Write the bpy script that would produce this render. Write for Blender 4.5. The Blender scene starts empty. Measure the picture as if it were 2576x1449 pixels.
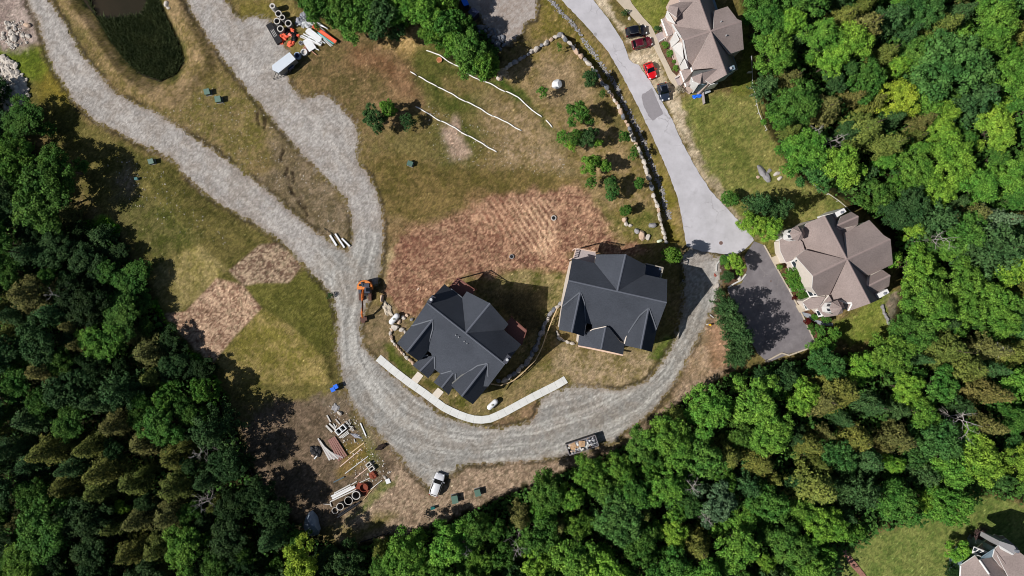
import bpy, bmesh, math, random
import numpy as np
from mathutils import Vector, Matrix
from mathutils.geometry import tessellate_polygon
R = math.radians
scn = bpy.context.scene
# ---------------------------------------------------------------- camera, sky, sun, exposure
CAMH = 125.0                       # flying height in metres
FP = 1718.6                        # focal length, in pixels of a 2576 px wide picture
cam = bpy.data.cameras.new('camera'); camo = bpy.data.objects.new('camera', cam)
scn.collection.objects.link(camo); camo.location = (0, 0, CAMH); camo.rotation_euler = (0, 0, 0)
cam.sensor_width = 36; cam.lens = 36*FP/2576; cam.clip_end = 4000; cam.clip_start = 1
scn.camera = camo
SUN_EL, SUN_DIR = 46.0, 15.0       # light travels towards +x, 15 degrees up the picture
w = bpy.data.worlds.new('World'); scn.world = w; w.use_nodes = True
nt = w.node_tree; bgn = nt.nodes['Background']
sky = nt.nodes.new('ShaderNodeTexSky'); sky.sky_type = 'NISHITA'; sky.sun_disc = False
sky.sun_elevation = R(SUN_EL)
sky.sun_rotation = math.atan2(-math.cos(R(SUN_DIR)), -math.sin(R(SUN_DIR)))
nt.links.new(sky.outputs[0], bgn.inputs[0]); bgn.inputs[1].default_value = 0.05
sl = bpy.data.lights.new('sun', 'SUN'); sl.energy = 4.6; sl.angle = R(0.5); sl.color = (1.0, 0.955, 0.9)
so = bpy.data.objects.new('sun', sl); scn.collection.objects.link(so)
d = Vector((math.cos(R(SUN_DIR))*math.cos(R(SUN_EL)), math.sin(R(SUN_DIR))*math.cos(R(SUN_EL)), -math.sin(R(SUN_EL))))
so.rotation_euler = d.to_track_quat('-Z', 'Y').to_euler(); so.location = (-60, -20, 90)
scn.view_settings.view_transform = 'Standard'; scn.view_settings.look = 'None'
scn.view_settings.exposure = 0.0; scn.view_settings.gamma = 1.0; scn.view_settings.use_curve_mapping = False
scn.cycles.filter_width = 1.0; scn.cycles.max_bounces = 5; scn.cycles.diffuse_bounces = 2; scn.cycles.transparent_max_bounces = 4

# ---------------------------------------------------------------- helpers
COL = scn.collection
rng = random.Random(7)
def lin(c, a=1.0):
    o = []
    for v in c[:3]:
        v /= 255.0
        o.append(v/12.92 if v <= 0.04045 else ((v+0.055)/1.055)**2.4)
    return (o[0], o[1], o[2], a)
def W(px, py, z=0.0):
    """picture position (2576 wide) of something at height z -> world point"""
    s = (CAMH-z)/FP
    return Vector(((px-1288)*s, -(py-724.5)*s, z))
def crop(x0, y0, x1, wd):
    k = (x1-x0)/wd
    return lambda cx, cy: ((x0+cx*k)*0.638889, (y0+cy*k)*0.638889)
C1 = crop(0, 0, 1344, 2576); C2 = crop(1344, 0, 2688, 2576); C3 = crop(2688, 0, 4032, 2576)
C4 = crop(0, 756, 1344, 2576); C5 = crop(1344, 756, 2688, 2576); C6 = crop(2688, 756, 4032, 2576)
C7 = crop(0, 1512, 1344, 2576); C8 = crop(1344, 1512, 2688, 2576); C9 = crop(2688, 1512, 4032, 2576)
def tag(o, label=None, cat=None, group=None, kind=None):
    if label: o['label'] = label
    if cat: o['category'] = cat
    if group: o['group'] = group
    if kind: o['kind'] = kind
    return o
def empty(name, loc, rz=0.0):
    o = bpy.data.objects.new(name, None); COL.objects.link(o); o.location = loc; o.rotation_euler = (0, 0, rz)
    o.empty_display_size = 0.3
    return o
class MB:
    """mesh builder"""
    def __init__(s): s.v = []; s.f = []; s.mi = []
    def add(s, vs, fs, mi=0):
        b = len(s.v); s.v += [tuple(p) for p in vs]
        s.f += [tuple(b+i for i in f) for f in fs]; s.mi += [mi]*len(fs)
        return s
    def box(s, c, size, rz=0.0, mi=0, taper=1.0, rx=0.0):
        hx, hy, hz = size[0]/2, size[1]/2, size[2]/2
        ps = [(-hx,-hy,-hz),(hx,-hy,-hz),(hx,hy,-hz),(-hx,hy,-hz),(-hx*taper,-hy*taper,hz),(hx*taper,-hy*taper,hz),(hx*taper,hy*taper,hz),(-hx*taper,hy*taper,hz)]
        M = Matrix.Translation(c) @ Matrix.Rotation(rz, 4, 'Z') @ Matrix.Rotation(rx, 4, 'X')
        return s.add([M @ Vector(p) for p in ps], [(0,3,2,1),(4,5,6,7),(0,1,5,4),(1,2,6,5),(2,3,7,6),(3,0,4,7)], mi)
    def cyl(s, c, r, h, n=16, mi=0, r2=None, axis=None, cap=True):
        r2 = r if r2 is None else r2
        q = Vector(axis).normalized().to_track_quat('Z', 'Y').to_matrix() if axis else Matrix.Identity(3)
        vs = []
        for k in range(n):
            a = 2*math.pi*k/n; vs.append(Vector(c)+q @ Vector((r*math.cos(a), r*math.sin(a), 0)))
        for k in range(n):
            a = 2*math.pi*k/n; vs.append(Vector(c)+q @ Vector((r2*math.cos(a), r2*math.sin(a), h)))
        fs = [(k, (k+1) % n, n+(k+1) % n, n+k) for k in range(n)]
        if cap: fs += [tuple(range(n-1, -1, -1)), tuple(range(n, 2*n))]
        return s.add(vs, fs, mi)
    def ring(s, c, ro, ri, h, n=24, mi=0):
        vs = []
        for (r, z) in ((ro, 0), (ro, h), (ri, h), (ri, 0)):
            for k in range(n):
                a = 2*math.pi*k/n; vs.append((c[0]+r*math.cos(a), c[1]+r*math.sin(a), c[2]+z))
        fs = []
        for j in range(4):
            for k in range(n):
                a, b = j*n+k, j*n+(k+1) % n; cc, dd = ((j+1) % 4)*n+(k+1) % n, ((j+1) % 4)*n+k
                fs.append((a, b, cc, dd))
        return s.add(vs, fs, mi)
    def tube(s, pts, rad, n=7, mi=0):
        pts = [Vector(p) for p in pts]; m = len(pts)
        rads = rad if isinstance(rad, (list, tuple)) else [rad]*m
        vs = []
        for i, p in enumerate(pts):
            t = (pts[min(i+1, m-1)]-pts[max(i-1, 0)]).normalized()
            u = t.cross(Vector((0, 0, 1)))
            if u.length < 1e-3: u = Vector((1, 0, 0))
            u.normalize(); v = u.cross(t)
            for k in range(n):
                a = 2*math.pi*k/n; vs.append(p+(u*math.cos(a)+v*math.sin(a))*rads[i])
        fs = [(i*n+k, i*n+(k+1) % n, (i+1)*n+(k+1) % n, (i+1)*n+k) for i in range(m-1) for k in range(n)]
        fs += [tuple(range(n-1, -1, -1)), tuple((m-1)*n+k for k in range(n))]
        return s.add(vs, fs, mi)
    def prism(s, poly, z0, z1, mi=0, side=None):
        """vertical prism over a polygon of (x,y) or (x,y,ztop)"""
        n = len(poly); side = mi if side is None else side
        top = [Vector((p[0], p[1], p[2] if (len(p) > 2 and z1 is None) else z1)) for p in poly]
        bot = [Vector((p[0], p[1], (t.z+z0) if z1 is None and s_rel(z0) else z0)) for p, t in zip(poly, top)]
        tri = tessellate_polygon([[Vector((p.x, p.y, 0)) for p in top]])
        b = len(s.v); s.v += [tuple(p) for p in top+bot]
        ar = sum(top[i].x*top[(i+1) % n].y-top[(i+1) % n].x*top[i].y for i in range(n))
        for t in tri:
            a, bb, c = t
            cr_ = (top[bb].x-top[a].x)*(top[c].y-top[a].y)-(top[bb].y-top[a].y)*(top[c].x-top[a].x)
            if cr_ < 0: a, bb, c = a, c, bb
            s.f.append((b+a, b+bb, b+c)); s.mi.append(mi)
            s.f.append((b+n+a, b+n+c, b+n+bb)); s.mi.append(side)
        for i in range(n):
            j = (i+1) % n
            s.f.append((b+i, b+n+i, b+n+j, b+j) if ar > 0 else (b+j, b+n+j, b+n+i, b+i)); s.mi.append(side)
        return s
    def build(s, name, mats, parent=None, smooth=False):
        me = bpy.data.meshes.new(name); me.from_pydata(s.v, [], s.f)
        if not isinstance(mats, (list, tuple)): mats = [mats]
        for m in mats: me.materials.append(m)
        if len(mats) > 1: me.polygons.foreach_set('material_index', s.mi)
        if smooth: me.polygons.foreach_set('use_smooth', [True]*len(me.polygons))
        me.update()
        o = bpy.data.objects.new(name, me); COL.objects.link(o)
        if parent: o.parent = parent
        return o
def s_rel(z): return z < 0
def link_mesh(name, me, parent=None):
    o = bpy.data.objects.new(name, me); COL.objects.link(o)
    if parent: o.parent = parent
    return o
def copy_tree(o, parent=None):
    c = o.copy(); COL.objects.link(c); c.parent = parent
    for ch in o.children: copy_tree(ch, c)
    return c

# ---------------------------------------------------------------- materials
MATS = {}
def mat(name, rgb, rough=0.8, metal=0.0, noise=0.0, scale=4.0, bump=0.0, rgb2=None, scale2=None, spec=0.3):
    if name in MATS: return MATS[name]
    m = bpy.data.materials.new(name); m.use_nodes = True; MATS[name] = m
    n = m.node_tree; b = n.nodes['Principled BSDF']
    b.inputs['Roughness'].default_value = rough; b.inputs['Metallic'].default_value = metal
    b.inputs['Specular IOR Level'].default_value = spec
    c = lin(rgb); b.inputs['Base Color'].default_value = c
    if noise or bump or rgb2:
        geo = n.nodes.new('ShaderNodeNewGeometry')
        nz = n.nodes.new('ShaderNodeTexNoise'); nz.inputs['Scale'].default_value = scale; nz.inputs['Detail'].default_value = 6
        nz.inputs['Roughness'].default_value = 0.65
        n.links.new(geo.outputs['Position'], nz.inputs['Vector'])
        ramp = n.nodes.new('ShaderNodeValToRGB'); n.links.new(nz.outputs[0], ramp.inputs[0])
        c2 = lin(rgb2) if rgb2 else tuple(v*(1+noise) for v in c[:3])+(1,)
        c1 = c if rgb2 else tuple(v*(1-noise) for v in c[:3])+(1,)
        ramp.color_ramp.elements[0].position = 0.34; ramp.color_ramp.elements[1].position = 0.66
        ramp.color_ramp.elements[0].color = c1; ramp.color_ramp.elements[1].color = c2
        n.links.new(ramp.outputs[0], b.inputs['Base Color'])
        if bump:
            nb = n.nodes.new('ShaderNodeTexNoise'); nb.inputs['Scale'].default_value = scale2 or scale*3
            nb.inputs['Detail'].default_value = 4
            n.links.new(geo.outputs['Position'], nb.inputs['Vector'])
            bp = n.nodes.new('ShaderNodeBump'); bp.inputs['Strength'].default_value = bump; bp.inputs['Distance'].default_value = 0.06
            n.links.new(nb.outputs[0], bp.inputs['Height']); n.links.new(bp.outputs[0], b.inputs['Normal'])
    return m
def attr_mat(name, rough=0.95, grain=0.35, scale=3.0, bump=0.5, fine=14.0):
    """surface whose own colour is the mesh attribute 'Col', broken up by fine noise"""
    m = bpy.data.materials.new(name); m.use_nodes = True; n = m.node_tree; b = n.nodes['Principled BSDF']
    b.inputs['Roughness'].default_value = rough; b.inputs['Specular IOR Level'].default_value = 0.12
    at = n.nodes.new('ShaderNodeAttribute'); at.attribute_name = 'Col'
    geo = n.nodes.new('ShaderNodeNewGeometry')
    n1 = n.nodes.new('ShaderNodeTexNoise'); n1.inputs['Scale'].default_value = scale; n1.inputs['Detail'].default_value = 8
    n1.inputs['Roughness'].default_value = 0.8
    n.links.new(geo.outputs['Position'], n1.inputs['Vector'])
    mr = n.nodes.new('ShaderNodeMapRange'); n.links.new(n1.outputs[0], mr.inputs[0])
    mr.inputs[1].default_value = 0.3; mr.inputs[2].default_value = 0.7
    mr.inputs[3].default_value = 1-grain; mr.inputs[4].default_value = 1+grain
    mx = n.nodes.new('ShaderNodeVectorMath'); mx.operation = 'SCALE'
    n.links.new(at.outputs['Color'], mx.inputs[0]); n.links.new(mr.outputs[0], mx.inputs['Scale'])
    n.links.new(mx.outputs[0], b.inputs['Base Color'])
    n2 = n.nodes.new('ShaderNodeTexNoise'); n2.inputs['Scale'].default_value = fine*0.4; n2.inputs['Detail'].default_value = 5
    n.links.new(geo.outputs['Position'], n2.inputs['Vector'])
    bp = n.nodes.new('ShaderNodeBump'); bp.inputs['Strength'].default_value = bump; bp.inputs['Distance'].default_value = 0.12
    n.links.new(n2.outputs[0], bp.inputs['Height']); n.links.new(bp.outputs[0], b.inputs['Normal'])
    return m
def shingle_mat(name, rgb, ang, var=0.2, stripe=0.14):
    """asphalt shingles: speckle, patches, and faint courses"""
    m = bpy.data.materials.new(name); m.use_nodes = True; n = m.node_tree; b = n.nodes['Principled BSDF']
    b.inputs['Roughness'].default_value = 0.95; b.inputs['Specular IOR Level'].default_value = 0.1
    geo = n.nodes.new('ShaderNodeNewGeometry')
    n1 = n.nodes.new('ShaderNodeTexNoise'); n1.inputs['Scale'].default_value = 5; n1.inputs['Detail'].default_value = 8; n1.inputs['Roughness'].default_value = 0.85
    mp = n.nodes.new('ShaderNodeMapping'); mp.inputs['Rotation'].default_value = (0, 0, ang); mp.inputs['Scale'].default_value = (0.35, 1.6, 1.6)
    n.links.new(geo.outputs['Position'], mp.inputs[0]); n.links.new(mp.outputs[0], n1.inputs['Vector'])
    n2 = n.nodes.new('ShaderNodeTexNoise'); n2.inputs['Scale'].default_value = 0.25; n2.inputs['Detail'].default_value = 3
    n.links.new(geo.outputs['Position'], n2.inputs['Vector'])
    n3 = n.nodes.new('ShaderNodeTexNoise'); n3.inputs['Scale'].default_value = 6; n3.inputs['Detail'].default_value = 2
    n.links.new(geo.outputs['Position'], n3.inputs['Vector'])
    def rg(src, lo, hi):
        r_ = n.nodes.new('ShaderNodeMapRange'); n.links.new(src, r_.inputs[0]); r_.inputs[1].default_value = .3; r_.inputs[2].default_value = .7
        r_.inputs[3].default_value = lo; r_.inputs[4].default_value = hi; return r_.outputs[0]
    a = n.nodes.new('ShaderNodeMath'); a.operation = 'MULTIPLY'
    n.links.new(rg(n1.outputs[0], 1-var, 1+var), a.inputs[0]); n.links.new(rg(n2.outputs[0], 0.88, 1.12), a.inputs[1])
    a2 = n.nodes.new('ShaderNodeMath'); a2.operation = 'MULTIPLY'; n.links.new(a.outputs[0], a2.inputs[0]); n.links.new(rg(n3.outputs[0], 1-stripe, 1+stripe), a2.inputs[1])
    sc = n.nodes.new('ShaderNodeVectorMath'); sc.operation = 'SCALE'; sc.inputs[0].default_value = lin(rgb)[:3]
    n.links.new(a2.outputs[0], sc.inputs['Scale']); n.links.new(sc.outputs[0], b.inputs['Base Color'])
    bp = n.nodes.new('ShaderNodeBump'); bp.inputs['Strength'].default_value = 0.3; bp.inputs['Distance'].default_value = 0.03
    n.links.new(n1.outputs[0], bp.inputs['Height']); n.links.new(bp.outputs[0], b.inputs['Normal'])
    return m
def leaf_mat(name, trans=0.25):
    m = bpy.data.materials.new(name); m.use_nodes = True; n = m.node_tree; b = n.nodes['Principled BSDF']
    b.inputs['Roughness'].default_value = 0.7; b.inputs['Specular IOR Level'].default_value = 0.12
    oi = n.nodes.new('ShaderNodeObjectInfo'); geo = n.nodes.new('ShaderNodeNewGeometry')
    tc = n.nodes.new('ShaderNodeTexCoord')
    nz = n.nodes.new('ShaderNodeTexNoise'); nz.inputs['Scale'].default_value = 0.45; nz.inputs['Detail'].default_value = 3
    n.links.new(tc.outputs['Object'], nz.inputs['Vector'])
    mr = n.nodes.new('ShaderNodeMapRange'); n.links.new(nz.outputs[0], mr.inputs[0]); mr.inputs[1].default_value = .3; mr.inputs[2].default_value = .7
    mr.inputs[3].default_value = 0.72; mr.inputs[4].default_value = 1.28
    m2 = n.nodes.new('ShaderNodeMapRange'); n.links.new(geo.outputs['Random Per Island'], m2.inputs[0]); m2.inputs[3].default_value = 0.55; m2.inputs[4].default_value = 1.45
    mm = n.nodes.new('ShaderNodeMath'); mm.operation = 'MULTIPLY'; n.links.new(mr.outputs[0], mm.inputs[0]); n.links.new(m2.outputs[0], mm.inputs[1])
    hs = n.nodes.new('ShaderNodeHueSaturation'); n.links.new(oi.outputs['Color'], hs.inputs['Color']); n.links.new(mm.outputs[0], hs.inputs['Value'])
    m3 = n.nodes.new('ShaderNodeMapRange'); n.links.new(nz.outputs[0], m3.inputs[0]); m3.inputs[1].default_value = .3; m3.inputs[2].default_value = .7
    m3.inputs[3].default_value = 0.526; m3.inputs[4].default_value = 0.488; n.links.new(m3.outputs[0], hs.inputs['Hue'])
    n.links.new(hs.outputs[0], b.inputs['Base Color'])
    if trans:
        tr = n.nodes.new('ShaderNodeBsdfTranslucent'); n.links.new(hs.outputs[0], tr.inputs[0])
        ms = n.nodes.new('ShaderNodeMixShader'); ms.inputs[0].default_value = trans
        n.links.new(b.outputs[0], ms.inputs[1]); n.links.new(tr.outputs[0], ms.inputs[2])
        n.links.new(ms.outputs[0], n.nodes['Material Output'].inputs[0])
    return m

# ---------------------------------------------------------------- numpy noise and polygons
def vnoise(x, y, seed=0):
    xi = np.floor(x).astype(np.int64); yi = np.floor(y).astype(np.int64); xf = x-xi; yf = y-yi
    u = xf*xf*(3-2*xf); v = yf*yf*(3-2*yf)
    def h(a, b):
        n = (a*374761393+b*668265263+seed*1442695041) & 0xffffffff
        n = ((n ^ (n >> 13))*1274126177) & 0xffffffff
        return ((n ^ (n >> 16)) & 0xffff)/65535.0
    return (h(xi, yi)*(1-u)+h(xi+1, yi)*u)*(1-v)+(h(xi, yi+1)*(1-u)+h(xi+1, yi+1)*u)*v
def fbm(x, y, seed=0, oct=4, gain=0.55):
    s = 0; a = 1; t = 0
    for k in range(oct):
        s = s+a*vnoise(x*2**k+17*k, y*2**k-9*k, seed+k); t += a; a *= gain
    return s/t
def seg_dist(x, y, pts, closed=False):
    """distance to a polyline, and the arc length of the nearest point"""
    best = np.full(x.shape, 1e9); arc = np.zeros(x.shape); side = np.zeros(x.shape); L = 0.0
    n = len(pts)
    for i in range(n if closed else n-1):
        (ax, ay), (bx, by) = pts[i], pts[(i+1) % n]
        dx, dy = bx-ax, by-ay; l2 = dx*dx+dy*dy
        if l2 == 0: continue
        t = np.clip(((x-ax)*dx+(y-ay)*dy)/l2, 0, 1)
        dd = np.hypot(x-ax-t*dx, y-ay-t*dy); m = dd < best
        best = np.where(m, dd, best); arc = np.where(m, L+t*math.sqrt(l2), arc)
        side = np.where(m, np.sign((x-ax)*dy-(y-ay)*dx), side); L += math.sqrt(l2)
    return best, arc, side
def inside(x, y, pts):
    r = np.zeros(x.shape, bool); n = len(pts)
    for i in range(n):
        (ax, ay), (bx, by) = pts[i], pts[(i+1) % n]
        if ay == by: continue
        c = (ay > y) != (by > y)
        r ^= c & (x < (bx-ax)*(y-ay)/(by-ay)+ax)
    return r
def sdf(x, y, pts):
    """signed distance in metres, positive inside; pts are picture positions on the ground"""
    q = [tuple(W(*p)[:2]) for p in pts]
    xs = [a for a, b in q]; ys = [b for a, b in q]
    out = np.full(x.shape, -1e3)
    m = (x > min(xs)-12) & (x < max(xs)+12) & (y > min(ys)-12) & (y < max(ys)+12)
    if m.any():
        xm, ym = x[m], y[m]
        dd = seg_dist(xm, ym, q, True)[0]
        out[m] = np.where(inside(xm, ym, q), dd, -dd)
    return out
def sm(v, a, b): 
    t = np.clip((v-a)/(b-a), 0, 1); return t*t*(3-2*t)
# ================================================================ THE GROUND
def cps(C, s):   # "x,y x,y ..." in crop coordinates -> picture positions
    return [C(*map(float, t.split(','))) for t in s.split()]
def PP(s): return [tuple(map(float, t.split(','))) for t in s.split()]
GRAVEL_W = PP('55,-30 75,20 100,60 108,110 130,165 160,215 190,262 240,303 300,336 350,362 430,400 480,456 530,500 600,540 660,575 720,620 770,672 832,738 900,760 930,690 880,640 835,612 760,556 700,500 620,440 540,380 450,320 390,282 300,240 250,190 200,128 165,60 125,0 115,-30')
GRAVEL_2 = PP('455,-30 478,25 505,66 545,130 590,190 640,250 700,320 760,390 820,448 868,498 884,550 886,600 872,625 880,660 900,720 950,715 958,680 964,620 965,560 955,500 930,442 897,402 905,350 890,305 850,258 815,236 795,238 765,250 745,230 726,198 727,140 712,108 705,70 668,42 640,41 612,47 590,38 572,10 560,-30')
LOOP = PP('832,738 846,800 849,880 858,945 876,1000 905,1045 950,1090 1000,1140 1040,1195 1085,1232 1130,1195 1170,1168 1240,1165 1320,1162 1400,1152 1470,1135 1540,1110 1600,1070 1660,1015 1705,950 1745,870 1785,800 1812,725 1815,650 1740,618 1712,640 1722,700 1717,780 1700,850 1672,900 1625,958 1559,984 1500,976 1442,972 1392,984 1360,1006 1348,1040 1335,1062 1260,1078 1179,1066 1110,1045 1030,980 945,905 913,870 908,825 920,780 936,730 958,690 930,670 880,690')
LOT = PP('1142,-30 1150,0 1200,30 1225,70 1240,100 1280,115 1312,85 1318,60 1348,45 1350,-30')
ROAD = PP('1388,-40 1412,0 1470,60 1530,130 1565,190 1602,262 1640,340 1680,430 1706,500 1719,570 1727,620 1765,632 1800,636 1850,643 1872,628 1897,605 1872,570 1832,528 1790,484 1752,425 1716,360 1690,300 1640,212 1606,164 1592,160 1582,148 1566,104 1530,48 1492,0 1465,-40')
PATCH = PP('1613,240 1640,222 1668,286 1652,296 1642,304 1630,290 1616,262')
DRIVE = PP('1897,607 1925,618 1952,667 1984,727 2018,790 2051,864 2028,877 1985,890 1932,912 1905,888 1880,840 1850,780 1829,727 1866,712 1880,676 1872,645')
WALK = PP('1535,-30 1550,0 1605,60 1618,82 1645,120 1668,165 1683,200 1700,222 1724,212 1690,180 1665,130 1650,90 1638,66 1618,45 1590,10 1570,-30')
SWALK = PP('951.7,899.7 990,932 1029,962 1065,986.7 1115,1024 1142,1037.6 1160,1045 1178.7,1051.6 1194,1055 1208.7,1056 1222,1055.5 1232,1053.6 1250,1046 1270,1036.6 1342,997.6 1402,967.3 1423.7,954')
PARK = PP('1480,-30 1500,5 1545,50 1575,100 1590,160 1608,165 1645,212 1680,270 1700,320 1720,360 1760,430 1730,330 1712,270 1715,240 1692,215 1665,170 1640,120 1612,85 1590,75 1560,50 1540,20 1530,-30')
WOODS = [PP('1850,-80 1880,50 1900,120 1905,230 1930,305 1960,380 2000,440 2080,480 2125,515 2165,525 2235,585 2262,650 2262,740 2245,850 2160,900 2090,885 2060,890 1980,905 1925,912 1865,935 1830,935 1760,985 1700,1012 1640,1060 1600,1100 1450,1170 1300,1230 1180,1285 1080,1320 900,1372 820,1400 780,1540 2080,1540 2100,1400 2190,1335 2300,1300 2430,1225 2520,1250 2700,1290 2700,-80'),
         PP('-120,190 20,200 45,250 60,330 110,400 160,470 190,520 215,560 260,570 300,600 330,650 360,690 390,780 440,850 530,920 570,1000 600,1090 640,1190 700,1280 780,1330 850,1370 900,1400 900,1540 -120,1540'),
         PP('730,-60 745,5 790,40 870,80 990,75 1040,45 1070,75 1100,110 1160,160 1210,185 1250,190 1255,140 1215,80 1150,20 1130,-60')]
POND = PP('185,-40 205,0 240,45 275,105 310,150 350,185 398,202 440,182 457,150 442,100 412,40 378,-40')
BERM = PP('110,-40 140,0 200,70 240,140 290,205 340,250 392,280 440,272 500,226 548,182 545,130 500,66 455,-40')
TRACKS = [PP('905,690 872,800 885,900 930,1000 1000,1070 1100,1112 1200,1125 1350,1105 1500,1062 1600,1015 1680,935 1735,850 1765,760 1775,640'),
          PP('510,-40 600,110 680,220 800,340 870,430 920,520 930,600 905,700 872,800'),
          PP('80,-40 140,110 230,220 330,300 480,390 620,490 730,580 850,690 872,800')]
XH, YH, GS = 101.0, 59.0, 0.25
nx, ny = int(2*XH/GS)+1, int(2*YH/GS)+1
gx, gy = np.meshgrid(np.linspace(-XH, XH, nx), np.linspace(-YH, YH, ny))
gx = gx.ravel(); gy = gy.ravel()
wx = gx+(fbm(gx*0.5, gy*0.5, 3)-0.5)*2.6+(fbm(gx*2.2, gy*2.2, 5)-0.5)*0.9
wy = gy+(fbm(gx*0.5, gy*0.5, 11)-0.5)*2.6+(fbm(gx*2.2, gy*2.2, 15)-0.5)*0.9
wx2 = gx+(fbm(gx*1.2, gy*1.2, 23, 5, 0.7)-0.5)*1.5; wy2 = gy+(fbm(gx*1.2, gy*1.2, 29, 5, 0.7)-0.5)*1.5
grav = np.maximum.reduce([sdf(wx2, wy2, p) for p in (GRAVEL_W, GRAVEL_2, LOOP, LOT)])
paved = np.maximum.reduce([sdf(gx, gy, p) for p in (ROAD, DRIVE, WALK)])
pond = sdf(gx, gy, POND); berm = sdf(gx, gy, BERM)
wood = np.maximum.reduce([sdf(wx, wy, p) for p in WOODS])
def ridge(pts, wl, wr, h):
    q = [tuple(W(*p)[:2]) for p in pts]; dd, _, sd = seg_dist(gx, gy, q)
    wv = np.where(sd > 0, wr, wl); return h*np.exp(-(dd/wv)**2)
hard = np.maximum(grav, paved)
off = sm(-hard, 0.3, 3.0)
H0 = 0.22*(fbm(gx*0.12, gy*0.12, 41)-0.5)*off+0.16*(fbm(gx*0.7, gy*0.7, 43, 3)-0.5)*sm(-hard, 0.0, 1.0)+0.045*(fbm(gx*2.6, gy*2.6, 44, 2, .8)-0.5)*sm(-hard, -.2, .4)
H0 += ridge(PP('495,605 560,680 650,770 760,880 850,965'), 7.0, 2.2, 0.75)*off
H0 += ridge(PP('250,540 400,470 520,640'), 5, 3, .5)*off
H0 += -2.2*sm(pond, -2.5, 3.0)*sm(berm, 0, 2)+0.7*sm(berm, 0.0, 2.0)*sm(-pond, 0.5, 4)
H0 += ridge(PP('1245,130 1290,190 1370,290 1440,440 1500,520'), 2.5, 4, 0.35)*off
_wp = [C2(1500, 200)]+[C2(*p) for p in ((1672, 275), (1740, 350), (1850, 460), (1900, 515), (1950, 590), (2000, 660), (2050, 730), (2090, 800), (2130, 880), (2170, 960), (2210, 1060), (2240, 1110), (2272, 1190), (2302, 1280), (2330, 1370), (2352, 1440))]+[C5(2390, 105), C5(2420, 250), C5(2455, 380)]
_dd, _, _sd = seg_dist(gx, gy, [tuple(W(*p)[:2]) for p in _wp[1:]])
_ax = np.array([W(*p)[1] for p in _wp[1:]]); _dd = np.where((gy > _ax.max()) | (gy < _ax.min()), 99, _dd)
H0 += np.where(_sd < 0, -1.25*sm(_dd, .15, .5)*(1-sm(_dd, 1.6, 4.2)), 0)*sm(-hard, 0.3, 1.0)

# ---- colours of the ground
Ccol = np.zeros((len(gx), 3))
n_big = fbm(gx*0.10, gy*0.10, 51, 4); n_mid = fbm(gx*0.45, gy*0.45, 53, 5, 0.65); n_fin = fbm(gx*1.6, gy*1.6, 57, 3, 0.8)
n_str = fbm((gx*0.8+gy*0.6)*2.4, (gx*0.6-gy*0.8)*0.7, 61, 4, 0.7)
n_vf = fbm(gx*3.4, gy*3.4, 63, 2, 0.9)
stf = 0.45*n_vf+0.15*n_fin+0.2*n_mid+0.2*n_str
def L3(c): return np.array(lin(c)[:3])
def two(ca, cb, f, lo=0.35, hi=0.65): 
    t = sm(f, lo, hi)[:, None]; return L3(ca)*(1-t)+L3(cb)*t
mixn = 0.36*n_mid+0.28*n_fin+0.2*n_big+0.16*n_vf
def paint(poly, ca, cb, soft=1.2, f=None, warp=True, lo=0.38, hi=0.62, amt=1.0):
    global Ccol
    s = sdf(wx if warp else gx, wy if warp else gy, poly)
    a = (sm(s, -soft, soft)*amt)[:, None]
    Ccol = Ccol*(1-a)+two(ca, cb, mixn if f is None else f, lo, hi)*a
Ccol = two((92, 82, 40), (124, 104, 70), mixn)
g2 = sm(n_big*0.6+n_mid*0.4, 0.5, 0.6)[:, None]*0.6
Ccol = Ccol*(1-g2)+two((78, 76, 30), (96, 92, 44), n_fin)*g2
# left fields
paint(PP('0,130 90,125 150,200 210,300 330,370 430,410 520,500 700,620 830,740 850,800 855,960 780,1010 700,1000 600,1000 520,920 390,780 330,600 200,470 60,250 -60,200'), (74, 72, 28), (106, 96, 50), 1.0)
paint(PP('-80,110 40,110 110,130 130,170 100,200 20,190 -80,170'), (70, 84, 14), (96, 108, 24), 1.2)
paint(PP('200,560 260,540 300,560 305,590 260,600 215,585'), (70, 100, 18), (96, 130, 28), .8)
paint(PP('120,170 170,230 160,270 100,230'), (120, 104, 30), (104, 96, 28), 2.5)
paint(PP('290,455 330,400 345,460 330,560 290,540'), (128, 112, 92), (96, 88, 55), 1.6)
paint(cps(C4, '900,0 1300,100 1500,340 1200,560 1060,450 950,330 850,150'), (62, 66, 22), (98, 92, 50), 2.0)
paint(cps(C4, '1520,385 1350,470 1180,570 1130,650 1210,870 1350,910 1500,790 1660,640 1740,590'), (104, 96, 48), (132, 118, 74), .5, warp=False)
paint(cps(C4, '1640,650 1850,700 1990,880 1780,1080 1610,1290 1470,1190 1230,920 1400,900'), (108, 80, 64), (174, 146, 120), .3, f=stf, warp=False, lo=0.36, hi=0.62)
paint(cps(C4, '1740,595 1960,400 2090,380 2150,420 2275,560 2190,690 1960,690 1850,710'), (98, 74, 60), (168, 146, 120), .3, f=stf, warp=False)
paint(cps(C4, '1870,720 1960,690 2180,690 2310,585 2430,700 2520,800 2530,1150 2480,1260 2200,1000 1990,870'), (76, 76, 26), (100, 96, 42), .35, warp=False)
paint(cps(C4, '1990,880 2200,1010 2450,1240 2500,1449 1750,1449 1640,1290 1790,1080'), (98, 92, 36), (130, 114, 66), .4, warp=False)
paint(PP('640,255 690,310 760,395 880,520 884,600 835,608 760,550 700,498 640,455 700,420 660,320'), (94, 82, 58), (124, 108, 86), 1.0)
paint(PP('395,283 560,190 640,255 700,330 660,400 620,438 450,318'), (92, 86, 36), (122, 104, 70), 2.0)
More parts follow.
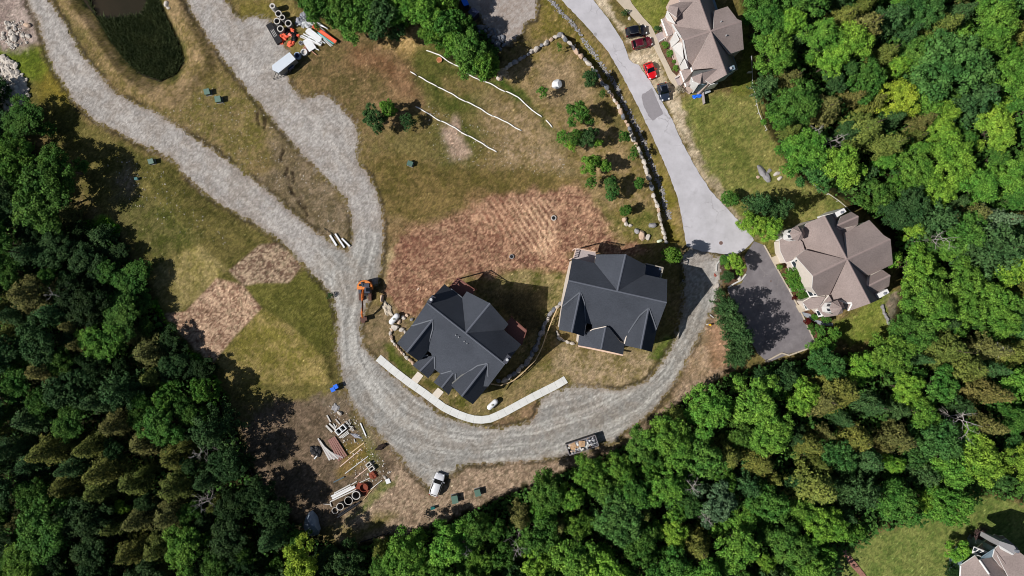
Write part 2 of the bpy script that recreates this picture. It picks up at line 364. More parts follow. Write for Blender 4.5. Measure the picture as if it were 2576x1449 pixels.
# pond banks
paint(BERM, (96, 84, 44), (136, 114, 82), 1.0)
paint(PP('160,-40 195,0 235,50 270,110 305,155 348,193 400,212 450,190 468,150 452,98 422,38 392,-40'), (72, 76, 26), (104, 92, 50), 1.2)
paint(POND, (20, 28, 14), (34, 42, 22), .8)
paint(PP('-80,-60 50,-60 75,20 98,60 106,110 60,125 -80,118'), (128, 112, 104), (160, 144, 134), 1.0)
# middle field
paint(PP('590,0 730,0 780,40 850,85 870,90 840,110 730,140 720,110 700,60 640,38 600,40'), (98, 90, 36), (122, 106, 60), 1.0)
paint(PP('730,140 860,90 960,80 1040,60 1070,100 1060,260 1000,330 910,330 870,270 800,232 740,220'), (86, 76, 42), (120, 98, 66), 1.5)
paint(PP('1000,90 1050,55 1085,110 1050,150 990,130 960,120'), (128, 104, 56), (176, 146, 96), 1.4)
paint(PP('880,110 960,130 1040,180 1045,260 1000,240 960,180 880,170'), (104, 70, 48), (132, 100, 72), 2.2, amt=.8)
paint(PP('1040,120 1080,110 1160,170 1180,200 1110,190 1120,240 1200,230 1230,270 1150,300 1080,260 1040,190'), (58, 68, 20), (88, 88, 36), 1.5, amt=.9)
paint(PP('1080,310 1200,300 1230,340 1180,420 1110,410'), (66, 74, 26), (96, 90, 44), 1.8, amt=.8)
paint(PP('1110,330 1150,290 1180,390 1170,405 1140,400'), (138, 116, 98), (168, 146, 128), 1.0)
paint(PP('1200,250 1300,260 1370,330 1420,400 1430,440 1250,400 1220,330'), (112, 96, 60), (146, 124, 96), 2.5)
paint(PP('1090,95 1150,140 1230,190 1300,210 1360,270 1398,330 1385,335 1340,275 1270,235 1180,180 1100,130'), (44, 62, 14), (72, 84, 26), 1.0)
paint(PP('900,420 1000,380 1080,420 1240,430 1430,440 1470,480 1330,482 1230,500 1130,545 980,590 965,520'), (82, 74, 32), (112, 94, 54), 1.5)
paint(PP('920,560 960,540 1030,560 1000,590 965,620'), (116, 96, 62), (134, 112, 80), 1.5)
# straw mulch field with raked lines
STRAW = PP('985,630 1002,590 1050,572 1130,548 1190,520 1240,488 1330,482 1440,470 1492,490 1530,545 1600,600 1632,628 1560,655 1440,632 1425,690 1330,672 1270,680 1240,700 1180,690 1120,725 1065,770 1045,800 985,775 962,735 966,650')
hold_ = 0
paint(STRAW, (100, 66, 52), (166, 130, 102), 1.0, f=stf, lo=.36, hi=.66)
def rake(poly, ang, pitch, col, amt):
    global Ccol
    s = sm(sdf(wx, wy, poly), 0, 2.0)
    t = gx*math.cos(ang)+gy*math.sin(ang)+0.25*(n_mid-0.5)
    l = sm(np.abs(((t/pitch) % 1.0)-0.5), 0.22, 0.40)
    a = (s*l*amt*(.55+.45*sm(n_mid, 0.35, 0.6)))[:, None]; Ccol = Ccol*(1-a)+L3(col)*a
rake(PP('1185,520 1240,490 1330,485 1400,500 1420,560 1400,660 1330,650 1240,590 1180,560'), R(33.6), 0.95, (200, 164, 132), .85)
rake(PP('1330,560 1425,520 1415,600 1385,680 1350,650'), R(4), 0.95, (200, 164, 132), .8)
rake(PP('1000,600 1090,570 1130,620 1180,680 1080,700'), R(42), 1.1, (104, 70, 56), .55)
paint(PP('1180,500 1260,490 1300,540 1290,600 1240,600 1190,560'), (126, 84, 64), (170, 130, 102), 2.5, f=stf, amt=.5)
paint(PP('1000,590 1060,575 1080,620 1040,660 1000,650'), (104, 66, 52), (140, 104, 80), 2.5, f=stf, amt=.6)
paint(PP('963,640 990,620 1000,600 985,640 975,700 962,720'), (112, 104, 60), (160, 140, 104), .8)
paint(PP('1265,695 1300,675 1400,690 1425,690 1425,740 1400,780 1380,850 1330,900 1250,900 1200,800 1180,760 1230,730'), (74, 76, 28), (134, 118, 78), 1.0)
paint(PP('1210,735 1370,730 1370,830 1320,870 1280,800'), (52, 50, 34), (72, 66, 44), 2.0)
paint(PP('915,800 960,760 1010,790 1000,830 985,860 1040,930 1020,950 945,895 915,865'), (96, 84, 56), (132, 112, 84), .8)
paint(PP('965,870 985,865 1060,935 1040,965 980,905'), (62, 72, 18), (86, 90, 34), .6)
paint(PP('975,835 1000,790 1050,800 1060,900 1000,880'), (124, 104, 80), (98, 88, 50), .6)
paint(PP('1030,920 1130,960 1240,1000 1290,980 1420,870 1450,950 1270,1030 1200,1048 1110,1010'), (76, 76, 26), (130, 112, 76), .8)
paint(PP('1405,850 1450,870 1500,890 1640,880 1680,850 1700,850 1670,900 1620,955 1550,982 1440,968 1430,945 1390,930'), (98, 88, 48), (150, 130, 102), 1.2)
paint(PP('1640,870 1680,845 1700,850 1660,905 1630,900'), (64, 84, 20), (92, 100, 40), .9)
paint(PP('1345,1008 1356,1020 1350,1058 1275,1076 1215,1070 1270,1045'), (84, 76, 38), (128, 104, 78), .6)
# orchard, verge, right lawns
paint(PP('1255,190 1400,85 1420,90 1460,170 1530,300 1600,420 1640,540 1670,605 1560,615 1500,520 1450,440 1420,360 1330,250'), (104, 92, 44), (140, 118, 82), 1.0)
paint(PP('1340,165 1440,150 1490,240 1440,290 1380,260'), (126, 106, 78), (146, 124, 96), 2.0, amt=.8)
paint(PP('1500,500 1560,560 1640,520 1670,605 1600,600 1540,560'), (72, 80, 26), (112, 104, 52), 1.5)
paint(PP('1352,-40 1405,-20 1450,60 1530,180 1600,300 1680,450 1712,570 1722,620 1680,620 1670,560 1640,440 1560,280 1460,130 1400,80 1345,100 1350,40'), (92, 86, 26), (124, 106, 60), .8)
paint(PP('1700,270 1740,235 1880,230 1905,240 1930,310 1960,380 2000,440 2080,480 2140,530 2060,560 1960,600 1930,625 1900,600 1830,525 1790,470 1750,400'), (92, 100, 42), (126, 120, 64), 1.2)
paint(PP('1740,280 1790,275 1850,330 1900,430 1860,440 1800,350 1740,300'), (82, 90, 34), (106, 106, 46), 3, amt=.8)
paint(PP('1690,275 1712,262 1740,330 1775,420 1840,520 1900,600 1885,590 1800,498 1740,400'), (132, 118, 92), (164, 148, 122), .7)
paint(PARK, (150, 134, 108), (188, 172, 146), .5)
paint(PP('1500,-30 1600,-30 1690,-30 1660,70 1645,90 1620,60 1585,15'), (86, 96, 26), (116, 116, 52), .6)
paint(PP('1650,62 1690,110 1712,160 1722,200 1700,205 1680,160 1660,110'), (108, 78, 62), (86, 62, 48), .35)
paint(PP('1660,70 1690,95 1700,130 1712,160 1705,170 1680,130'), (176, 160, 150), (140, 126, 116), .3, amt=.6)
paint(PP('1860,-40 1900,120 1900,240 1850,240 1840,220 1870,120'), (76, 86, 24), (100, 100, 40), .6)
paint(PP('1925,620 1945,640 1950,610 1930,600'), (84, 88, 30), (104, 100, 44), .5)
paint(PP('1955,660 1975,650 2040,780 2050,800 2090,850 2080,880 2050,862 2018,790'), (98, 62, 48), (74, 52, 42), .35)
paint(PP('2090,810 2150,790 2240,730 2265,730 2255,770 2240,850 2140,872 2100,840'), (92, 106, 34), (118, 122, 52), .6)
paint(PP('2225,760 2262,730 2262,800 2240,815'), (128, 112, 96), (96, 92, 76), .6)
paint(PP('1790,740 1812,725 1822,780 1840,870 1842,935 1800,950 1740,975 1700,1000 1680,990 1745,880 1786,805'), (124, 104, 78), (156, 132, 108), 1.0)
paint(PP('1792,810 1822,800 1842,900 1835,935 1790,930 1785,870'), (126, 98, 72), (150, 118, 92), 1.2)
paint(PP('1805,680 1830,640 1880,640 1880,680 1850,720 1815,720'), (100, 72, 58), (80, 62, 48), .4)
# bottom brown strip and the storage yard
paint(PP('905,1060 960,1110 1010,1170 1088,1245 1140,1200 1180,1170 1400,1158 1560,1112 1650,1040 1720,960 1830,930 1700,1030 1600,1110 1450,1180 1300,1240 1100,1325 860,1372 840,1320 950,1225'), (112, 94, 76), (158, 136, 114), 1.0, f=stf)
paint(PP('850,1320 900,1340 960,1290 1000,1300 880,1372'), (86, 84, 26), (112, 100, 50), 1.5)
paint(PP('600,1080 690,1010 780,1005 830,985 865,1000 905,1060 950,1110 1000,1165 960,1225 850,1310 780,1345 700,1290 640,1200'), (78, 66, 50), (114, 96, 78), 1.0)
paint(PP('780,1010 840,985 880,1010 860,1050 820,1030'), (128, 112, 96), (98, 86, 68), 1.0)
paint(PP('860,1120 920,1100 945,1130 900,1180 850,1200'), (92, 82, 30), (118, 96, 56), 1.0)
paint(PP('880,1050 930,1080 960,1160 930,1200 920,1120'), (70, 86, 30), (110, 104, 66), 1.0, amt=.7)
paint(PP('930,1250 960,1210 1000,1200 940,1270 850,1330'), (66, 90, 26), (104, 104, 50), .7, amt=.8)
# bottom right garden
paint(PP('2190,1345 2260,1320 2330,1290 2430,1225 2520,1250 2640,1300 2640,1540 2080,1540 2100,1400 2130,1390'), (82, 100, 40), (112, 118, 58), 1.0)
paint(PP('2440,1350 2475,1330 2480,1370 2455,1390'), (104, 78, 68), (86, 64, 56), .6)
# woods floor
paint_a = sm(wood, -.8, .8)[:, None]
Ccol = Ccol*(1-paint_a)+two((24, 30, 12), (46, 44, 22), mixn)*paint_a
paint(PP('375,760 395,755 440,850 530,925 560,985 580,1010 545,960 480,900'), (50, 90, 12), (70, 120, 24), .5)
# pebbly speckle and dry blades everywhere
sp = np.random.RandomState(4).rand(len(gx))
# darker weeds and paler dry tufts in small clumps
tuft = fbm(gx*1.9, gy*1.9, 95, 2, .9); wd_ = sm(tuft, .60, .70)*(wood < 0); Ccol = Ccol*(1-wd_[:, None]*.26); Ccol[:, 1] *= 1+.06*wd_
dr_ = sm(1-tuft, .62, .72)*(wood < 0); Ccol = Ccol*(1+dr_[:, None]*.2)
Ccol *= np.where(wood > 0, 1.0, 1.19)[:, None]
Ccol *= (0.70+0.60*np.random.RandomState(5).rand(len(gx)))[:, None]
k = (sp > 0.994)[:, None]; Ccol = np.where(k & (wood[:, None] < 0), Ccol*1.9+0.02, Ccol)
# raked edges: soil kicked up along the gravel edges
e = (sm(-np.abs(grav+0.35), -0.5, 0)*sm(n_mid, .42, .6)*.7)[:, None]; Ccol = Ccol*(1-e)+L3((84, 68, 50))*e
e2 = (sm(grav, -.8, 0.0)*sm(n_vf, .52, .58)*.6)[:, None]; Ccol = Ccol*(1-e2)+L3((150, 142, 132))*e2
def ruts(pts, wd, amt=1.0, col=(40, 30, 20)):
    global Ccol, H0
    dd, arc, _ = seg_dist(wx*0.5+gx*0.5, wy*0.5+gy*0.5, [tuple(W(*p)[:2]) for p in pts])
    a = (sm(-dd, -wd, -wd*0.3)*amt*sm(vnoise(arc*0.8, arc*0+3, 5), .25, .5))
    H0 -= a*0.22; a = a[:, None]*0.8; Ccol = Ccol*(1-a)+L3(col)*a
for s in ('714,378 710,400 722,430 728,462 740,490', '722,420 716,440 735,480 755,512 775,540', '735,430 740,470 770,520', '650,285 652,330', '668,295 670,325'):
    ruts(PP(s), 0.42)
for s in ('1235,500 1255,560 1270,610', '1225,500 1290,600 1295,625', '1020,585 1045,610'):
    ruts(PP(s), 0.25, .6, (92, 56, 44))
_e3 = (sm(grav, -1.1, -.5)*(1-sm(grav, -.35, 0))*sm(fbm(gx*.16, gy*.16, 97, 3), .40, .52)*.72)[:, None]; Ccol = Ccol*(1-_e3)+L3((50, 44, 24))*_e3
_l = Ccol @ np.array([.3, .59, .11]); _s = np.where(wood > 0, 1.0, .93)[:, None]; Ccol = _l[:, None]*np.array([1.02, 1.0, .94])*(1-_s)+Ccol*_s
Ccol = np.clip(Ccol, 0, 1)
Hg = H0-0.16*sm(hard, 0.3, 0.8)
MAT_GROUND = attr_mat('field_ground', grain=0.34, scale=5.0, bump=0.9)
MAT_GRAVEL = attr_mat('gravel_surface', grain=0.2, scale=8.0, bump=0.9, fine=22)
def grid_mesh(name, mask, z, col, m):
    cell = (mask.reshape(ny, nx))
    cm = cell[:-1, :-1] & cell[1:, :-1] & cell[:-1, 1:] & cell[1:, 1:]
    jj, ii = np.nonzero(cm); a = jj*nx+ii
    q = np.stack([a, a+1, a+nx+1, a+nx], 1)
    used, inv = np.unique(q, return_inverse=True); inv = inv.reshape(-1)
    me = bpy.data.meshes.new(name)
    me.vertices.add(len(used)); me.loops.add(len(inv)); me.polygons.add(len(q))
    co = np.stack([gx[used], gy[used], z[used]], 1).astype(np.float32)
    me.vertices.foreach_set('co', co.ravel()); me.loops.foreach_set('vertex_index', inv.astype(np.int32))
    me.polygons.foreach_set('loop_start', np.arange(0, len(inv), 4, dtype=np.int32))
    me.polygons.foreach_set('loop_total', np.full(len(q), 4, np.int32))
    me.polygons.foreach_set('use_smooth', np.ones(len(q), bool))
    me.update(calc_edges=True)
    at = me.color_attributes.new('Col', 'FLOAT_COLOR', 'POINT')
    cc = np.ones((len(used), 4), np.float32); cc[:, :3] = col[used]
    at.data.foreach_set('color', cc.ravel())
    me.materials.append(m)
    return link_mesh(name, me)
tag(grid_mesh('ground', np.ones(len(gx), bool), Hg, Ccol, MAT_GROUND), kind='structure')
def hgt(x, y):
    i = min(max(int(round((x+XH)/GS)), 0), nx-1); j = min(max(int(round((y+YH)/GS)), 0), ny-1)
    return float(Hg[j*nx+i])
# far ground beyond the picture
mb = MB(); B = 900
for (x0, y0, x1, y1) in ((-B, YH-.3, B, B), (-B, -B, B, -YH+.3), (-B, -YH+.3, -XH+.3, YH-.3), (XH-.3, -YH+.3, B, YH-.3)):
    mb.add([(x0, y0, -.2), (x1, y0, -.2), (x1, y1, -.2), (x0, y1, -.2)], [(0, 1, 2, 3)])
tag(mb.build('terrain', mat('far_terrain', (40, 52, 24), 1, noise=.4, scale=.3)), kind='structure')
# ---- gravel tracks
def gravel_cols(base_a, base_b):
    c = two(base_a, base_b, 0.25*n_fin+0.12*n_mid+0.63*n_vf, .28, .72)
    rut = np.zeros(len(gx)); 
    best = np.full(len(gx), 1e9); dist = np.zeros(len(gx)); arc = np.zeros(len(gx))
    for t, pts in enumerate(TRACKS):
        dd, ar, sd = seg_dist(gx, gy, [tuple(W(*p)[:2]) for p in pts])
        m = dd < best; best = np.where(m, dd, best); dist = np.where(m, dd*sd+t*40, dist); arc = np.where(m, ar, arc)
    wob = dist+0.9*(fbm(arc*0.12, dist*0.15, 71, 3)-.5)
    r1 = fbm(wob*1.5, arc*0.035+5, 73, 4, 0.8); r2 = fbm(wob*3.2, arc*0.12, 77, 2)
    lane = np.exp(-((np.abs(wob-40*np.round(wob/40))-1.0)/.38)**2)   # the two compacted wheel lanes
    rut = 0.6*r1+0.34*r2+.10*lane*sm(fbm(arc*.1, arc*0, 79), .3, .55)
    return c, rut, arc, dist
gc, rut, arc, dist = gravel_cols((142, 137, 132), (176, 171, 166))
inloop = sm(sdf(gx, gy, PP('820,600 980,600 980,900 1200,1000 1400,900 1700,800 1900,600 1900,1100 1500,1300 900,1300 700,900')), -4, 4)
amp = (0.26+0.74*inloop)
gc *= (0.76+0.46*sm(rut, .38, .62)*amp+0.24*(1-amp))[:, None]
gc = gc*(1-inloop[:, None]*0.55)+gc*inloop[:, None]*0.55*np.array([0.93, 0.99, 0.98])
loose = sm(fbm(gx*.25, gy*.25, 83), .5, .62)*(1-inloop); gc *= (1+0.10*loose)[:, None]
edge = sm(grav, -.2, 1.1)[:, None]*(.6+.4*sm(n_mid, .35, .6)[:, None]); dirt = two((128, 112, 94), (150, 136, 122), mixn)
gc = gc*(0.35+0.65*edge)+dirt*0.65*(1-edge)
gc = gc*1.08*1.0; lane_ = np.exp(-((np.abs(dist-40*np.round(dist/40))-1.05)/.42)**2)*sm(fbm(arc*.12, arc*0, 79), .25, .5); gc *= (1+(.10*lane_-.04)*(1-.5*inloop))[:, None]; gc *= (0.78+0.44*np.random.RandomState(8).rand(len(gx)))[:, None]
Hr = 0.02+(.05+0.12*inloop)*(rut-.5)+0.03*(n_fin-.5)
gm = grav > 0
zg = np.maximum(Hr, 0.0)+0.02+(-0.06)*(1-sm(grav, 0, .5))
zg = np.where(grav > .8, Hr+0.02, np.maximum(Hg+0.012, zg))
lotm = (sdf(wx2, wy2, LOT) > 0)
tag(grid_mesh('gravel_road', gm & ~lotm, zg, gc, MAT_GRAVEL), kind='structure')
lc = two((146, 132, 122), (176, 168, 162), mixn)*(0.85+0.3*np.random.RandomState(9).rand(len(gx)))[:, None]
tag(grid_mesh('gravel_lot', gm & lotm, zg, lc, MAT_GRAVEL), kind='structure')
# ---- pond water
mb = MB(); q_ = [W(*p, -0.95) for p in PP('150,-60 165,0 215,60 255,125 300,170 350,205 400,222 460,195 480,150 465,95 435,35 400,-60')]; mb.add(q_, [tuple(range(len(q_)))])
mw = mat('pond_water', (36, 34, 20), 0.25, spec=.4, rgb2=(50, 42, 28), scale=.15); 
tag(mb.build('pond_water', mw), kind='structure')
# ---- paved surfaces
def slab(name, poly, z0, z1, m):
    q = [W(*p) for p in poly]
    return tag(MB().prism([(p.x, p.y) for p in q], z0, z1).build(name, m), kind='structure')
def densify(poly, step, jit, seed):
    r_ = random.Random(seed); out = []
    for i in range(len(poly)):
        a, b = poly[i], poly[(i+1) % len(poly)]; n = max(1, int(math.hypot(b[0]-a[0], b[1]-a[1])/step))
        for k in range(n): out.append((a[0]+(b[0]-a[0])*k/n+r_.uniform(-jit, jit), a[1]+(b[1]-a[1])*k/n+r_.uniform(-jit, jit)))
    return out
M_ASPH = mat('weathered_asphalt', (176, 174, 178), .9, rgb2=(194, 192, 197), scale=.35, bump=.25, scale2=14)
def crack(m, sc, amt, dark):
    n = m.node_tree; b = n.nodes['Principled BSDF']; src = b.inputs['Base Color'].links[0].from_socket; geo = n.nodes.new('ShaderNodeNewGeometry')
    nz = n.nodes.new('ShaderNodeTexNoise'); nz.inputs['Scale'].default_value = .8; n.links.new(geo.outputs['Position'], nz.inputs['Vector'])
    ad = n.nodes.new('ShaderNodeVectorMath'); ad.operation = 'MULTIPLY_ADD'; n.links.new(nz.outputs['Color'], ad.inputs[0]); ad.inputs[1].default_value = (2, 2, 0); n.links.new(geo.outputs['Position'], ad.inputs[2])
    vo = n.nodes.new('ShaderNodeTexVoronoi'); vo.feature = 'DISTANCE_TO_EDGE'; vo.inputs['Scale'].default_value = sc; n.links.new(ad.outputs[0], vo.inputs['Vector'])
    mr = n.nodes.new('ShaderNodeMapRange'); n.links.new(vo.outputs[0], mr.inputs[0]); mr.inputs[1].default_value = 0; mr.inputs[2].default_value = .022; mr.inputs[3].default_value = amt; mr.inputs[4].default_value = 0
    n2 = n.nodes.new('ShaderNodeTexNoise'); n2.inputs['Scale'].default_value = .18; n2.inputs['Detail'].default_value = 5; n.links.new(geo.outputs['Position'], n2.inputs['Vector'])
    m2_ = n.nodes.new('ShaderNodeMapRange'); n.links.new(n2.outputs[0], m2_.inputs[0]); m2_.inputs[1].default_value = .5; m2_.inputs[2].default_value = .62
    mu = n.nodes.new('ShaderNodeMath'); mu.operation = 'MULTIPLY'; n.links.new(mr.outputs[0], mu.inputs[0]); n.links.new(m2_.outputs[0], mu.inputs[1])
    n3 = n.nodes.new('ShaderNodeTexNoise'); n3.inputs['Scale'].default_value = .5; n3.inputs['Detail'].default_value = 8; n3.inputs['Roughness'].default_value = .75; n.links.new(geo.outputs['Position'], n3.inputs['Vector'])
    m3_ = n.nodes.new('ShaderNodeMapRange'); n.links.new(n3.outputs[0], m3_.inputs[0]); m3_.inputs[1].default_value = .58; m3_.inputs[2].default_value = .75; m3_.inputs[4].default_value = .30
    mx_ = n.nodes.new('ShaderNodeMath'); mx_.operation = 'MAXIMUM'; n.links.new(mu.outputs[0], mx_.inputs[0]); n.links.new(m3_.outputs[0], mx_.inputs[1])
    mix = n.nodes.new('ShaderNodeMixRGB'); n.links.new(mx_.outputs[0], mix.inputs[0]); n.links.new(src, mix.inputs[1]); mix.inputs[2].default_value = lin(dark); n.links.new(mix.outputs[0], b.inputs['Base Color'])
crack(M_ASPH, .22, .55, (120, 116, 118))
M_ASPH2 = mat('asphalt_patch', (142, 138, 142), .9, noise=.06, scale=2, bump=.25, scale2=14)
M_DRIVE = mat('dark_asphalt', (110, 105, 108), .9, rgb2=(130, 125, 128), scale=.5, bump=.3, scale2=12)
crack(M_DRIVE, .3, .5, (150, 144, 142))
M_CONC = mat('pale_concrete', (212, 213, 210), .8, noise=.07, scale=.8, bump=.1)
M_CONC2 = mat('tan_concrete', (188, 176, 158), .85, noise=.06, scale=1.0, bump=.1)
slab('road', densify(ROAD, 8, .9, 1), -.2, .075, M_ASPH)
slab('road_patch', densify(PATCH, 5, 1.2, 2), .05, .084, M_ASPH2)
slab('asphalt_driveway', densify(DRIVE, 12, .3, 3), -.2, .068, M_DRIVE)
slab('footpath', WALK, -.2, .11, M_CONC2)
# new concrete sidewalk in slabs
pts = [W(*p) for p in SWALK]; mb = MB(); Ltot = [0]
for a, b in zip(pts, pts[1:]): Ltot.append(Ltot[-1]+(b-a).length)
def atl(s):
    for i in range(len(pts)-1):
        if s <= Ltot[i+1] or i == len(pts)-2:
            t = (s-Ltot[i])/(Ltot[i+1]-Ltot[i]); p = pts[i].lerp(pts[i+1], t)
            t0 = (pts[i+1]-pts[max(i-1, 0)]).normalized(); t1 = (pts[min(i+2, len(pts)-1)]-pts[i]).normalized()
            dv = t0.lerp(t1, min(max(t, 0), 1)).normalized(); return p, Vector((-dv.y, dv.x, 0))
s = 0.0; hw = 0.70
while s < Ltot[-1]-.2:
    e_ = min(s+1.5, Ltot[-1]); (p0, n0), (p1, n1) = atl(s), atl(e_-.02)
    mb.prism([(p0-n0*hw)[:2], (p1-n1*hw)[:2], (p1+n1*hw)[:2], (p0+n0*hw)[:2]], -.1, .14); s += 1.5
tag(mb.build('sidewalk', M_CONC), kind='structure')
cA = crop(1520, 1060, 2220, 1811)
slab('entrance_path', [cA(240, 1143), cA(325, 1040), cA(382, 1085), cA(300, 1190)], -.1, .13, mat('path_concrete', (214, 204, 190), .85, noise=.05, bump=.1))
slab('entrance_path', [cA(445, 1300), cA(530, 1205), cA(588, 1250), cA(514, 1342)], -.1, .13, MATS['path_concrete'])
# stone lined drainage swale beside the road
sw = PP(' '.join('%f,%f' % C2(*p) for p in ((1560, -30), (1650, 90), (1720, 150), (1780, 230), (1850, 310), (1900, 380), (1950, 440), (2000, 520), (2060, 600), (2110, 700), (2160, 800), (2200, 880), (2250, 960), (2290, 1060), (2330, 1160), (2370, 1270), (2410, 1380), (2440, 1449))))
sw += [C5(2450, 100), C5(2490, 200)]
def rocks(path_or_poly, n, rmin, rmax, spread, seed, on_path=True):
    """irregular stones along a path or in a polygon, as one mesh"""
    r_ = random.Random(seed); m_ = MB()
    if on_path:
        q = [W(*p) for p in path_or_poly]; acc = [0]
        for a, b in zip(q, q[1:]): acc.append(acc[-1]+(b-a).length)
    else:
        q = [tuple(W(*p)[:2]) for p in path_or_poly]
        xs = [a for a, b in q]; ys = [b for a, b in q]
    c_ = 0
    while c_ < n:
        if on_path:
            s_ = r_.uniform(0, acc[-1]); i = max(k for k in range(len(acc)-1) if acc[k] <= s_); p = q[i].lerp(q[i+1], (s_-acc[i])/(acc[i+1]-acc[i]))
            x, y = p.x+r_.gauss(0, spread), p.y+r_.gauss(0, spread*.6)
        else:
            x, y = r_.uniform(min(xs), max(xs)), r_.uniform(min(ys), max(ys))
            if not inside(np.array([x]), np.array([y]), q)[0]: continue
        rr = rmin+(rmax-rmin)*r_.random()**2.2
        rock_into(m_, (x, y, hgt(x, y)+rr*.25), rr, r_, 0); c_ += 1
    return m_
ICO = None
def ico():
    global ICO
    if ICO is None:
        b = bmesh.new(); bmesh.ops.create_icosphere(b, subdivisions=2, radius=1); b.verts.ensure_lookup_table()
        i2 = ([v.co.copy() for v in b.verts], [tuple(v.index for v in f.verts) for f in b.faces]); b.free()
        b = bmesh.new(); bmesh.ops.create_icosphere(b, subdivisions=1, radius=1); b.verts.ensure_lookup_table()
        i1 = ([v.co.copy() for v in b.verts], [tuple(v.index for v in f.verts) for f in b.faces]); b.free()
        ICO = (i1, i2)
    return ICO
def rock_into(m_, c, r, r_, lvl=1, sq=0.65, ex=None, rz=None, mi=0):
    vs, fs = ico()[lvl]; a = r_.uniform(0, 6.28) if rz is None else rz; ca, sa = math.cos(a), math.sin(a)
    ex = ex or (r_.uniform(.85, 1.2), r_.uniform(.7, 1.0))
    cuts = [(Vector((r_.gauss(0, 1), r_.gauss(0, 1), r_.gauss(0, .8))).normalized(), r_.uniform(.55, .85)) for _ in range(9)]
    out = []
    for v in vs:
        p = v*(1+r_.uniform(-.05, .05))
        for n_, d_ in cuts:
            t = p.dot(n_)
            if t > d_: p = p-n_*(t-d_)
        x, y, z = p.x*ex[0]*r*1.15, p.y*ex[1]*r*1.15, p.z*r*sq*1.15
        out.append((c[0]+x*ca-y*sa, c[1]+x*sa+y*ca, c[2]+z))
    m_.add(out, fs, mi)
M_ROCKW = mat('pale_stone', (178, 170, 160), .9, rgb2=(208, 200, 190), scale=1.2, bump=.6, scale2=6)
M_ROCKG = mat('grey_stone', (128, 126, 128), .9, rgb2=(160, 158, 160), scale=1.2, bump=.6, scale2=6)
M_ROCKB = mat('blue_grey_stone', (104, 108, 116), .9, rgb2=(134, 138, 146), scale=1.0, bump=.6, scale2=5)
M_ROCKT = mat('tan_stone', (184, 156, 134), .9, rgb2=(206, 182, 160), scale=1.0, bump=.6, scale2=5)
tag(rocks(sw, 2000, .05, .22, .24, 5).build('drainage_stones', M_ROCKG), 'grey riprap stones lining the drainage swale along the asphalt road', 'stones', kind='stuff')
tag(rocks(PP('-40,135 15,140 40,165 60,190 70,205 72,240 40,300 0,260 -40,200'), 900, .15, .75, 0, 6, False).build('riprap_bank', M_ROCKW), 'pale broken riprap stones heaped at the left edge beside the wood', 'stones', kind='stuff')
tag(rocks(PP('0,60 60,50 75,75 70,110 40,125 0,110'), 130, .08, .5, 0, 7, False).build('rubble_stones', M_ROCKW), 'loose pale stones strewn on the bare dirt at the top left', 'stones', kind='stuff')
mb = rocks(PP('380,290 560,200 640,260 880,530 870,590 700,480'), 260, .04, .14, 0, 8, False)
m2 = rocks(PP('1060,260 1420,400 1430,450 1100,410'), 220, .04, .13, 0, 9, False)
mb.add(m2.v, m2.f); m2 = rocks(PP('250,380 400,420 560,560 600,620 480,600 330,520'), 160, .04, .15, 0, 10, False)
mb.add(m2.v, m2.f); m2 = rocks(PP('820,1010 900,1050 960,1150 990,1190 900,1230 850,1090'), 260, .04, .2, 0, 12, False)
mb.add(m2.v, m2.f)
tag(mb.build('field_stones', M_ROCKW), 'small pale stones scattered over the rough fields and storage yard', 'stones', kind='stuff')
# ================================================================ TREES
M_LEAF = leaf_mat('foliage', .22); M_NEEDLE = leaf_mat('needles', .08)
M_BARK = mat('bark', (86, 76, 64), .95, noise=.25, scale=6)
M_BIRCH = mat('pale_bark', (190, 182, 172), .9, noise=.2, scale=6)
M_DEAD = mat('dead_wood', (168, 162, 156), .95, noise=.2, scale=6)
def leaf_quads(P, N, size, rs, asp=(0.6, 1.0), name='crown'):
    """one crooked leaf clump per point, facing roughly along N"""
    n = len(P); N = N/np.maximum(np.linalg.norm(N, axis=1), 1e-6)[:, None]
    r = rs.normal(size=(n, 3)); U = np.cross(N, r); U /= np.maximum(np.linalg.norm(U, axis=1), 1e-6)[:, None]
    V = np.cross(N, U); s = size*(0.6+0.8*rs.rand(n))[:, None]; a = rs.uniform(asp[0], asp[1], n)[:, None]
    bend = (rs.rand(n)*0.35)[:, None]*N*s
    q = np.stack([P-U*s*.5, P-V*s*a*.5+bend, P+U*s*.5, P+V*s*a*.5+bend*rs.rand(n)[:, None]], 1)
    return q.reshape(-1, 3)
def quads_mesh(name, co, m):
    n = len(co)//4; me = bpy.data.meshes.new(name)
    me.vertices.add(4*n); me.loops.add(4*n); me.polygons.add(n)
    me.vertices.foreach_set('co', co.astype(np.float32).ravel()); me.loops.foreach_set('vertex_index', np.arange(4*n, dtype=np.int32))
    me.polygons.foreach_set('loop_start', np.arange(0, 4*n, 4, dtype=np.int32)); me.polygons.foreach_set('loop_total', np.full(n, 4, np.int32))
    me.update(calc_edges=True); me.materials.append(m); return me
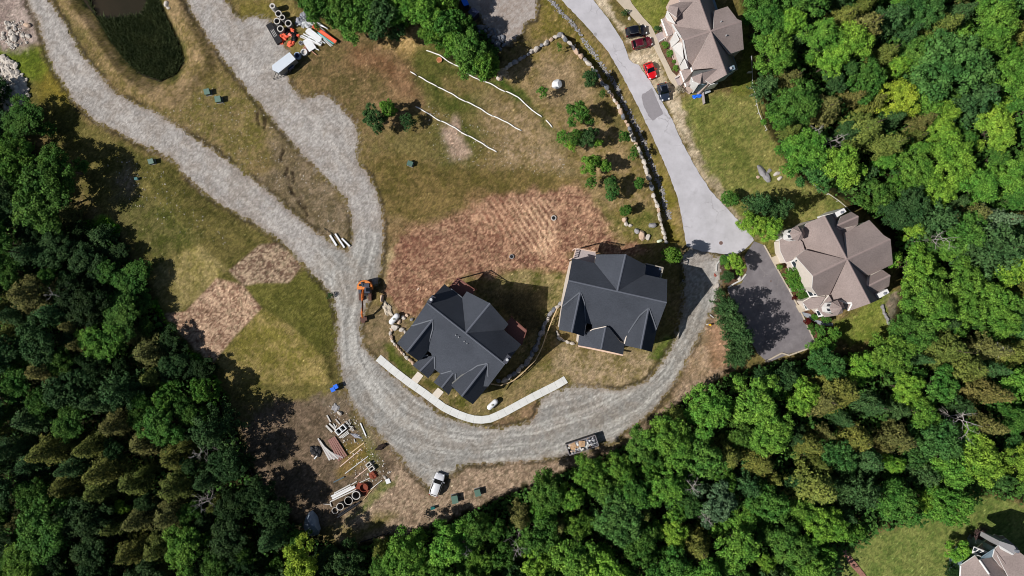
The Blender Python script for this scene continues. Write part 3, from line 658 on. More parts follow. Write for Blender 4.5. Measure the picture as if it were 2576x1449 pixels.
def crown_broad(seed, nl=15, leaf=.3, per=46, sub=11, ragged=.25):
    """broadleaf crown of radius 4 m standing from 3 to 11 m: limbs carry clusters, clusters carry leaf clumps"""
    rs = np.random.RandomState(seed); Cn = []; Rl = []
    ecc = rs.uniform(.82, 1.2); rot = rs.rand()*6.28; ph = rs.rand(3)*6.28
    for i in range(nl):
        u = (i+.4)/nl; a = i*2.39996+rs.normal()*.4
        out = 1+ragged*(math.sin(2*a+ph[0])*.5+math.sin(3*a+ph[1])*.4+rs.normal()*.35)
        r = 2.75*math.sqrt(u)*out; zz = 6.3+3.0*math.sqrt(max(0, 1-min(1, r/3.9)**2))+rs.normal()*.55
        x, y = r*math.cos(a)*ecc, r*math.sin(a)/ecc
        Cn.append((x*math.cos(rot)-y*math.sin(rot), x*math.sin(rot)+y*math.cos(rot), zz)); Rl.append(rs.uniform(.85, 1.5))
    for i in range(nl//2):
        a = rs.rand()*6.28; r = rs.uniform(2.0, 3.4); Cn.append((r*math.cos(a), r*math.sin(a), rs.uniform(4.0, 6.0))); Rl.append(rs.uniform(.6, 1.1))
    Cn = np.array(Cn); Rl = np.array(Rl); Ps = []; Ns = []
    for ci, (c, rl) in enumerate(zip(Cn, Rl)):
        for j in range(int(sub*rl*rl)+3):
            v0 = rs.normal(size=3); v0[2] = abs(v0[2])*.8-.25; v0 /= np.linalg.norm(v0)
            cc = c+v0*rl*rs.uniform(.75, 1.12)*np.array([1, 1, .8]); r2 = rs.uniform(.26, .58)
            dd = np.linalg.norm((cc-Cn)*np.array([1, 1, 1.2]), axis=1)/Rl; dd[ci] = 9
            if dd.min() < .6: continue
            n = int(per*(r2/.42)**1.6); v = rs.normal(size=(n, 3)); v[:, 2] += .5; v /= np.linalg.norm(v, axis=1)[:, None]
            stretch = 1+.5*np.clip((v@v0), 0, 1)[:, None]
            p = cc+v*r2*stretch*(.55+.6*rs.rand(n))[:, None]*np.array([1, 1, .85]); Ps.append(p); Ns.append(v+rs.normal(size=v.shape)*.5+np.array([0, 0, .3]))
    P = np.concatenate(Ps); N = np.concatenate(Ns)
    return quads_mesh('crown', leaf_quads(P, N, leaf, rs), M_LEAF)
def crown_spruce(seed, hgt_=7.5, rad=3.2, z0=4.2, layers=12, leaf=.32, droop=.28):
    """conifer crown: whorls of drooping boughs clothed in needle sprays, open gaps between"""
    rs = np.random.RandomState(seed); P = []; N = []
    for l in range(layers):
        t = l/(layers-1); z = z0+hgt_*t; rr = rad*(1-t)**.75*(.85+.3*rs.rand())+.15; nb = int(11-5*t)
        for b_ in range(nb):
            a = 2*math.pi*(b_+rs.rand()*.7)/nb+l*1.3; L = rr*rs.uniform(.65, 1.12)
            if rs.rand() < .08: continue
            n = max(4, int(L*22)); s = np.sqrt(rs.rand(n))*L; wdt = .10+.24*(1-s/L*.6)
            off = rs.normal(size=n)*wdt
            x = s*math.cos(a)-off*math.sin(a); y = s*math.sin(a)+off*math.cos(a)
            zz = z-droop*s*(.6+.8*s/rad)+.18*rs.normal(size=n)*.6
            P.append(np.stack([x, y, zz], 1)); dn = np.array([math.cos(a)*.45, math.sin(a)*.45, 1.0]); N.append(dn+rs.normal(size=(n, 3))*.45)
    return quads_mesh('crown', leaf_quads(np.concatenate(P), np.concatenate(N), leaf, rs, (.35, .75)), M_NEEDLE)
def crown_pine(seed, rad=3.6, z0=3.0, hgt_=9.5, leaf=.36):
    """soft pine: limbs ending in rounded tufts"""
    rs = np.random.RandomState(seed); P = []; N = []
    for l in range(11):
        t = l/10; z = z0+hgt_*t; rr = rad*(1-t)**.6+.35; nb = int(9-4*t)
        for b_ in range(nb):
            a = 2*math.pi*(b_+rs.rand()*.8)/nb+l*.9; L = rr*rs.uniform(.7, 1.15)
            for s in np.arange(.45, L, .5):
                n = 20; v = rs.normal(size=(n, 3)); v[:, 2] = np.abs(v[:, 2])*.9; v /= np.linalg.norm(v, axis=1)[:, None]
                c = np.array([math.cos(a)*s, math.sin(a)*s, z+.12*s]); P.append(c+v*(.28+.22*rs.rand())); N.append(v+rs.normal(size=v.shape)*.4)
    return quads_mesh('crown', leaf_quads(np.concatenate(P), np.concatenate(N), leaf, rs, (.4, .8)), M_NEEDLE)
def trunk_mesh(seed, h=8.0, r=.2, m=None, limbs=7, spread=2.6, lo=.45):
    r_ = random.Random(seed); mb = MB()
    pts = [(0, 0, -.3)]+[(r_.uniform(-.15, .15), r_.uniform(-.15, .15), h*k/5) for k in range(1, 6)]
    mb.tube(pts, [r*1.25, r, r*.85, r*.65, r*.45, r*.15], 8)
    for k in range(limbs):
        a = k*2.4+r_.random(); z = h*(lo+(.92-lo)*k/limbs); L = spread*r_.uniform(.6, 1.1)
        mb.tube([(0, 0, z), (math.cos(a)*L*.5, math.sin(a)*L*.5, z+L*.28), (math.cos(a+.2)*L, math.sin(a+.2)*L, z+L*.5)], [r*.4, r*.26, r*.08], 5)
    o = mb.build('trunk', m or M_BARK); me = o.data; bpy.data.objects.remove(o); return me
BROAD = [crown_broad(i, nl=nl, leaf=lf, per=pr, ragged=rg) for i, (nl, lf, pr, rg) in enumerate([(15, .28, 50, .25), (18, .26, 52, .4), (12, .32, 44, .45), (16, .28, 44, .55), (14, .26, 56, .35), (21, .27, 46, .2), (13, .3, 42, .6), (17, .26, 50, .45)])]
SPARSE = [crown_broad(20+i, nl=10, leaf=.36, per=20, sub=9, ragged=.5) for i in range(3)]
SPRUCE = [crown_spruce(40+i, *a) for i, a in enumerate([(7.5, 3.1), (8.2, 2.9), (6.5, 3.3), (7.2, 3.2)])]
PINE = [crown_pine(60+i) for i in range(3)]
T_BROAD = [trunk_mesh(80+i, 8.5, .2) for i in range(2)]
T_CON = [trunk_mesh(85, 13, .18, limbs=0)]
T_BIRCH = [trunk_mesh(87, 8.5, .1, M_BIRCH)]
def dead_mesh(seed, h=11, big=False):
    r_ = random.Random(seed); mb = MB()
    mb.tube([(0, 0, -.2), (.1, .05, h*.4), (.25, -.1, h*.75), (.3, 0, h)], [.16, .13, .09, .03], 7)
    def limb(p, dv, L, r, lv):
        q = p+dv*L*.5+Vector((r_.gauss(0, .12), r_.gauss(0, .12), r_.gauss(.05, .12)))*L*.4; e = q+(dv+Vector((r_.gauss(0, .3), r_.gauss(0, .3), r_.gauss(.1, .2)))).normalized()*L*.5
        mb.tube([p, q, e], [r, r*.7, r*.3], 5)
        if lv: 
            for _ in range(3):
                s = r_.choice([q, q, p.lerp(q, .5), e]); limb(s, (dv+Vector((r_.gauss(0, .7), r_.gauss(0, .7), r_.gauss(0, .3)))).normalized(), L*.55, r*.55, lv-1)
    for k in range(13 if not big else 9):
        a = k*2.4+r_.random(); z = h*(.35+.6*k/13); L = (2.6 if not big else 4.2)*r_.uniform(.6, 1.1)*(1.15-.7*k/13)
        limb(Vector((.2*k/13, 0, z)), Vector((math.cos(a), math.sin(a), .15)).normalized(), L, .055 if not big else .09, 2)
    o = mb.build('trunk', M_DEAD); me = o.data; bpy.data.objects.remove(o); return me
DEAD = [dead_mesh(1), dead_mesh(2, 12, True), dead_mesh(3, 10)]
# colour classes: (word, sRGB)
TC = {'bright': ('bright green', (106, 148, 58)), 'mid': ('mid green', (88, 128, 54)), 'dark': ('dark green', (70, 100, 56)), 'lime': ('lime green', (130, 168, 62)),
      'yellow': ('yellow green', (148, 168, 58)), 'blue': ('blue green', (84, 124, 62)), 'olive': ('olive', (112, 120, 56)), 'brown': ('brownish olive', (114, 112, 62)),
      'deep': ('deep green', (50, 76, 38)), 'silver': ('silvery green', (96, 124, 88)), 'grey': ('bare grey', (150, 144, 138))}
TREES = []
def inp(x, y, poly): return bool(inside(np.array([float(x)]), np.array([float(y)]), poly)[0])
GE, GW, GN = 'trees of the wood on the right and bottom', 'trees of the dark wood on the left', 'trees of the small wood at the top'
def tree(px, py, rp, kind, colr, group, z_mid=None, hs=None, note=None, name=None, seed=None):
    """px,py: where the crown's middle is seen; rp: crown radius in picture pixels"""
    r_ = random.Random(int(px*7+py*13)); rm = rp/14.6
    hs = hs if hs is not None else {'broad': rm/4*.55+.45, 'sparse': rm/4*.6+.35, 'spruce': rm/3*.5+.5, 'pine': rm/3.6*.6+.4, 'dead': rm/3.5*.5+.5, 'birch': rm/4*.6+.35}[kind]
    if group == GW: hs *= .86
    if group == GW and 500 < py < 985:
        for dxx, f in ((60, .5), (130, .62), (210, .78)):
            if not inp(px+dxx, py, WOODS[1]): hs *= f; break
    if group == GW and py < 340: hs *= .55
    zc = {'broad': 8.5, 'sparse': 8, 'spruce': 8, 'pine': 8, 'dead': 8, 'birch': 8}[kind]*hs
    p = W(px, py, zc); z = hgt(p.x, p.y)
    nm = name or {'broad': 'broadleaf_tree', 'sparse': 'broadleaf_tree', 'spruce': 'spruce_tree', 'pine': 'pine_tree', 'dead': 'dead_tree', 'birch': 'birch_tree'}[kind]
    root = empty(nm, (p.x, p.y, z-.02), r_.uniform(0, 6.28))
    cr0 = {'broad': 4.0, 'sparse': 4.0, 'spruce': 3.0, 'pine': 3.7, 'dead': 3.5, 'birch': 4.0}[kind]; sxy = rm/cr0
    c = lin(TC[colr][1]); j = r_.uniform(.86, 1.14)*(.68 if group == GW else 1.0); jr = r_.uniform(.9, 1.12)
    if kind == 'dead':
        t = link_mesh('trunk', r_.choice(DEAD if rm < 3.2 else [DEAD[1]]), root); t.scale = (sxy, sxy, hs)
    else:
        cm = {'broad': BROAD, 'sparse': SPARSE, 'spruce': SPRUCE, 'pine': PINE, 'birch': SPARSE}[kind]
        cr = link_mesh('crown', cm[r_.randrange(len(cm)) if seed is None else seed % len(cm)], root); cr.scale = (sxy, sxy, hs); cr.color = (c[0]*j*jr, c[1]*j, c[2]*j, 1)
        tm = {'broad': T_BROAD, 'sparse': T_BROAD, 'spruce': T_CON, 'pine': T_CON, 'birch': T_BIRCH}[kind]
        t = link_mesh('trunk', r_.choice(tm), root); t.scale = (min(sxy, 1.2), min(sxy, 1.2), hs)
    TREES.append(dict(o=root, x=px, y=py, r=rp, kind=kind, col=colr, group=group, note=note))
    return root
GE, GW, GN = 'trees of the wood on the right and bottom', 'trees of the dark wood on the left', 'trees of the small wood at the top'
GO = 'young trees growing in the enclosure beside the boulder wall'
# --- trees one can tell apart
SPECIAL = [(2400, 160, 92, 'broad', 'blue', GE), (2330, 130, 50, 'broad', 'mid', GE), (2150, 100, 52, 'broad', 'lime', GE), (2098, 150, 42, 'broad', 'lime', GE), (2075, 92, 50, 'broad', 'bright', GE),
 (2262, 245, 48, 'broad', 'yellow', GE), (2372, 285, 34, 'broad', 'lime', GE), (2380, 335, 36, 'broad', 'lime', GE), (2005, 262, 62, 'broad', 'mid', GE), (1955, 130, 50, 'broad', 'bright', GE),
 (1930, 215, 34, 'pine', 'dark', GE), (1925, 50, 48, 'broad', 'mid', GE), (2520, 555, 48, 'spruce', 'silver', GE), (2505, 625, 78, 'pine', 'dark', GE), (2285, 520, 54, 'broad', 'dark', GE),
 (2245, 45, 45, 'pine', 'dark', GE), (2190, 60, 55, 'spruce', 'brown', GE), (2130, 40, 40, 'spruce', 'olive', GE), (1998, 195, 38, 'spruce', 'brown', GE), (2083, 268, 46, 'spruce', 'brown', GE),
 (2190, 318, 52, 'spruce', 'olive', GE), (2330, 300, 30, 'spruce', 'brown', GE), (2240, 128, 34, 'spruce', 'olive', GE), (1805, 1270, 50, 'broad', 'silver', GE), (1765, 1150, 60, 'broad', 'mid', GE),
 (1690, 1110, 62, 'broad', 'bright', GE), (1900, 1010, 60, 'broad', 'bright', GE), (2020, 1000, 45, 'broad', 'lime', GE), (2120, 985, 62, 'spruce', 'olive', GE), (2080, 1010, 50, 'spruce', 'brown', GE),
 (2040, 1120, 42, 'spruce', 'olive', GE), (2060, 1230, 66, 'spruce', 'olive', GE), (2165, 1110, 44, 'spruce', 'olive', GE), (2270, 1110, 46, 'spruce', 'brown', GE), (1835, 1150, 45, 'spruce', 'olive', GE),
 (1920, 1170, 44, 'spruce', 'olive', GE), (2470, 1160, 62, 'broad', 'lime', GE), (2390, 1270, 52, 'broad', 'bright', GE), (2250, 1260, 56, 'broad', 'mid', GE), (2400, 880, 55, 'spruce', 'olive', GE),
 (2440, 925, 55, 'spruce', 'olive', GE), (2500, 880, 45, 'spruce', 'brown', GE), (2340, 760, 64, 'broad', 'bright', GE), (2440, 780, 50, 'broad', 'bright', GE), (2300, 840, 50, 'broad', 'mid', GE),
 (2500, 990, 50, 'spruce', 'brown', GE), (1310, 1310, 34, 'spruce', 'brown', GE), (1455, 1320, 36, 'broad', 'bright', GE), (1600, 1240, 50, 'broad', 'mid', GE), (1560, 1180, 40, 'broad', 'bright', GE),
 (1350, 1420, 46, 'broad', 'lime', GE), (757, 1420, 56, 'broad', 'yellow', GE), (460, 1378, 58, 'broad', 'bright', GW), (305, 1275, 22, 'broad', 'lime', GW), (110, 1330, 75, 'broad', 'mid', GW),
 (65, 1410, 60, 'broad', 'bright', GW), (420, 760, 0, '', '', ''), (300, 790, 60, 'broad', 'mid', GW), (250, 860, 58, 'broad', 'bright', GW), (210, 650, 52, 'broad', 'dark', GW), (100, 500, 75, 'broad', 'mid', GW),
 (140, 420, 55, 'broad', 'mid', GW), (55, 300, 60, 'broad', 'mid', GW), (30, 400, 55, 'broad', 'bright', GW), (60, 740, 60, 'spruce', 'brown', GW), (250, 1190, 55, 'spruce', 'olive', GW), (430, 1230, 50, 'spruce', 'olive', GW),
 (240, 1240, 45, 'spruce', 'olive', GW), (350, 1120, 45, 'spruce', 'brown', GW), (110, 1140, 52, 'spruce', 'olive', GW), (340, 1310, 45, 'spruce', 'brown', GW), (420, 1000, 40, 'broad', 'bright', GW), (510, 985, 34, 'broad', 'bright', GW),
 (900, 50, 50, 'broad', 'mid', GN), (865, 30, 45, 'broad', 'mid', GN), (960, 40, 50, 'broad', 'dark', GN), (1070, 30, 50, 'broad', 'bright', GN), (1120, 62, 44, 'broad', 'mid', GN), (1178, 128, 50, 'broad', 'mid', GN), (1090, 80, 34, 'broad', 'bright', GN),
 (1212, 160, 36, 'broad', 'bright', GN), (800, 20, 42, 'broad', 'mid', GN), (1010, 15, 44, 'broad', 'bright', GN), (1140, 100, 30, 'broad', 'bright', GN), (1232, 150, 24, 'birch', 'bright', GN), (1195, 175, 20, 'birch', 'bright', GN)]
DEADS = [(1302, 1385, 40, GE), (2425, 1058, 36, GE), (2105, 350, 34, GE), (2055, 325, 26, GE), (1745, 1225, 40, GE), (500, 1140, 34, GW), (505, 1270, 26, GW), (1780, 1310, 24, GE), (1175, 1385, 24, GE), (2520, 880, 34, GE), (130, 740, 30, GW), (2370, 600, 22, GE)]
taken = []
for (x, y, r, k, c, g) in SPECIAL:
    if r: taken.append((x, y, r)); tree(x, y, r, k, c, g)
for (x, y, r, g) in DEADS: taken.append((x, y, r*.6)); tree(x, y, r, 'dead', 'grey', g, hs=1.22)
CONZ = [PP('2050,-60 2620,-60 2620,110 2400,90 2250,90 2120,60'), PP('1990,920 2130,930 2290,1000 2330,1090 2200,1180 2130,1290 1990,1230 1800,1200 1730,1130 1850,1080 1990,1080'), PP('2290,850 2576,840 2576,960 2330,960'),
        PP('2040,220 2330,270 2320,350 2200,370 2060,330'), PP('-80,1060 350,1050 560,1130 560,1290 200,1290 -80,1200'), PP('-80,620 150,640 170,820 -80,860'), PP('300,1290 420,1290 360,1500 280,1500')]
LIGHTZ = [PP('1950,380 2240,330 2500,380 2620,460 2620,520 2280,470 2100,450'), PP('2250,500 2400,560 2420,720 2280,720'), PP('2260,680 2500,700 2520,850 2260,830'), PP('1640,1020 1900,930 1960,1060 1700,1100'), PP('2130,1200 2500,1180 2400,1290 2200,1320')]
rg_ = random.Random(21)
def inp(x, y, poly): return bool(inside(np.array([float(x)]), np.array([float(y)]), poly)[0])
def edge_in(x, y, r, poly):
    return all(inp(x+r*math.cos(a), y+r*math.sin(a), poly) for a in (0, 1.57, 3.14, 4.71))
def fill(poly, n_try, group, rr, cols, cons, minf=.66, lim=(-60, -60, 2640, 1510)):
    xs = [p[0] for p in poly]; ys = [p[1] for p in poly]; xs = (max(min(xs), lim[0]), min(max(xs), lim[2])); ys = (max(min(ys), lim[1]), min(max(ys), lim[3])); c_ = 0
    for _ in range(n_try):
        x, y = rg_.uniform(*xs), rg_.uniform(*ys); r = rg_.uniform(*rr)
        if not inp(x, y, poly) or not edge_in(x, y, r*.7, poly): continue
        if any((x-a)**2+(y-b)**2 < ((r+q)*minf)**2 for a, b, q in taken): continue
        con = any(inp(x, y, z) for z in CONZ); lt = any(inp(x, y, z) for z in LIGHTZ)
        if con and rg_.random() < .6 or rg_.random() < cons: k, c = 'spruce', rg_.choice(['olive', 'olive', 'brown', 'dark'] if con else ['olive', 'dark', 'brown']); r = min(r, 46)
        else: k = 'broad' if rg_.random() < .93 else 'pine'; c = rg_.choice(['bright', 'bright', 'mid', 'lime'] if lt else cols); 
        if k == 'pine': c = 'dark'
        taken.append((x, y, r)); tree(x, y, r, k, c, group); c_ += 1
    return c_
for rr, t in (((48, 66), 700), ((36, 48), 1600), ((24, 34), 2600)):
    fill(WOODS[0], t, GE, rr, ['mid', 'mid', 'bright', 'bright', 'blue', 'mid', 'lime', 'bright', 'dark'], .08)
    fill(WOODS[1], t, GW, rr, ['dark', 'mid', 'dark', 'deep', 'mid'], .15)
    fill(WOODS[2], t//4, GN, rr, ['mid', 'dark', 'bright'], .0)
# --- single trees with a look or place of their own
def solo(px, py, rp, kind, colr, label, cat='tree', hs=None, name=None, group=None, seed=None):
    t = tree(px, py, rp, kind, colr, None, hs=hs, name=name, seed=seed); tag(t, label, cat, group); return t
solo(*C2(245, 890), 31, 'broad', 'dark', 'dark round tree, largest of the three beside the second gravel track', hs=.5)
solo(*C2(345, 815), 21, 'broad', 'bright', 'bright green tree touching the dark round tree by the gravel track', hs=.5)
solo(*C2(490, 910), 23, 'sparse', 'dark', 'thin dark tree at the right end of the trio beside the gravel track', hs=.35)
ORCH = [(1880, 585, 21, 'broad', 'dark', 'dark leafy tree leaning over the boulder wall near the drainage swale', .45), (1645, 350, 8, 'sparse', 'bright', 'tiny sapling just inside the top corner of the boulder wall', .3),
 (1515, 690, 15, 'sparse', 'bright', 'bright sparse sapling left of the white boulder', .38), (1800, 850, 31, 'broad', 'mid', 'big round green tree below the white boulder', .62),
 (1675, 1035, 18, 'sparse', 'bright', 'light green tree at the left end of the row of trees', .4), (1765, 1030, 20, 'broad', 'mid', 'tree in the row, just right of its light green leftmost tree', .5),
 (1865, 1030, 24, 'broad', 'dark', 'dark tree in the row below the big round green tree', .52), (1945, 1080, 13, 'sparse', 'lime', 'small lime green tree at the right of the row of four', .35),
 (1735, 1110, 15, 'sparse', 'lime', 'pale green bush below the row of four trees', .35), (2140, 1025, 14, 'broad', 'mid', 'small tree close to the wall, level with the row of four', .4),
 (2205, 1150, 15, 'sparse', 'mid', 'thin tree with a pale trunk beside the wall', .45), (1885, 1235, 26, 'broad', 'bright', 'wide bright tree in the middle of the enclosure', .52),
 (1990, 1250, 19, 'broad', 'bright', 'bright tree touching the right of the wide bright tree', .46), (1880, 1375, 17, 'sparse', 'mid', 'loose green tree below the wide bright tree', .4),
 (2040, 1395, 21, 'broad', 'blue', 'blue green tree below the paired bright trees', .48), (2250, 1380, 15, 'broad', 'mid', 'small round tree near the lower part of the wall', .4), (1975, 705, 9, 'sparse', 'mid', 'small sapling beside the upper right stretch of the wall', .3)]
for (cx, cy, r, k, c, lb, h_) in ORCH: solo(*C2(cx, cy), r, k, c, lb, hs=h_, group=GO)
solo(*C5(2045, 15), 17, 'broad', 'blue', 'blue green tree directly above the round shrub near the boulders', hs=.42, group=GO)
solo(*C5(2150, 135), 16, 'broad', 'mid', 'round green shrub tree above the short row of boulders', hs=.32, group=GO)
solo(*C5(2505, 480), 22, 'broad', 'bright', 'bright slim tree in the shade of the right dark roofed house', hs=.75)
solo(*C6(360, 45), 22, 'broad', 'mid', 'round green bush on the lawn above the duplex', 'bush', hs=.38, name='bush')
solo(*C6(590, 88), 35, 'pine', 'dark', 'large dark pine above the duplex, left of its partner', hs=.85)
solo(*C6(748, 115), 31, 'pine', 'dark', 'dark pine with a long shadow, on the lawn above the duplex', hs=.95)
solo(*C6(540, 240), 34, 'broad', 'lime', 'lime green tree below the big dark pine, by the road end', hs=.6)
solo(*C6(680, 270), 32, 'broad', 'lime', 'lime green tree nearest the duplex turret', hs=.6)
solo(*C6(325, 510), 15, 'broad', 'mid', 'green shrub at the top left of the driveway island bed', 'shrub', hs=.22, name='shrub')
solo(*C6(410, 540), 24, 'broad', 'lime', 'yellowish round tree in the driveway island bed', hs=.5)
solo(*C6(345, 640), 16, 'broad', 'dark', 'dark shrub at the bottom of the driveway island bed', 'shrub', hs=.25, name='shrub')
for i, (cx, cy, r, h_, lb) in enumerate([(290, 760, 12, .4, 'small pine at the top of the pine row beside the dark driveway'), (345, 860, 32, .85, 'second pine from the top of the row beside the driveway'), (395, 975, 36, .95, 'tall pine in the upper middle of the row beside the driveway'),
    (445, 1085, 38, 1.0, 'tall pine in the lower middle of the row beside the driveway'), (455, 1195, 34, .95, 'second pine from the bottom of the row beside the driveway'), (420, 1270, 26, .75, 'lowest pine of the row beside the dark driveway')]):
    solo(*C6(cx, cy), r, 'pine', 'dark', lb, hs=h_, group='pines in a row beside the driveway')
for (cx, cy, r, c, h_, lb, nm) in [(735, 565, 7, 'bright', .15, 'small round shrub beside the upper entrance of the duplex', 'shrub'), (835, 640, 22, 'bright', .42, 'big bright tree in the bed before the duplex, above its twin', 'tree'),
    (870, 700, 20, 'bright', .4, 'big bright tree in the bed before the duplex, below its twin', 'tree'), (910, 775, 14, 'mid', .28, 'green shrub at the lower end of the duplex bed', 'shrub'),
    (1090, 960, 11, 'mid', .2, 'green shrub against the lower corner of the duplex', 'shrub'), (1000, 945, 9, 'bright', .16, 'low green shrub between the lower porch and the grey path', 'shrub'),
    (965, 1015, 10, 'mid', .16, 'green shrub below the dark red shrub by the driveway', 'shrub'), (1040, 1050, 17, 'mid', .3, 'green bush left of the round lawn tree below the duplex', 'shrub'), (1140, 1075, 20, 'bright', .45, 'round bright tree at the edge of the lawn below the duplex', 'tree'),
    (1060, 1170, 30, 'bright', .5, 'bright tree at the lower corner of the dark driveway', 'tree')]:
    solo(*C6(cx, cy), r, 'broad', c, lb, nm, hs=h_, name='garden_tree' if nm == 'tree' else 'shrub')
TC['red'] = ('dark red', (96, 30, 34)); TC['purple'] = ('purple grey', (98, 80, 80)); TC['white'] = ('whitish', (186, 180, 160))
solo(*C6(945, 975), 9, 'broad', 'red', 'dark red round shrub beside the driveway corner and the grey path', 'shrub', hs=.18, name='shrub')
solo(*C6(845, 798), 6, 'broad', 'red', 'small red shrub in the duplex bed beside the driveway edge', 'shrub', hs=.12, name='shrub')
solo(*C2(2390, 215), 9, 'broad', 'dark', 'dark green shrub in the mulch beside the upper porch steps', 'shrub', hs=.18, name='shrub')
solo(*C2(2445, 335), 9, 'broad', 'bright', 'green shrub at the top of the bed before the tan duplex', 'shrub', hs=.15, name='shrub')
solo(*C2(2480, 400), 10, 'broad', 'bright', 'green shrub second from the top of the bed before the tan duplex', 'shrub', hs=.16, name='shrub')
solo(*C2(2512, 462), 5, 'broad', 'bright', 'smallest green shrub in the bed before the tan duplex', 'shrub', hs=.12, name='shrub')
solo(*C2(2525, 510), 8, 'broad', 'bright', 'green shrub at the bottom of the bed before the tan duplex', 'shrub', hs=.16, name='shrub')
solo(*C2(2555, 670), 10, 'sparse', 'white', 'white flowering shrub beside the lower porch near the parked blue car', 'shrub', hs=.2, name='shrub')
solo(*C2(1215, 560), 16, 'sparse', 'white', 'whitish flowering bush at the lower left end of the boulder wall', 'shrub', hs=.3, name='shrub')
solo(*C2(2140, 90), 9, 'sparse', 'dark', 'low dark shrub between the road shoulder and the footpath', 'shrub', hs=.1, name='shrub')
solo(2415, 1390, 28, 'broad', 'lime', 'round clipped lime green tree beside the bottom right house', hs=.5, seed=4)
solo(2461, 1345, 18, 'sparse', 'purple', 'purple grey bush in the bed above the bottom right house', 'shrub', hs=.25, name='shrub')
solo(2400, 1440, 20, 'broad', 'deep', 'dark shrub at the bottom edge beside the bottom right house', 'shrub', hs=.3, name='shrub')
solo(2072, 1395, 30, 'broad', 'bright', 'bright tree beside the brick edged bed of the lower right lawn', hs=.7)
solo(830, 744, 8, 'sparse', 'dark', 'small dark weed bush at the left edge of the gravel road', 'shrub', hs=.12, name='shrub')
# --- undergrowth: nobody could count it
rs = np.random.RandomState(3); UP = []; UC = []
for poly, n, hm in ((WOODS[0], 170000, 8.5), (WOODS[1], 40000, 4.5), (WOODS[2], 16000, 4.0)):
    q = np.array([tuple(W(*p)[:2]) for p in poly]); lo = np.maximum(q.min(0), [-103, -60]); hi = np.minimum(q.max(0), [103, 60])
    x = rs.uniform(lo[0], hi[0], n); y = rs.uniform(lo[1], hi[1], n); k = inside(x, y, [tuple(a) for a in q])
    x, y = x[k], y[k]; f = fbm(x*.35, y*.35, 91, 4, .6)
    UP.append(np.stack([x, y, .25+hm*np.clip(f-.3, 0, 1)*1.6*rs.rand(len(x))**.5+.3*rs.rand(len(x))], 1))
P_ = np.concatenate(UP); N_ = rs.normal(size=P_.shape)*.5+np.array([-.2, 0, 1])
o = link_mesh('undergrowth', quads_mesh('undergrowth', leaf_quads(P_, N_, .6, rs), M_LEAF)); o.color = lin((72, 106, 46))
tag(o, 'green saplings and ferns covering the woodland floor', 'undergrowth', kind='stuff')
q = [tuple(W(*p)[:2]) for p in PP('372,760 398,755 445,850 535,925 565,985 585,1015 545,965 480,905')]+[]
x = rs.uniform(-70, -45, 9000); y = rs.uniform(-30, 5, 9000)
k = inside(x, y, q); P1 = np.stack([x[k], y[k], .1+.7*rs.rand(k.sum())], 1)
q2 = [tuple(W(*p)[:2]) for p in PP('205,560 260,545 300,565 305,595 255,600 218,590')]
x = rs.uniform(-82, -65, 9000); y = rs.uniform(5, 20, 9000); k = inside(x, y, q2); P2 = np.stack([x[k], y[k], .1+.4*rs.rand(k.sum())], 1)
P_ = np.concatenate([P1, P2]); o = link_mesh('ferns', quads_mesh('ferns', leaf_quads(P_, rs.normal(size=P_.shape)*.5+np.array([0, 0, 1]), .4, rs), M_LEAF)); o.color = lin((84, 128, 30))
tag(o, 'bright green ferns along the edge of the left wood', 'ferns', kind='stuff')
# reeds in the pond
q = [tuple(W(*p)[:2]) for p in PP('205,-30 240,45 275,105 310,150 350,183 398,199 438,180 454,150 440,102 410,42 376,-30 366,0 350,32 300,42 262,45 232,34 215,0 200,-40')]
n = 52000; x = rs.uniform(-82, -60, n); y = rs.uniform(36, 57, n); k = inside(x, y, q); x = x[k]; y = y[k]; n = len(x)
z = np.array([hgt(a, b) for a, b in zip(x, y)]); z = np.maximum(z, -1.0); hh = rs.uniform(.4, 1.2, n); an = rs.rand(n)*6.28; lean = rs.normal(size=(n, 2))*.35+np.array([.25, .1])
v = np.zeros((n, 4, 3)); wv = .09
v[:, 0] = np.stack([x-np.cos(an)*wv, y-np.sin(an)*wv, z], 1); v[:, 1] = np.stack([x+np.cos(an)*wv, y+np.sin(an)*wv, z], 1)
tp = np.stack([x+lean[:, 0], y+lean[:, 1], z+hh], 1); v[:, 2] = tp+np.stack([np.cos(an)*.02, np.sin(an)*.02, 0*an], 1); v[:, 3] = tp
o = link_mesh('reeds', quads_mesh('reeds', v.reshape(-1, 3), M_LEAF)); o.color = lin((80, 90, 58))
tag(o, 'dark green reeds filling the shallow end of the pond', 'reeds', kind='stuff')
# ================================================================ HOUSES
def plane3(C, a, b, c):
    """plane through three (crop x, crop y, height) points"""
    A, B_, D = [W(*C(p[0], p[1]), p[2]) for p in (a, b, c)]
    n = (B_-A).cross(D-A).normalized()
    if n.z < 0: n = -n
    return (A, n)
def onplane(C, pl, cx, cy):
    px, py = C(cx, cy); o = Vector((0, 0, CAMH)); dv = Vector(((px-1288)/FP, -(py-724.5)/FP, -1))
    t = (pl[0]-o).dot(pl[1])/dv.dot(pl[1]); return o+dv*t
def roof_part(mb, C, pl, pts, th=.22, lift=0.0):
    P3 = [onplane(C, pl, *p) if len(p) == 2 else W(*C(p[0], p[1]), p[2]) for p in pts]
    mb.prism([(p.x, p.y, p.z+lift) for p in P3], -th, None, 0, side=1)
    return P3
class Strips:
    def __init__(s): s.v = []
    def build(s, name, m, parent):
        for q in s.v: MB().add(q, [(0, 1, 2, 3), (0, 4, 5, 1), (1, 5, 6, 2), (2, 6, 7, 3), (3, 7, 4, 0)]).build(name, m, parent)
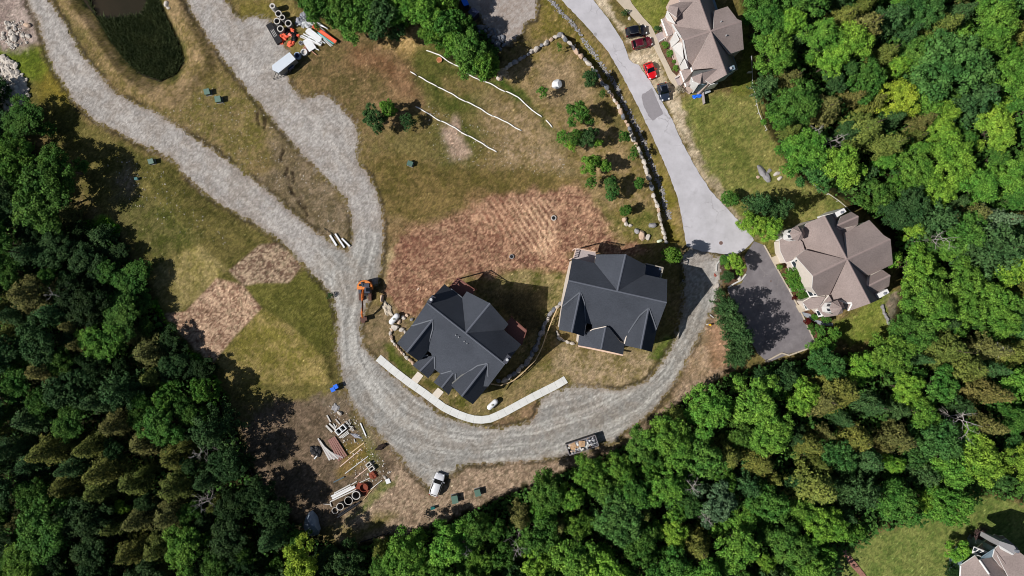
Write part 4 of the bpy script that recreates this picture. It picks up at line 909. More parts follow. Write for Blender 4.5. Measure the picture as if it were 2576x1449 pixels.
class House:
    def __init__(s, name, C, centre, roofmat, trim, wallmat, shrink=.045, capmat=None):
        s.C = C; c = W(*C(*centre), 0); s.c = c; s.root = empty(name, (0, 0, 0)); s.roof = MB(); s.wall = MB(); s.cap = MB(); s.val = Strips()
        s.rm, s.tm, s.wm = roofmat, trim, wallmat; s.k = shrink; s.capmat = capmat
    def face(s, pl, pts, lift=0.0, wall=True, drop=.5):
        P3 = roof_part(s.roof, s.C, pl, pts, lift=lift)
        if wall:
            s.wall.prism([(p.x+(s.c.x-p.x)*s.k, p.y+(s.c.y-p.y)*s.k, p.z+lift-drop) for p in P3], -0.3, None) if False else s.body(P3, lift-drop)
        return P3
    def body(s, P3, dz):
        q = [Vector((p.x+(s.c.x-p.x)*s.k, p.y+(s.c.y-p.y)*s.k, p.z+dz)) for p in P3]
        n = len(q); m = MB(); m.prism([(p.x, p.y, p.z) for p in q], -1, None)
        vs = m.v[:n]+[(v[0], v[1], -.3) for v in m.v[n:]]
        s.wall.add(vs, m.f)
    def ridge(s, a, b, za, zb=None, w=.16):
        zb = za if zb is None else zb
        A = W(*s.C(*a), za+.03); B_ = W(*s.C(*b), zb+.03); t = (B_-A).normalized(); n = Vector((-t.y, t.x, 0)).normalized()*w
        s.cap.add([A-n-Vector((0, 0, .07)), A, A+n-Vector((0, 0, .07)), B_-n-Vector((0, 0, .07)), B_, B_+n-Vector((0, 0, .07))], [(0, 3, 4, 1), (1, 4, 5, 2), (0, 1, 2), (3, 5, 4)])
    def z(s, pl, p): return onplane(s.C, pl, *p).z
    def finish(s):
        ro = s.roof.build('roof', [s.rm, s.tm], s.root)
        if s.cap.v: s.cap.build('ridge_cap', s.capmat or s.rm, ro)
        s.wall.build('wall', s.wm, s.root); s.roofo = ro
        return s.root
M_DR = shingle_mat('dark_shingles', (69, 73, 81), R(-38))
M_DRC = mat('dark_ridge', (94, 98, 108), .95, noise=.1, scale=8)
M_DR2 = shingle_mat('dark_shingles_b', (70, 74, 82), R(-13))
M_DTRIM = mat('dark_trim', (40, 42, 48), .6)
M_TAN = shingle_mat('tan_shingles', (146, 133, 129), R(20), .2, .16)
M_TAN2 = shingle_mat('tan_shingles_b', (146, 133, 129), R(-63), .2, .16)
M_TANC = mat('tan_ridge', (150, 134, 130), .95, noise=.12, scale=8)
M_WT = mat('white_trim', (225, 224, 222), .6)
M_SIDE = mat('grey_siding', (118, 118, 116), .8, noise=.06, scale=2)
M_SIDEW = mat('cream_siding', (214, 204, 194), .8, noise=.05, scale=2)
M_SIDEB = mat('blue_siding', (120, 140, 152), .8, noise=.05, scale=2)
M_SIDEP = mat('pink_siding', (196, 176, 166), .8, noise=.05, scale=2)
M_GLASS = mat('window_glass', (44, 54, 62), .12, spec=.6)
M_RED = mat('red_deck', (128, 88, 80), .8, noise=.1, scale=3)
M_WOOD = mat('new_lumber', (214, 186, 168), .8, noise=.1, scale=5)
M_WOODG = mat('grey_lumber', (168, 158, 158), .85, noise=.12, scale=5)
M_VENT = mat('galvanised', (206, 208, 210), .4, metal=.3)
M_CHIM = mat('chimney_cladding', (70, 72, 82), .9, noise=.1, scale=4)
M_BLACK = mat('black_metal', (28, 28, 30), .5)
def gable(h, main, a, b, left, right, lc, rc, ze, lift=.03, cap=True):
    """cross gable: ridge from a (on the main plane) to b; left and right are crop polygons, lc/rc eave corners at height ze"""
    za = h.z(main, a) if main else ze[2]
    pl = plane3(h.C, (*a, za), (*b, za), (*lc, ze[0])); pr = plane3(h.C, (*a, za), (*b, za), (*rc, ze[1]))
    h.face(pl, left, lift); h.face(pr, right, lift)
    if cap: h.ridge(a, b, za+lift)
    return za, pl, pr
def chimney(h, C, q, z0, z1, m, cowl=True):
    P3 = [W(*C(*p), z1) for p in q]; c = sum(P3, Vector())/len(P3)
    o = MB().prism([(p.x, p.y) for p in P3], z0, z1).build('chimney', m, h.roofo)
    if cowl:
        MB().cyl((c.x, c.y, z1), .16, .35, 12).cyl((c.x, c.y, z1+.35), .24, .08, 12).build('chimney_cowl', M_VENT, h.roofo)
# ---- dark house in the middle
D1 = House('dark_roofed_house', cA, (780, 760), M_DR, M_DTRIM, M_SIDE, capmat=M_DRC)
ZR, ZE = 11.0, 7.5
A, B_, J = (415, 340), (1212, 968), (812, 650)
fr = plane3(cA, (*A, ZR), (*B_, ZR), (1040, 1195, ZE-.1))
re = plane3(cA, (*A, ZR), (*B_, ZR), (595, 152, ZE))
D1.face(fr, [A, B_, (1040, 1195), (900, 1190), (700, 1130), (548, 1062), (500, 1022), (460, 857), (415, 822), (262, 572)])
D1.face(re, [A, (595, 152), (715, 250), (776, 292), J]); D1.face(re, [J, (1200, 620), (1377, 768), B_])
wl = plane3(cA, (*J, ZR), (1060, 348, ZR), (822, 226, ZE)); wr = plane3(cA, (*J, ZR), (1060, 348, ZR), (1247, 560, ZE))
D1.face(wl, [J, (776, 292), (822, 226), (1060, 348)], .02); D1.face(wr, [J, (1060, 348), (1247, 560), (1200, 620)], .02)
D1.ridge(A, B_, ZR, w=.13); D1.ridge(J, (1060, 348), ZR)
za, pl, pr = gable(D1, fr, (478, 510), (210, 848), [(478, 510), (262, 572), (112, 752), (210, 848)], [(478, 510), (480, 602), (415, 822), (333, 935), (210, 848)], (112, 752), (333, 935), (6.6, 6.6))
gable(D1, None, (495, 884), (345, 1040), [(495, 884), (368, 890), (270, 978), (345, 1040)], [(495, 884), (497, 1020), (430, 1112), (345, 1040)], (270, 978), (430, 1112), (4.4, 4.4, 5.9))
gable(D1, None, (697, 1045), (565, 1210), [(697, 1045), (550, 1066), (485, 1152), (565, 1210)], [(697, 1045), (711, 1137), (640, 1282), (565, 1210)], (485, 1152), (640, 1282), (4.4, 4.4, 5.9))
gable(D1, fr, (1037, 956), (770, 1297), [(1037, 956), (935, 976), (760, 1097), (662, 1182), (770, 1297)], [(1037, 956), (1041, 1192), (885, 1376), (770, 1297)], (662, 1182), (885, 1376), (6.3, 6.3))
# little raised dormer returns drawn as metal flashing strips
def flash(h, a, b, pl, w=.09, m=None):
    P = onplane(h.C, pl, *a); Q = onplane(h.C, pl, *b); t = (Q-P).normalized(); n = t.cross(pl[1]).normalized()*w; u = pl[1]*.14
    h.val.v.append([P-n+u, P+n+u, Q+n+u, Q-n+u, P-n-u, P+n-u, Q+n-u, Q-n-u])
for a, b in (((262, 574), (472, 512)), ((764, 1092), (938, 976)), ((938, 976), (1034, 956)), ((480, 520), (480, 600)), ((480, 600), (418, 815)), ((368, 890), (425, 872)), ((500, 888), (500, 1010)), ((560, 1062), (672, 1030)), ((714, 1060), (712, 1130)), ((1040, 960), (1041, 1090))):
    flash(D1, a, b, fr)
flash(D1, (660, 200), (776, 290), re, .05)
D1.finish(); D1.val.build('flashing', mat('flashing_metal', (112, 116, 124), .5, metal=.2), D1.roofo)
chimney(D1, cA, [(415, 330), (470, 262), (505, 290), (452, 350)], 6, 11.6, M_CHIM); chimney(D1, cA, [(1190, 945), (1240, 870), (1276, 898), (1226, 968)], 6, 11.6, M_CHIM)
for p in ((712, 670), (740, 690), (797, 735), (826, 757)):
    q = onplane(cA, fr, *p); MB().cyl((q.x, q.y, q.z-.1), .07, .55, 10).build('vent_pipe', M_VENT, D1.roofo)
tag(D1.root, 'dark grey shingled house at the centre, rotated diagonally, with two vent chimneys', 'house')
def deck(h, C, poly, z, m, rail=None, rm=None, post=True, rz=1.05):
    P3 = [W(*C(*p), z) for p in poly]
    d_ = MB().prism([(p.x, p.y) for p in P3], z-.25, z).build('deck', m, h.root)
    pm = MB()
    for p in P3: pm.box((p.x*.995, p.y, (z-.25)/2), (.2, .2, z-.25))
    pm.build('deck_posts', rm or m, d_)
    if rail:
        r_ = MB()
        for i, j in rail:
            a, b = P3[i], P3[j]; L = (b-a).length; t = (b-a)/L; ang = math.atan2(t.y, t.x); c = (a+b)/2
            r_.box((c.x, c.y, z+rz), (L, .16, .07), ang); r_.box((c.x, c.y, z+.12), (L, .06, .06), ang)
            n = int(L/.42)
            for k in range(n+1):
                p = a+t*(L*k/n); r_.box((p.x, p.y, z+rz/2+.05), (.09, .09, rz-.1) if k % 6 else (.11, .11, rz+.05), ang)
        r_.build('deck_railing', rm or m, d_)
deck(D1, cA, [(645, 190), (735, 90), (905, 205), (870, 290), (780, 300)], 5.0, M_RED, [(0, 1), (1, 2)], mat('red_rail', (110, 70, 62), .8))
deck(D1, cA, [(1190, 570), (1280, 490), (1430, 620), (1380, 765), (1250, 700)], 5.0, M_RED, [(1, 2), (2, 3)], MATS['red_rail'])
# ---- dark house on the right
cB = crop(2200, 940, 2800, 1811)
D2 = House('dark_roofed_house', cB, (640, 720), M_DR2, M_DTRIM, M_SIDEW, capmat=M_DRC, shrink=.035)
ZR, ZE = 12.0, 9.0; A, B_, J = (115, 495), (1285, 757), (697, 622)
fr = plane3(cB, (*A, ZR), (*B_, ZR), (1165, 1078, 8.4)); re = plane3(cB, (*A, ZR), (*B_, ZR), (1290, 485, ZE))
D2.face(fr, [A, B_, (1165, 1078), (1000, 1255), (800, 1262), (560, 1200), (400, 1118), (398, 1018), (320, 1003), (37, 812)])
D2.face(re, [A, (162, 230), (430, 290), J]); D2.face(re, [J, (1025, 425), (1290, 485), B_])
wl = plane3(cB, (*J, ZR), (797, 185, ZR), (445, 188, ZE)); wr = plane3(cB, (*J, ZR), (797, 185, ZR), (1037, 312, ZE))
D2.face(wl, [J, (430, 290), (445, 188), (797, 185)], .02); D2.face(wr, [J, (797, 185), (1037, 312), (1025, 425)], .02)
D2.ridge(A, B_, ZR, w=.13); D2.ridge(J, (797, 185), ZR)
gable(D2, fr, (257, 632), (155, 1115), [(257, 632), (37, 812), (0, 1082), (155, 1115)], [(257, 632), (302, 742), (322, 1005), (297, 1160), (155, 1115)], (0, 1082), (297, 1160), (7.4, 7.2))
gable(D2, None, (557, 1052), (505, 1316), [(557, 1052), (400, 1085), (298, 1142), (242, 1150), (228, 1266), (505, 1316)], [(557, 1052), (600, 1070), (742, 1240), (782, 1245), (765, 1378), (505, 1316)], (228, 1266), (765, 1378), (6.0, 6.0, 8.4), lift=.05)
gable(D2, fr, (1070, 822), (975, 1310), [(1070, 822), (965, 905), (820, 1117), (783, 1268), (975, 1310)], [(1070, 822), (1166, 1080), (1106, 1346), (975, 1310)], (783, 1268), (1106, 1346), (6.9, 6.9))
for a, b in (((45, 800), (248, 634)), ((825, 1112), (962, 908)), ((962, 908), (1062, 825)), ((262, 640), (302, 740)), ((320, 1130), (525, 1053)), ((590, 1068), (742, 1238)), ((1075, 826), (1163, 1070)), ((303, 745), (321, 1000))):
    flash(D2, a, b, fr)
D2.finish(); D2.val.build('flashing', MATS['flashing_metal'], D2.roofo)
deck(D2, cB, [(168, 232), (200, 118), (432, 162), (470, 250), (425, 300)], 5.6, M_WOODG, [(0, 1), (1, 2)], M_WOOD)
deck(D2, cB, [(1010, 420), (1030, 300), (1225, 345), (1198, 466)], 5.6, mat('slate_deck', (62, 72, 92), .8), [(1, 2), (2, 3)], mat('weathered_rail', (168, 160, 148), .8))
MB().prism([(p.x, p.y) for p in [W(*cB(x, y), 2.0) for x, y in ((228, 1262), (232, 1282), (760, 1392), (768, 1376))]], 1.8, 2.0).build('porch_edge', M_WOOD, D2.root)
tag(D2.root, 'dark grey shingled house right of centre, pale timber deck at its top left', 'house')
# scuffed patch on the roof
q = onplane(cB, fr, 1140, 930)
# ---- tan duplex on the right
cC = crop(3020, 800, 3560, 1630)
B2 = House('tan_duplex', cC, (800, 760), M_TAN, M_WT, M_SIDEW, shrink=.03, capmat=M_TANC)
ZR, ZE = 10.5, 6.8; A, X, B_ = (683, 150), (946, 670), (1226, 1192)
p1 = plane3(cC, (*A, ZR), (*B_, ZR), (470, 240, 6.9)); rp = plane3(cC, (*A, ZR), (*B_, ZR), (800, 112, 5.0))
B2.face(p1, [A, X, (455, 555), (400, 450), (440, 285), (470, 240)]); B2.face(p1, [X, B_, (970, 1282), (780, 1160), (740, 1092)])
B2.face(rp, [A, (815, 115), (1090, 620), (1370, 1130), B_], wall=False)
wl = plane3(cC, (*X, ZR), (545, 866, ZR-.6), (345, 640, 6.0)); wr = plane3(cC, (*X, ZR), (545, 866, ZR-.6), (600, 1102, 6.0))
B2.face(wl, [X, (455, 555), (345, 640), (545, 866)], .04); B2.face(wr, [X, (545, 866), (535, 1008), (600, 1102), (740, 1092)], .04)
B2.ridge(A, B_, ZR); B2.ridge(X, (545, 866), ZR, ZR-.6)
rl = plane3(cC, (*X, ZR-.05), (1467, 430, ZR-.5), (1215, 200, 6.4)); rr = plane3(cC, (*X, ZR-.05), (1467, 430, ZR-.5), (1495, 726, 6.4))
B2.face(rl, [X, (925, 350), (1000, 312), (1215, 200), (1385, 380), (1467, 430)], .05); B2.face(rr, [X, (1467, 430), (1495, 726), (1205, 860)], .05); B2.ridge(X, (1467, 430), ZR, ZR-.5)
for (a, b, l, r_, lc, rc) in (((825, 270), (1088, 156), [(825, 270), (878, 160), (1002, 103), (1088, 156)], [(825, 270), (1088, 156), (1080, 257), (870, 303)], (1002, 103), (1080, 257)),
                  ((1195, 990), (1466, 858), [(1195, 990), (1217, 872), (1370, 790), (1466, 858)], [(1195, 990), (1466, 858), (1450, 987), (1265, 1076)], (1370, 790), (1450, 987))):
    gable(B2, None, a, b, l, r_, lc, rc, (6.2, 6.2, 8.2))
# low flat link roof in the rear corner (rusty tinted)
lk = plane3(cC, (870, 300, 6.2), (940, 350, 6.2), (1000, 300, 6.2)); B2.face(lk, [(868, 300), (1075, 262), (1000, 315), (925, 352), (900, 370)])
lk2 = plane3(cC, (1205, 860, 5.6), (1265, 1076, 5.6), (1150, 1000, 5.6)); B2.face(lk2, [(1170, 990), (1205, 862), (1300, 840), (1270, 1080), (1260, 1150)])
# porch roofs
po = plane3(cC, (160, 570, 3.4), (145, 440, 3.4), (440, 500, 5.2)); B2.face(po, [(148, 440), (300, 350), (420, 460), (450, 560), (345, 640), (275, 690), (225, 705), (160, 572)])
po2 = plane3(cC, (430, 1180, 3.4), (520, 1290, 3.4), (740, 1100, 5.4)); B2.face(po2, [(425, 1178), (520, 1125), (700, 1108), (610, 1250), (520, 1258), (505, 1275)])
po3 = plane3(cC, (690, 1355, 3.4), (570, 1262, 3.6), (740, 1110, 5.6)); B2.face(po3, [(600, 1262), (740, 1100), (778, 1170), (750, 1250), (830, 1335), (690, 1355)])
# octagonal turrets
def turret(h, C, cx, cy, r, z0, z1, ztop, name='turret'):
    c = W(*C(cx, cy), ztop); rr = r*(W(*C(cx+1, cy), ztop)-c).length; n = 8
    w_ = MB().cyl((c.x, c.y, 0), rr*.86, z0, n).build(name, M_WT, h.root)
    rf = MB().cyl((c.x, c.y, z0), rr, ztop-z0, n, r2=.03).build('turret_roof', h.rm, w_)
    m_ = MB()
    for k in range(n):
        a = 2*math.pi*k/n; p = Vector((c.x+rr*.98*math.cos(a), c.y+rr*.98*math.sin(a), z0+.04)); m_.tube([p, (c.x, c.y, ztop+.05)], .07, 5)
    m_.build('ridge_cap', M_TANC, rf)
    g = MB()
    for k in range(n):
        a = 2*math.pi*(k+.5)/n; rad = rr*.86*math.cos(math.pi/n)+.02
        g.box((c.x+rad*math.cos(a), c.y+rad*math.sin(a), z0-1.0), (.06, rr*.38, 1.1), a)
    g.build('window', M_GLASS, w_)
turret(B2, cC, 408, 352, 92, 7.6, None, 9.2); turret(B2, cC, 886, 1245, 92, 7.6, None, 9.2)
B2.finish()
B2.val = Strips()
flash(B2, (455, 556), (520, 572), p1, .07); flash(B2, (520, 572), (850, 655), p1, .11); flash(B2, (742, 1088), (885, 770), p1, .11)
B2.val.build('valley_flashing', mat('copper_pink_flashing', (206, 172, 164), .6), B2.roofo)
B2.val = Strips()
for a, b, pl in (((400, 452), (438, 515), p1), ((742, 1100), (778, 1175), p1), ((835, 1165), (890, 1158), p1), ((890, 1158), (945, 1185), p1), ((945, 1185), (1012, 1182), p1), ((1012, 1195), (972, 1275), p1), ((750, 1262), (778, 1308), po3), ((500, 572), (455, 553), p1)):
    flash(B2, a, b, pl, .13)
B2.val.build('rake_trim', M_WT, B2.roofo)
# facade with bay windows: white boxes standing forward from the wall under the front eave
def bay(h, C, q, z0, z1, wins, cap=None):
    """q: crop quad of the bay's top as seen at height z1"""
    P3 = [W(*C(*p), z1) for p in q]
    b_ = MB().prism([(p.x, p.y) for p in P3], z0, z1).build('bay_window', M_WT, h.root)
    for (cx, cy, sx, sy, a, zc) in wins:
        c = W(*C(cx, cy), zc)
        MB().box((c.x, c.y, c.z), (sx, .1, sy), a, rx=R(-38)).build('pane', M_GLASS, b_)
fa = math.atan2(-0.86, 0.5)
def sloped_window(h, C, q4, zt, zb, m, name):
    """framed window leaning like the photo shows: top edge at zt, bottom edge at zb"""
    P = [W(*C(*q4[0]), zb), W(*C(*q4[1]), zb), W(*C(*q4[2]), zt), W(*C(*q4[3]), zt)]
    n = (P[1]-P[0]).cross(P[3]-P[0]).normalized()
    if n.z < 0: n = -n
    return MB().add([p for p in P]+[p-n*.15 for p in P], [(0, 1, 2, 3), (4, 7, 6, 5), (0, 4, 5, 1), (1, 5, 6, 2), (2, 6, 7, 3), (3, 7, 4, 0)]).build(name, m, h.root), n
def window_wall(h, C, quad, zt, zb, panes):
    o, n = sloped_window(h, C, quad, zt, zb, M_WT, 'window')
    a, b, c, d_ = [Vector((*q, 0)) for q in quad]
    for (u0, v0, u1, v1) in panes:
        Q = []
        for (u, v) in ((u0, v0), (u1, v0), (u1, v1), (u0, v1)):
            p = (a*(1-u)+b*u)*(1-v)+(d_*(1-u)+c*u)*v; Q.append(W(*C(p.x, p.y), zb*(1-v)+zt*v)+n*.03)
        MB().add([q for q in Q]+[q-n*.02 for q in Q], [(0, 1, 2, 3), (4, 7, 6, 5), (0, 4, 5, 1), (1, 5, 6, 2), (2, 6, 7, 3), (3, 7, 4, 0)]).build('pane', M_GLASS, o)
for quad, panes in (([(275, 695), (320, 778), (430, 735), (345, 650)], [(.18, .12, .86, .48), (.2, .62, .85, .92)]), ([(375, 770), (445, 880), (500, 850), (420, 765)], [(.25, .2, .85, .85)]),
                    ([(440, 880), (490, 985), (545, 960), (490, 880)], [(.2, .2, .85, .85)]), ([(450, 1020), (505, 1120), (605, 1105), (560, 1010)], [(.12, .15, .85, .55), (.2, .68, .85, .95)])):
    window_wall(B2, cC, quad, 5.6, 3.2, panes)
window_wall(B2, cC, [(142, 450), (195, 550), (250, 528), (200, 440)], 3.5, 2.2, [])
window_wall(B2, cC, [(425, 1190), (460, 1275), (505, 1262), (475, 1180)], 3.3, 2.1, [(.2, .2, .8, .8)]); window_wall(B2, cC, [(570, 1268), (610, 1355), (660, 1345), (625, 1255)], 3.4, 2.2, [(.2, .2, .8, .8)])
window_wall(B2, cC, [(220, 395), (300, 350), (325, 325), (235, 370)], 6.5, 4.0, [])
chimney(B2, cC, [(745, 145), (830, 185), (860, 160), (805, 115)], 2, 6.0, M_SIDEP, False); chimney(B2, cC, [(1250, 1095), (1270, 1135), (1345, 1118), (1310, 1075)], 2, 6.0, M_SIDEP, False)
for q in ([(805, 113), (915, 57), (945, 100), (832, 167)], [(1308, 1080), (1430, 1018), (1456, 1065), (1340, 1128)]):
    P3 = [W(*cC(*p), 7.0) for p in q]; c = sum(P3, Vector())/4
    o = MB().prism([(p.x, p.y) for p in P3], 0, 7.0).build('chimney', M_WT, B2.root)
    MB().cyl((c.x+.2, c.y, 7.0), .22, .3, 14).build('chimney_cowl', M_ROCKB, o)
tag(B2.root, 'tan shingled duplex with twin octagonal turrets above the dark asphalt driveway', 'house')
# porch slabs
for q in ([(50, 650), (125, 612), (210, 690), (100, 732)], [(345, 1218), (430, 1190), (505, 1270), (390, 1300)]):
    P3 = [W(*cC(*p), .3) for p in q]; MB().prism([(p.x, p.y) for p in P3], -.2, .3).build('porch_step', M_CONC2, B2.root)
# ---- tan house at the top right
cD = crop(2560, 0, 2980, 1449)
B1 = House('tan_duplex', cD, (800, 420), M_TAN2, M_WT, M_SIDEP, shrink=.035, capmat=M_TANC)
ZR = 10.0; A, X, B_ = (575, -260), (825, 420), (1038, 1015)
p1 = plane3(cD, (*A, ZR), (*B_, ZR), (580, 985, 6.6)); rp = plane3(cD, (*A, ZR), (*B_, ZR), (1190, 940, 3.6))
B1.face(p1, [A, X, (445, 545), (320, 330), (345, 235), (300, 130), (400, 20), (330, -170)]); B1.face(p1, [X, B_, (820, 1140), (700, 1060), (580, 985), (560, 917)])
B1.face(rp, [A, (740, -300), (888, 130), (1100, 700), (1192, 942), B_], wall=False)
MBw = MB().prism([tuple(W(*cD(x, y), 3.0)[:2]) for x, y in ((640, -120), (830, -120), (1185, 935), (1040, 1000), (825, 420))], -.2, 3.2).build('rear_wall', M_SIDEB, B1.root)
wr = plane3(cD, (*X, ZR), (445, 545, ZR-.9), (515, 925, 5.6)); wl = plane3(cD, (*X, ZR), (445, 545, ZR-.9), (300, 335, 6.0))
B1.face(wr, [X, (445, 545), (462, 640), (515, 925), (562, 917)], .04); B1.face(wl, [X, (445, 545), (300, 335), (330, 325)], .04)
B1.ridge(A, B_, ZR); B1.ridge(X, (445, 545), ZR, ZR-.9)
rl = plane3(cD, (*X, ZR-.05), (1241, 287, ZR-.5), (1052, 88, 6.6)); rr = plane3(cD, (*X, ZR-.05), (1241, 287, ZR-.5), (1270, 670, 6.4))
B1.face(rl, [X, (858, 385), (862, 150), (1052, 88), (1180, 258), (1241, 287)], .05); B1.face(rr, [X, (1241, 287), (1270, 670), (1078, 735)], .05); B1.ridge(X, (1241, 287), ZR, ZR-.5)
# hipped dormers towards the road
def dormer(h, C, a, b, lit, hip, dark, zl, za, zb):
    pl = plane3(C, (*a, za), (*b, zb), (*lit[0], zl)); ph = plane3(C, (*b, zb), (*hip[0], zl), (*hip[1], zl)); pd = plane3(C, (*a, za), (*b, zb), (*dark[0], zl))
    h.face(pl, [a, b]+lit, .05); h.face(ph, [b]+hip, .05); h.face(pd, [a, b]+dark, .05)
dormer(B1, cD, (577, 25), (378, 98), [(258, 75), (410, 28)], [(258, 75), (235, 150), (355, 235)], [(355, 235)], 7.6, 9.3, 9.0)
dormer(B1, cD, (905, 935), (705, 987), [(560, 1050), (590, 965)], [(560, 1045), (590, 1105), (680, 1142)], [(680, 1142), (820, 1110)], 7.0, 9.3, 8.9)
# porch roofs
po = plane3(cD, (155, 260, 3.6), (235, 480, 3.6), (330, 310, 5.0)); B1.face(po, [(155, 258), (232, 228), (345, 320), (300, 470), (238, 485)])
po2 = plane3(cD, (415, 965, 3.6), (490, 1175, 3.6), (580, 985, 5.2)); B1.face(po2, [(413, 965), (555, 915), (580, 990), (560, 1050), (600, 1130), (492, 1178)])
B1.finish()
B1.val = Strips()
for a, b, pl in (((300, 335), (415, 508), wl), ((462, 640), (516, 930), wr), ((445, 545), (462, 640), wr), ((555, 918), (582, 988), p1), ((155, 262), (238, 485), po), ((415, 968), (490, 1176), po2), ((235, 150), (340, 318), p1), ((556, 1045), (590, 1110), p1)):
    flash(B1, a, b, pl, .13)
B1.val.build('rake_trim', M_WT, B1.roofo)
for quad, panes in (([(280, 560), (300, 640), (400, 545), (345, 430)], []), ([(300, 640), (400, 892), (445, 800), (415, 500)], [(.06, .2, .3, .5), (.4, .18, .66, .5), (.06, .62, .32, .9), (.42, .66, .66, .95)]), ([(412, 900), (430, 950), (515, 925), (470, 800)], [(.3, .2, .7, .55)])):
    o, n = None, None
    window_wall(B1, cD, quad, 7.2, 2.0, panes)
for quad, zt, zb in (([(216, 215), (245, 275), (340, 318), (238, 150)], 7.4, 5.6), ([(515, 1205), (585, 1258), (660, 1145), (560, 1050)], 7.0, 1.0), ([(590, 1240), (730, 1215), (805, 1125), (665, 1150)], 6.2, 1.6)):
    sloped_window(B1, cD, quad, zt, zb, M_WT if zt > 6.5 else M_SIDEB, 'wall_panel')
window_wall(B1, cD, [(730, 1222), (865, 1185), (920, 1120), (815, 1140)], 6.0, 1.4, [(.25, .2, .8, .75)])
chimney(B1, cD, [(1015, 935), (1028, 985), (1158, 940), (1140, 880)], 2, 8.2, M_SIDEB)
for p, pl in (((955, 302), rl), ((1026, 490), rr)):
    q = onplane(cD, pl, *p); MB().cyl((q.x, q.y, q.z-.1), .09, .6, 10).build('vent_pipe', M_VENT, B1.roofo)
for q in ([(80, 465), (170, 420), (240, 490), (125, 555)], [(340, 1048), (420, 1000), (470, 1170), (395, 1160)]):
    P3 = [W(*cD(*p), .7) for p in q]; MB().prism([(p.x, p.y) for p in P3], -.2, .7).build('porch_deck', M_WOODG, B1.root)
rail = MB()
for a, b in (((125, 560), (240, 492)), ((240, 492), (240, 480)), ((345, 1055), (425, 1015))):
    P = W(*cD(*a), 1.6); Q = W(*cD(*b), 1.6); rail.tube([P, Q], .07, 5)
    for k in range(7):
        p = P.lerp(Q, k/6); rail.box((p.x, p.y, 1.15), (.06, .06, .9))
rail.build('porch_railing', M_WT, B1.root)
tag(B1.root, 'tan shingled duplex with hipped dormers at the top right, beside the parked cars', 'house')
# ---- house at the bottom right corner
cE = crop(3680, 2000, 4032, 1903)
B3 = House('tan_house', cE, (1700, 1800), M_TAN, M_WT, M_SIDEB, shrink=.10, capmat=M_TANC)
p1 = plane3(cE, (560, 1222, 5.0), (870, 1015, 6.6), (1160, 1410, 8.6)); p1 = plane3(cE, (560, 1222, 5.2), (540, 2000, 5.2), (1160, 1410, 8.8))
B3.face(p1, [(560, 1222), (870, 1015), (1160, 1410), (1330, 1640), (1330, 2300), (540, 2300)])
p2 = plane3(cE, (1160, 1410, 8.8), (950, 1108, 7.6), (1560, 1449, 7.8)); B3.face(p2, [(950, 1106), (1235, 1040), (1560, 1449), (1760, 1800), (1330, 1640), (1160, 1410)], .04)
p3 = plane3(cE, (1272, 880, 8.6), (1235, 1040, 7.2), (1560, 1449, 7.2)); B3.face(p3, [(1272, 880), (1235, 1040), (1555, 1449), (1500, 1180)], .08)
p4 = plane3(cE, (1430, 905, 8.6), (1690, 1000, 8.8), (1560, 1449, 8.2)); B3.face(p4, [(1272, 880), (1360, 800), (1500, 940), (1690, 985), (1780, 920), (1903, 1010), (2400, 1500), (2400, 2300), (1900, 2300), (1560, 1449)], .02)
p5 = plane3(cE, (900, 850, 4.0), (1450, 590, 4.0), (1300, 800, 5.0)); B3.face(p5, [(900, 855), (1080, 700), (1290, 560), (1380, 600), (1460, 588), (1535, 655), (1370, 700), (1270, 780), (1150, 850), (1035, 890)])
B3.face(plane3(cE, (1360, 800, 6.5), (1535, 655, 5.6), (1800, 850, 6.0)), [(1270, 780), (1370, 700), (1535, 655), (1780, 860), (1690, 985), (1500, 940)], 0)
B3.finish()
window_wall(B3, cE, [(790, 955), (880, 1020), (1160, 960), (830, 830)], 6.6, 5.2, [(.05, .45, .3, .95), (.4, .35, .62, .9), (.7, .3, .95, .8)])
window_wall(B3, cE, [(885, 1010), (955, 1110), (1045, 1035), (880, 1000)], 6.8, 5.4, [(.3, .3, .7, .8)])
sloped_window(B3, cE, [(965, 1105), (1235, 1045), (1275, 880), (1040, 1030)], 8.4, 6.6, M_SIDEB, 'gable_wall'); sloped_window(B3, cE, [(560, 1210), (870, 1020), (760, 1020), (600, 1140)], 4.6, 3.0, M_SIDEB, 'side_wall')
o = MB().prism([tuple(W(*cE(x, y), 9.6)[:2]) for x, y in ((1360, 800), (1385, 705), (1690, 805), (1745, 880), (1680, 998))], 5, 9.6).build('chimney', mat('grey_cap', (150, 148, 150), .8, noise=.05), B3.roofo)
sloped_window(B3, cE, [(1400, 880), (1640, 1010), (1680, 998), (1360, 802)], 9.7, 8.4, M_WT, 'chimney_side')
c = W(*cE(1728, 905), 9.6); MB().cyl((c.x, c.y, 9.5), .3, .6, 14).build('chimney_cowl', M_ROCKB, B3.roofo)
B3.val = Strips(); flash(B3, (955, 1112), (1162, 1408), p2, .09); flash(B3, (560, 1230), (540, 1500), p1, .1); B3.val.build('rake_trim', M_WT, B3.roofo)
tag(B3.root, 'blue sided house with tan roof cut off by the bottom right corner', 'house')
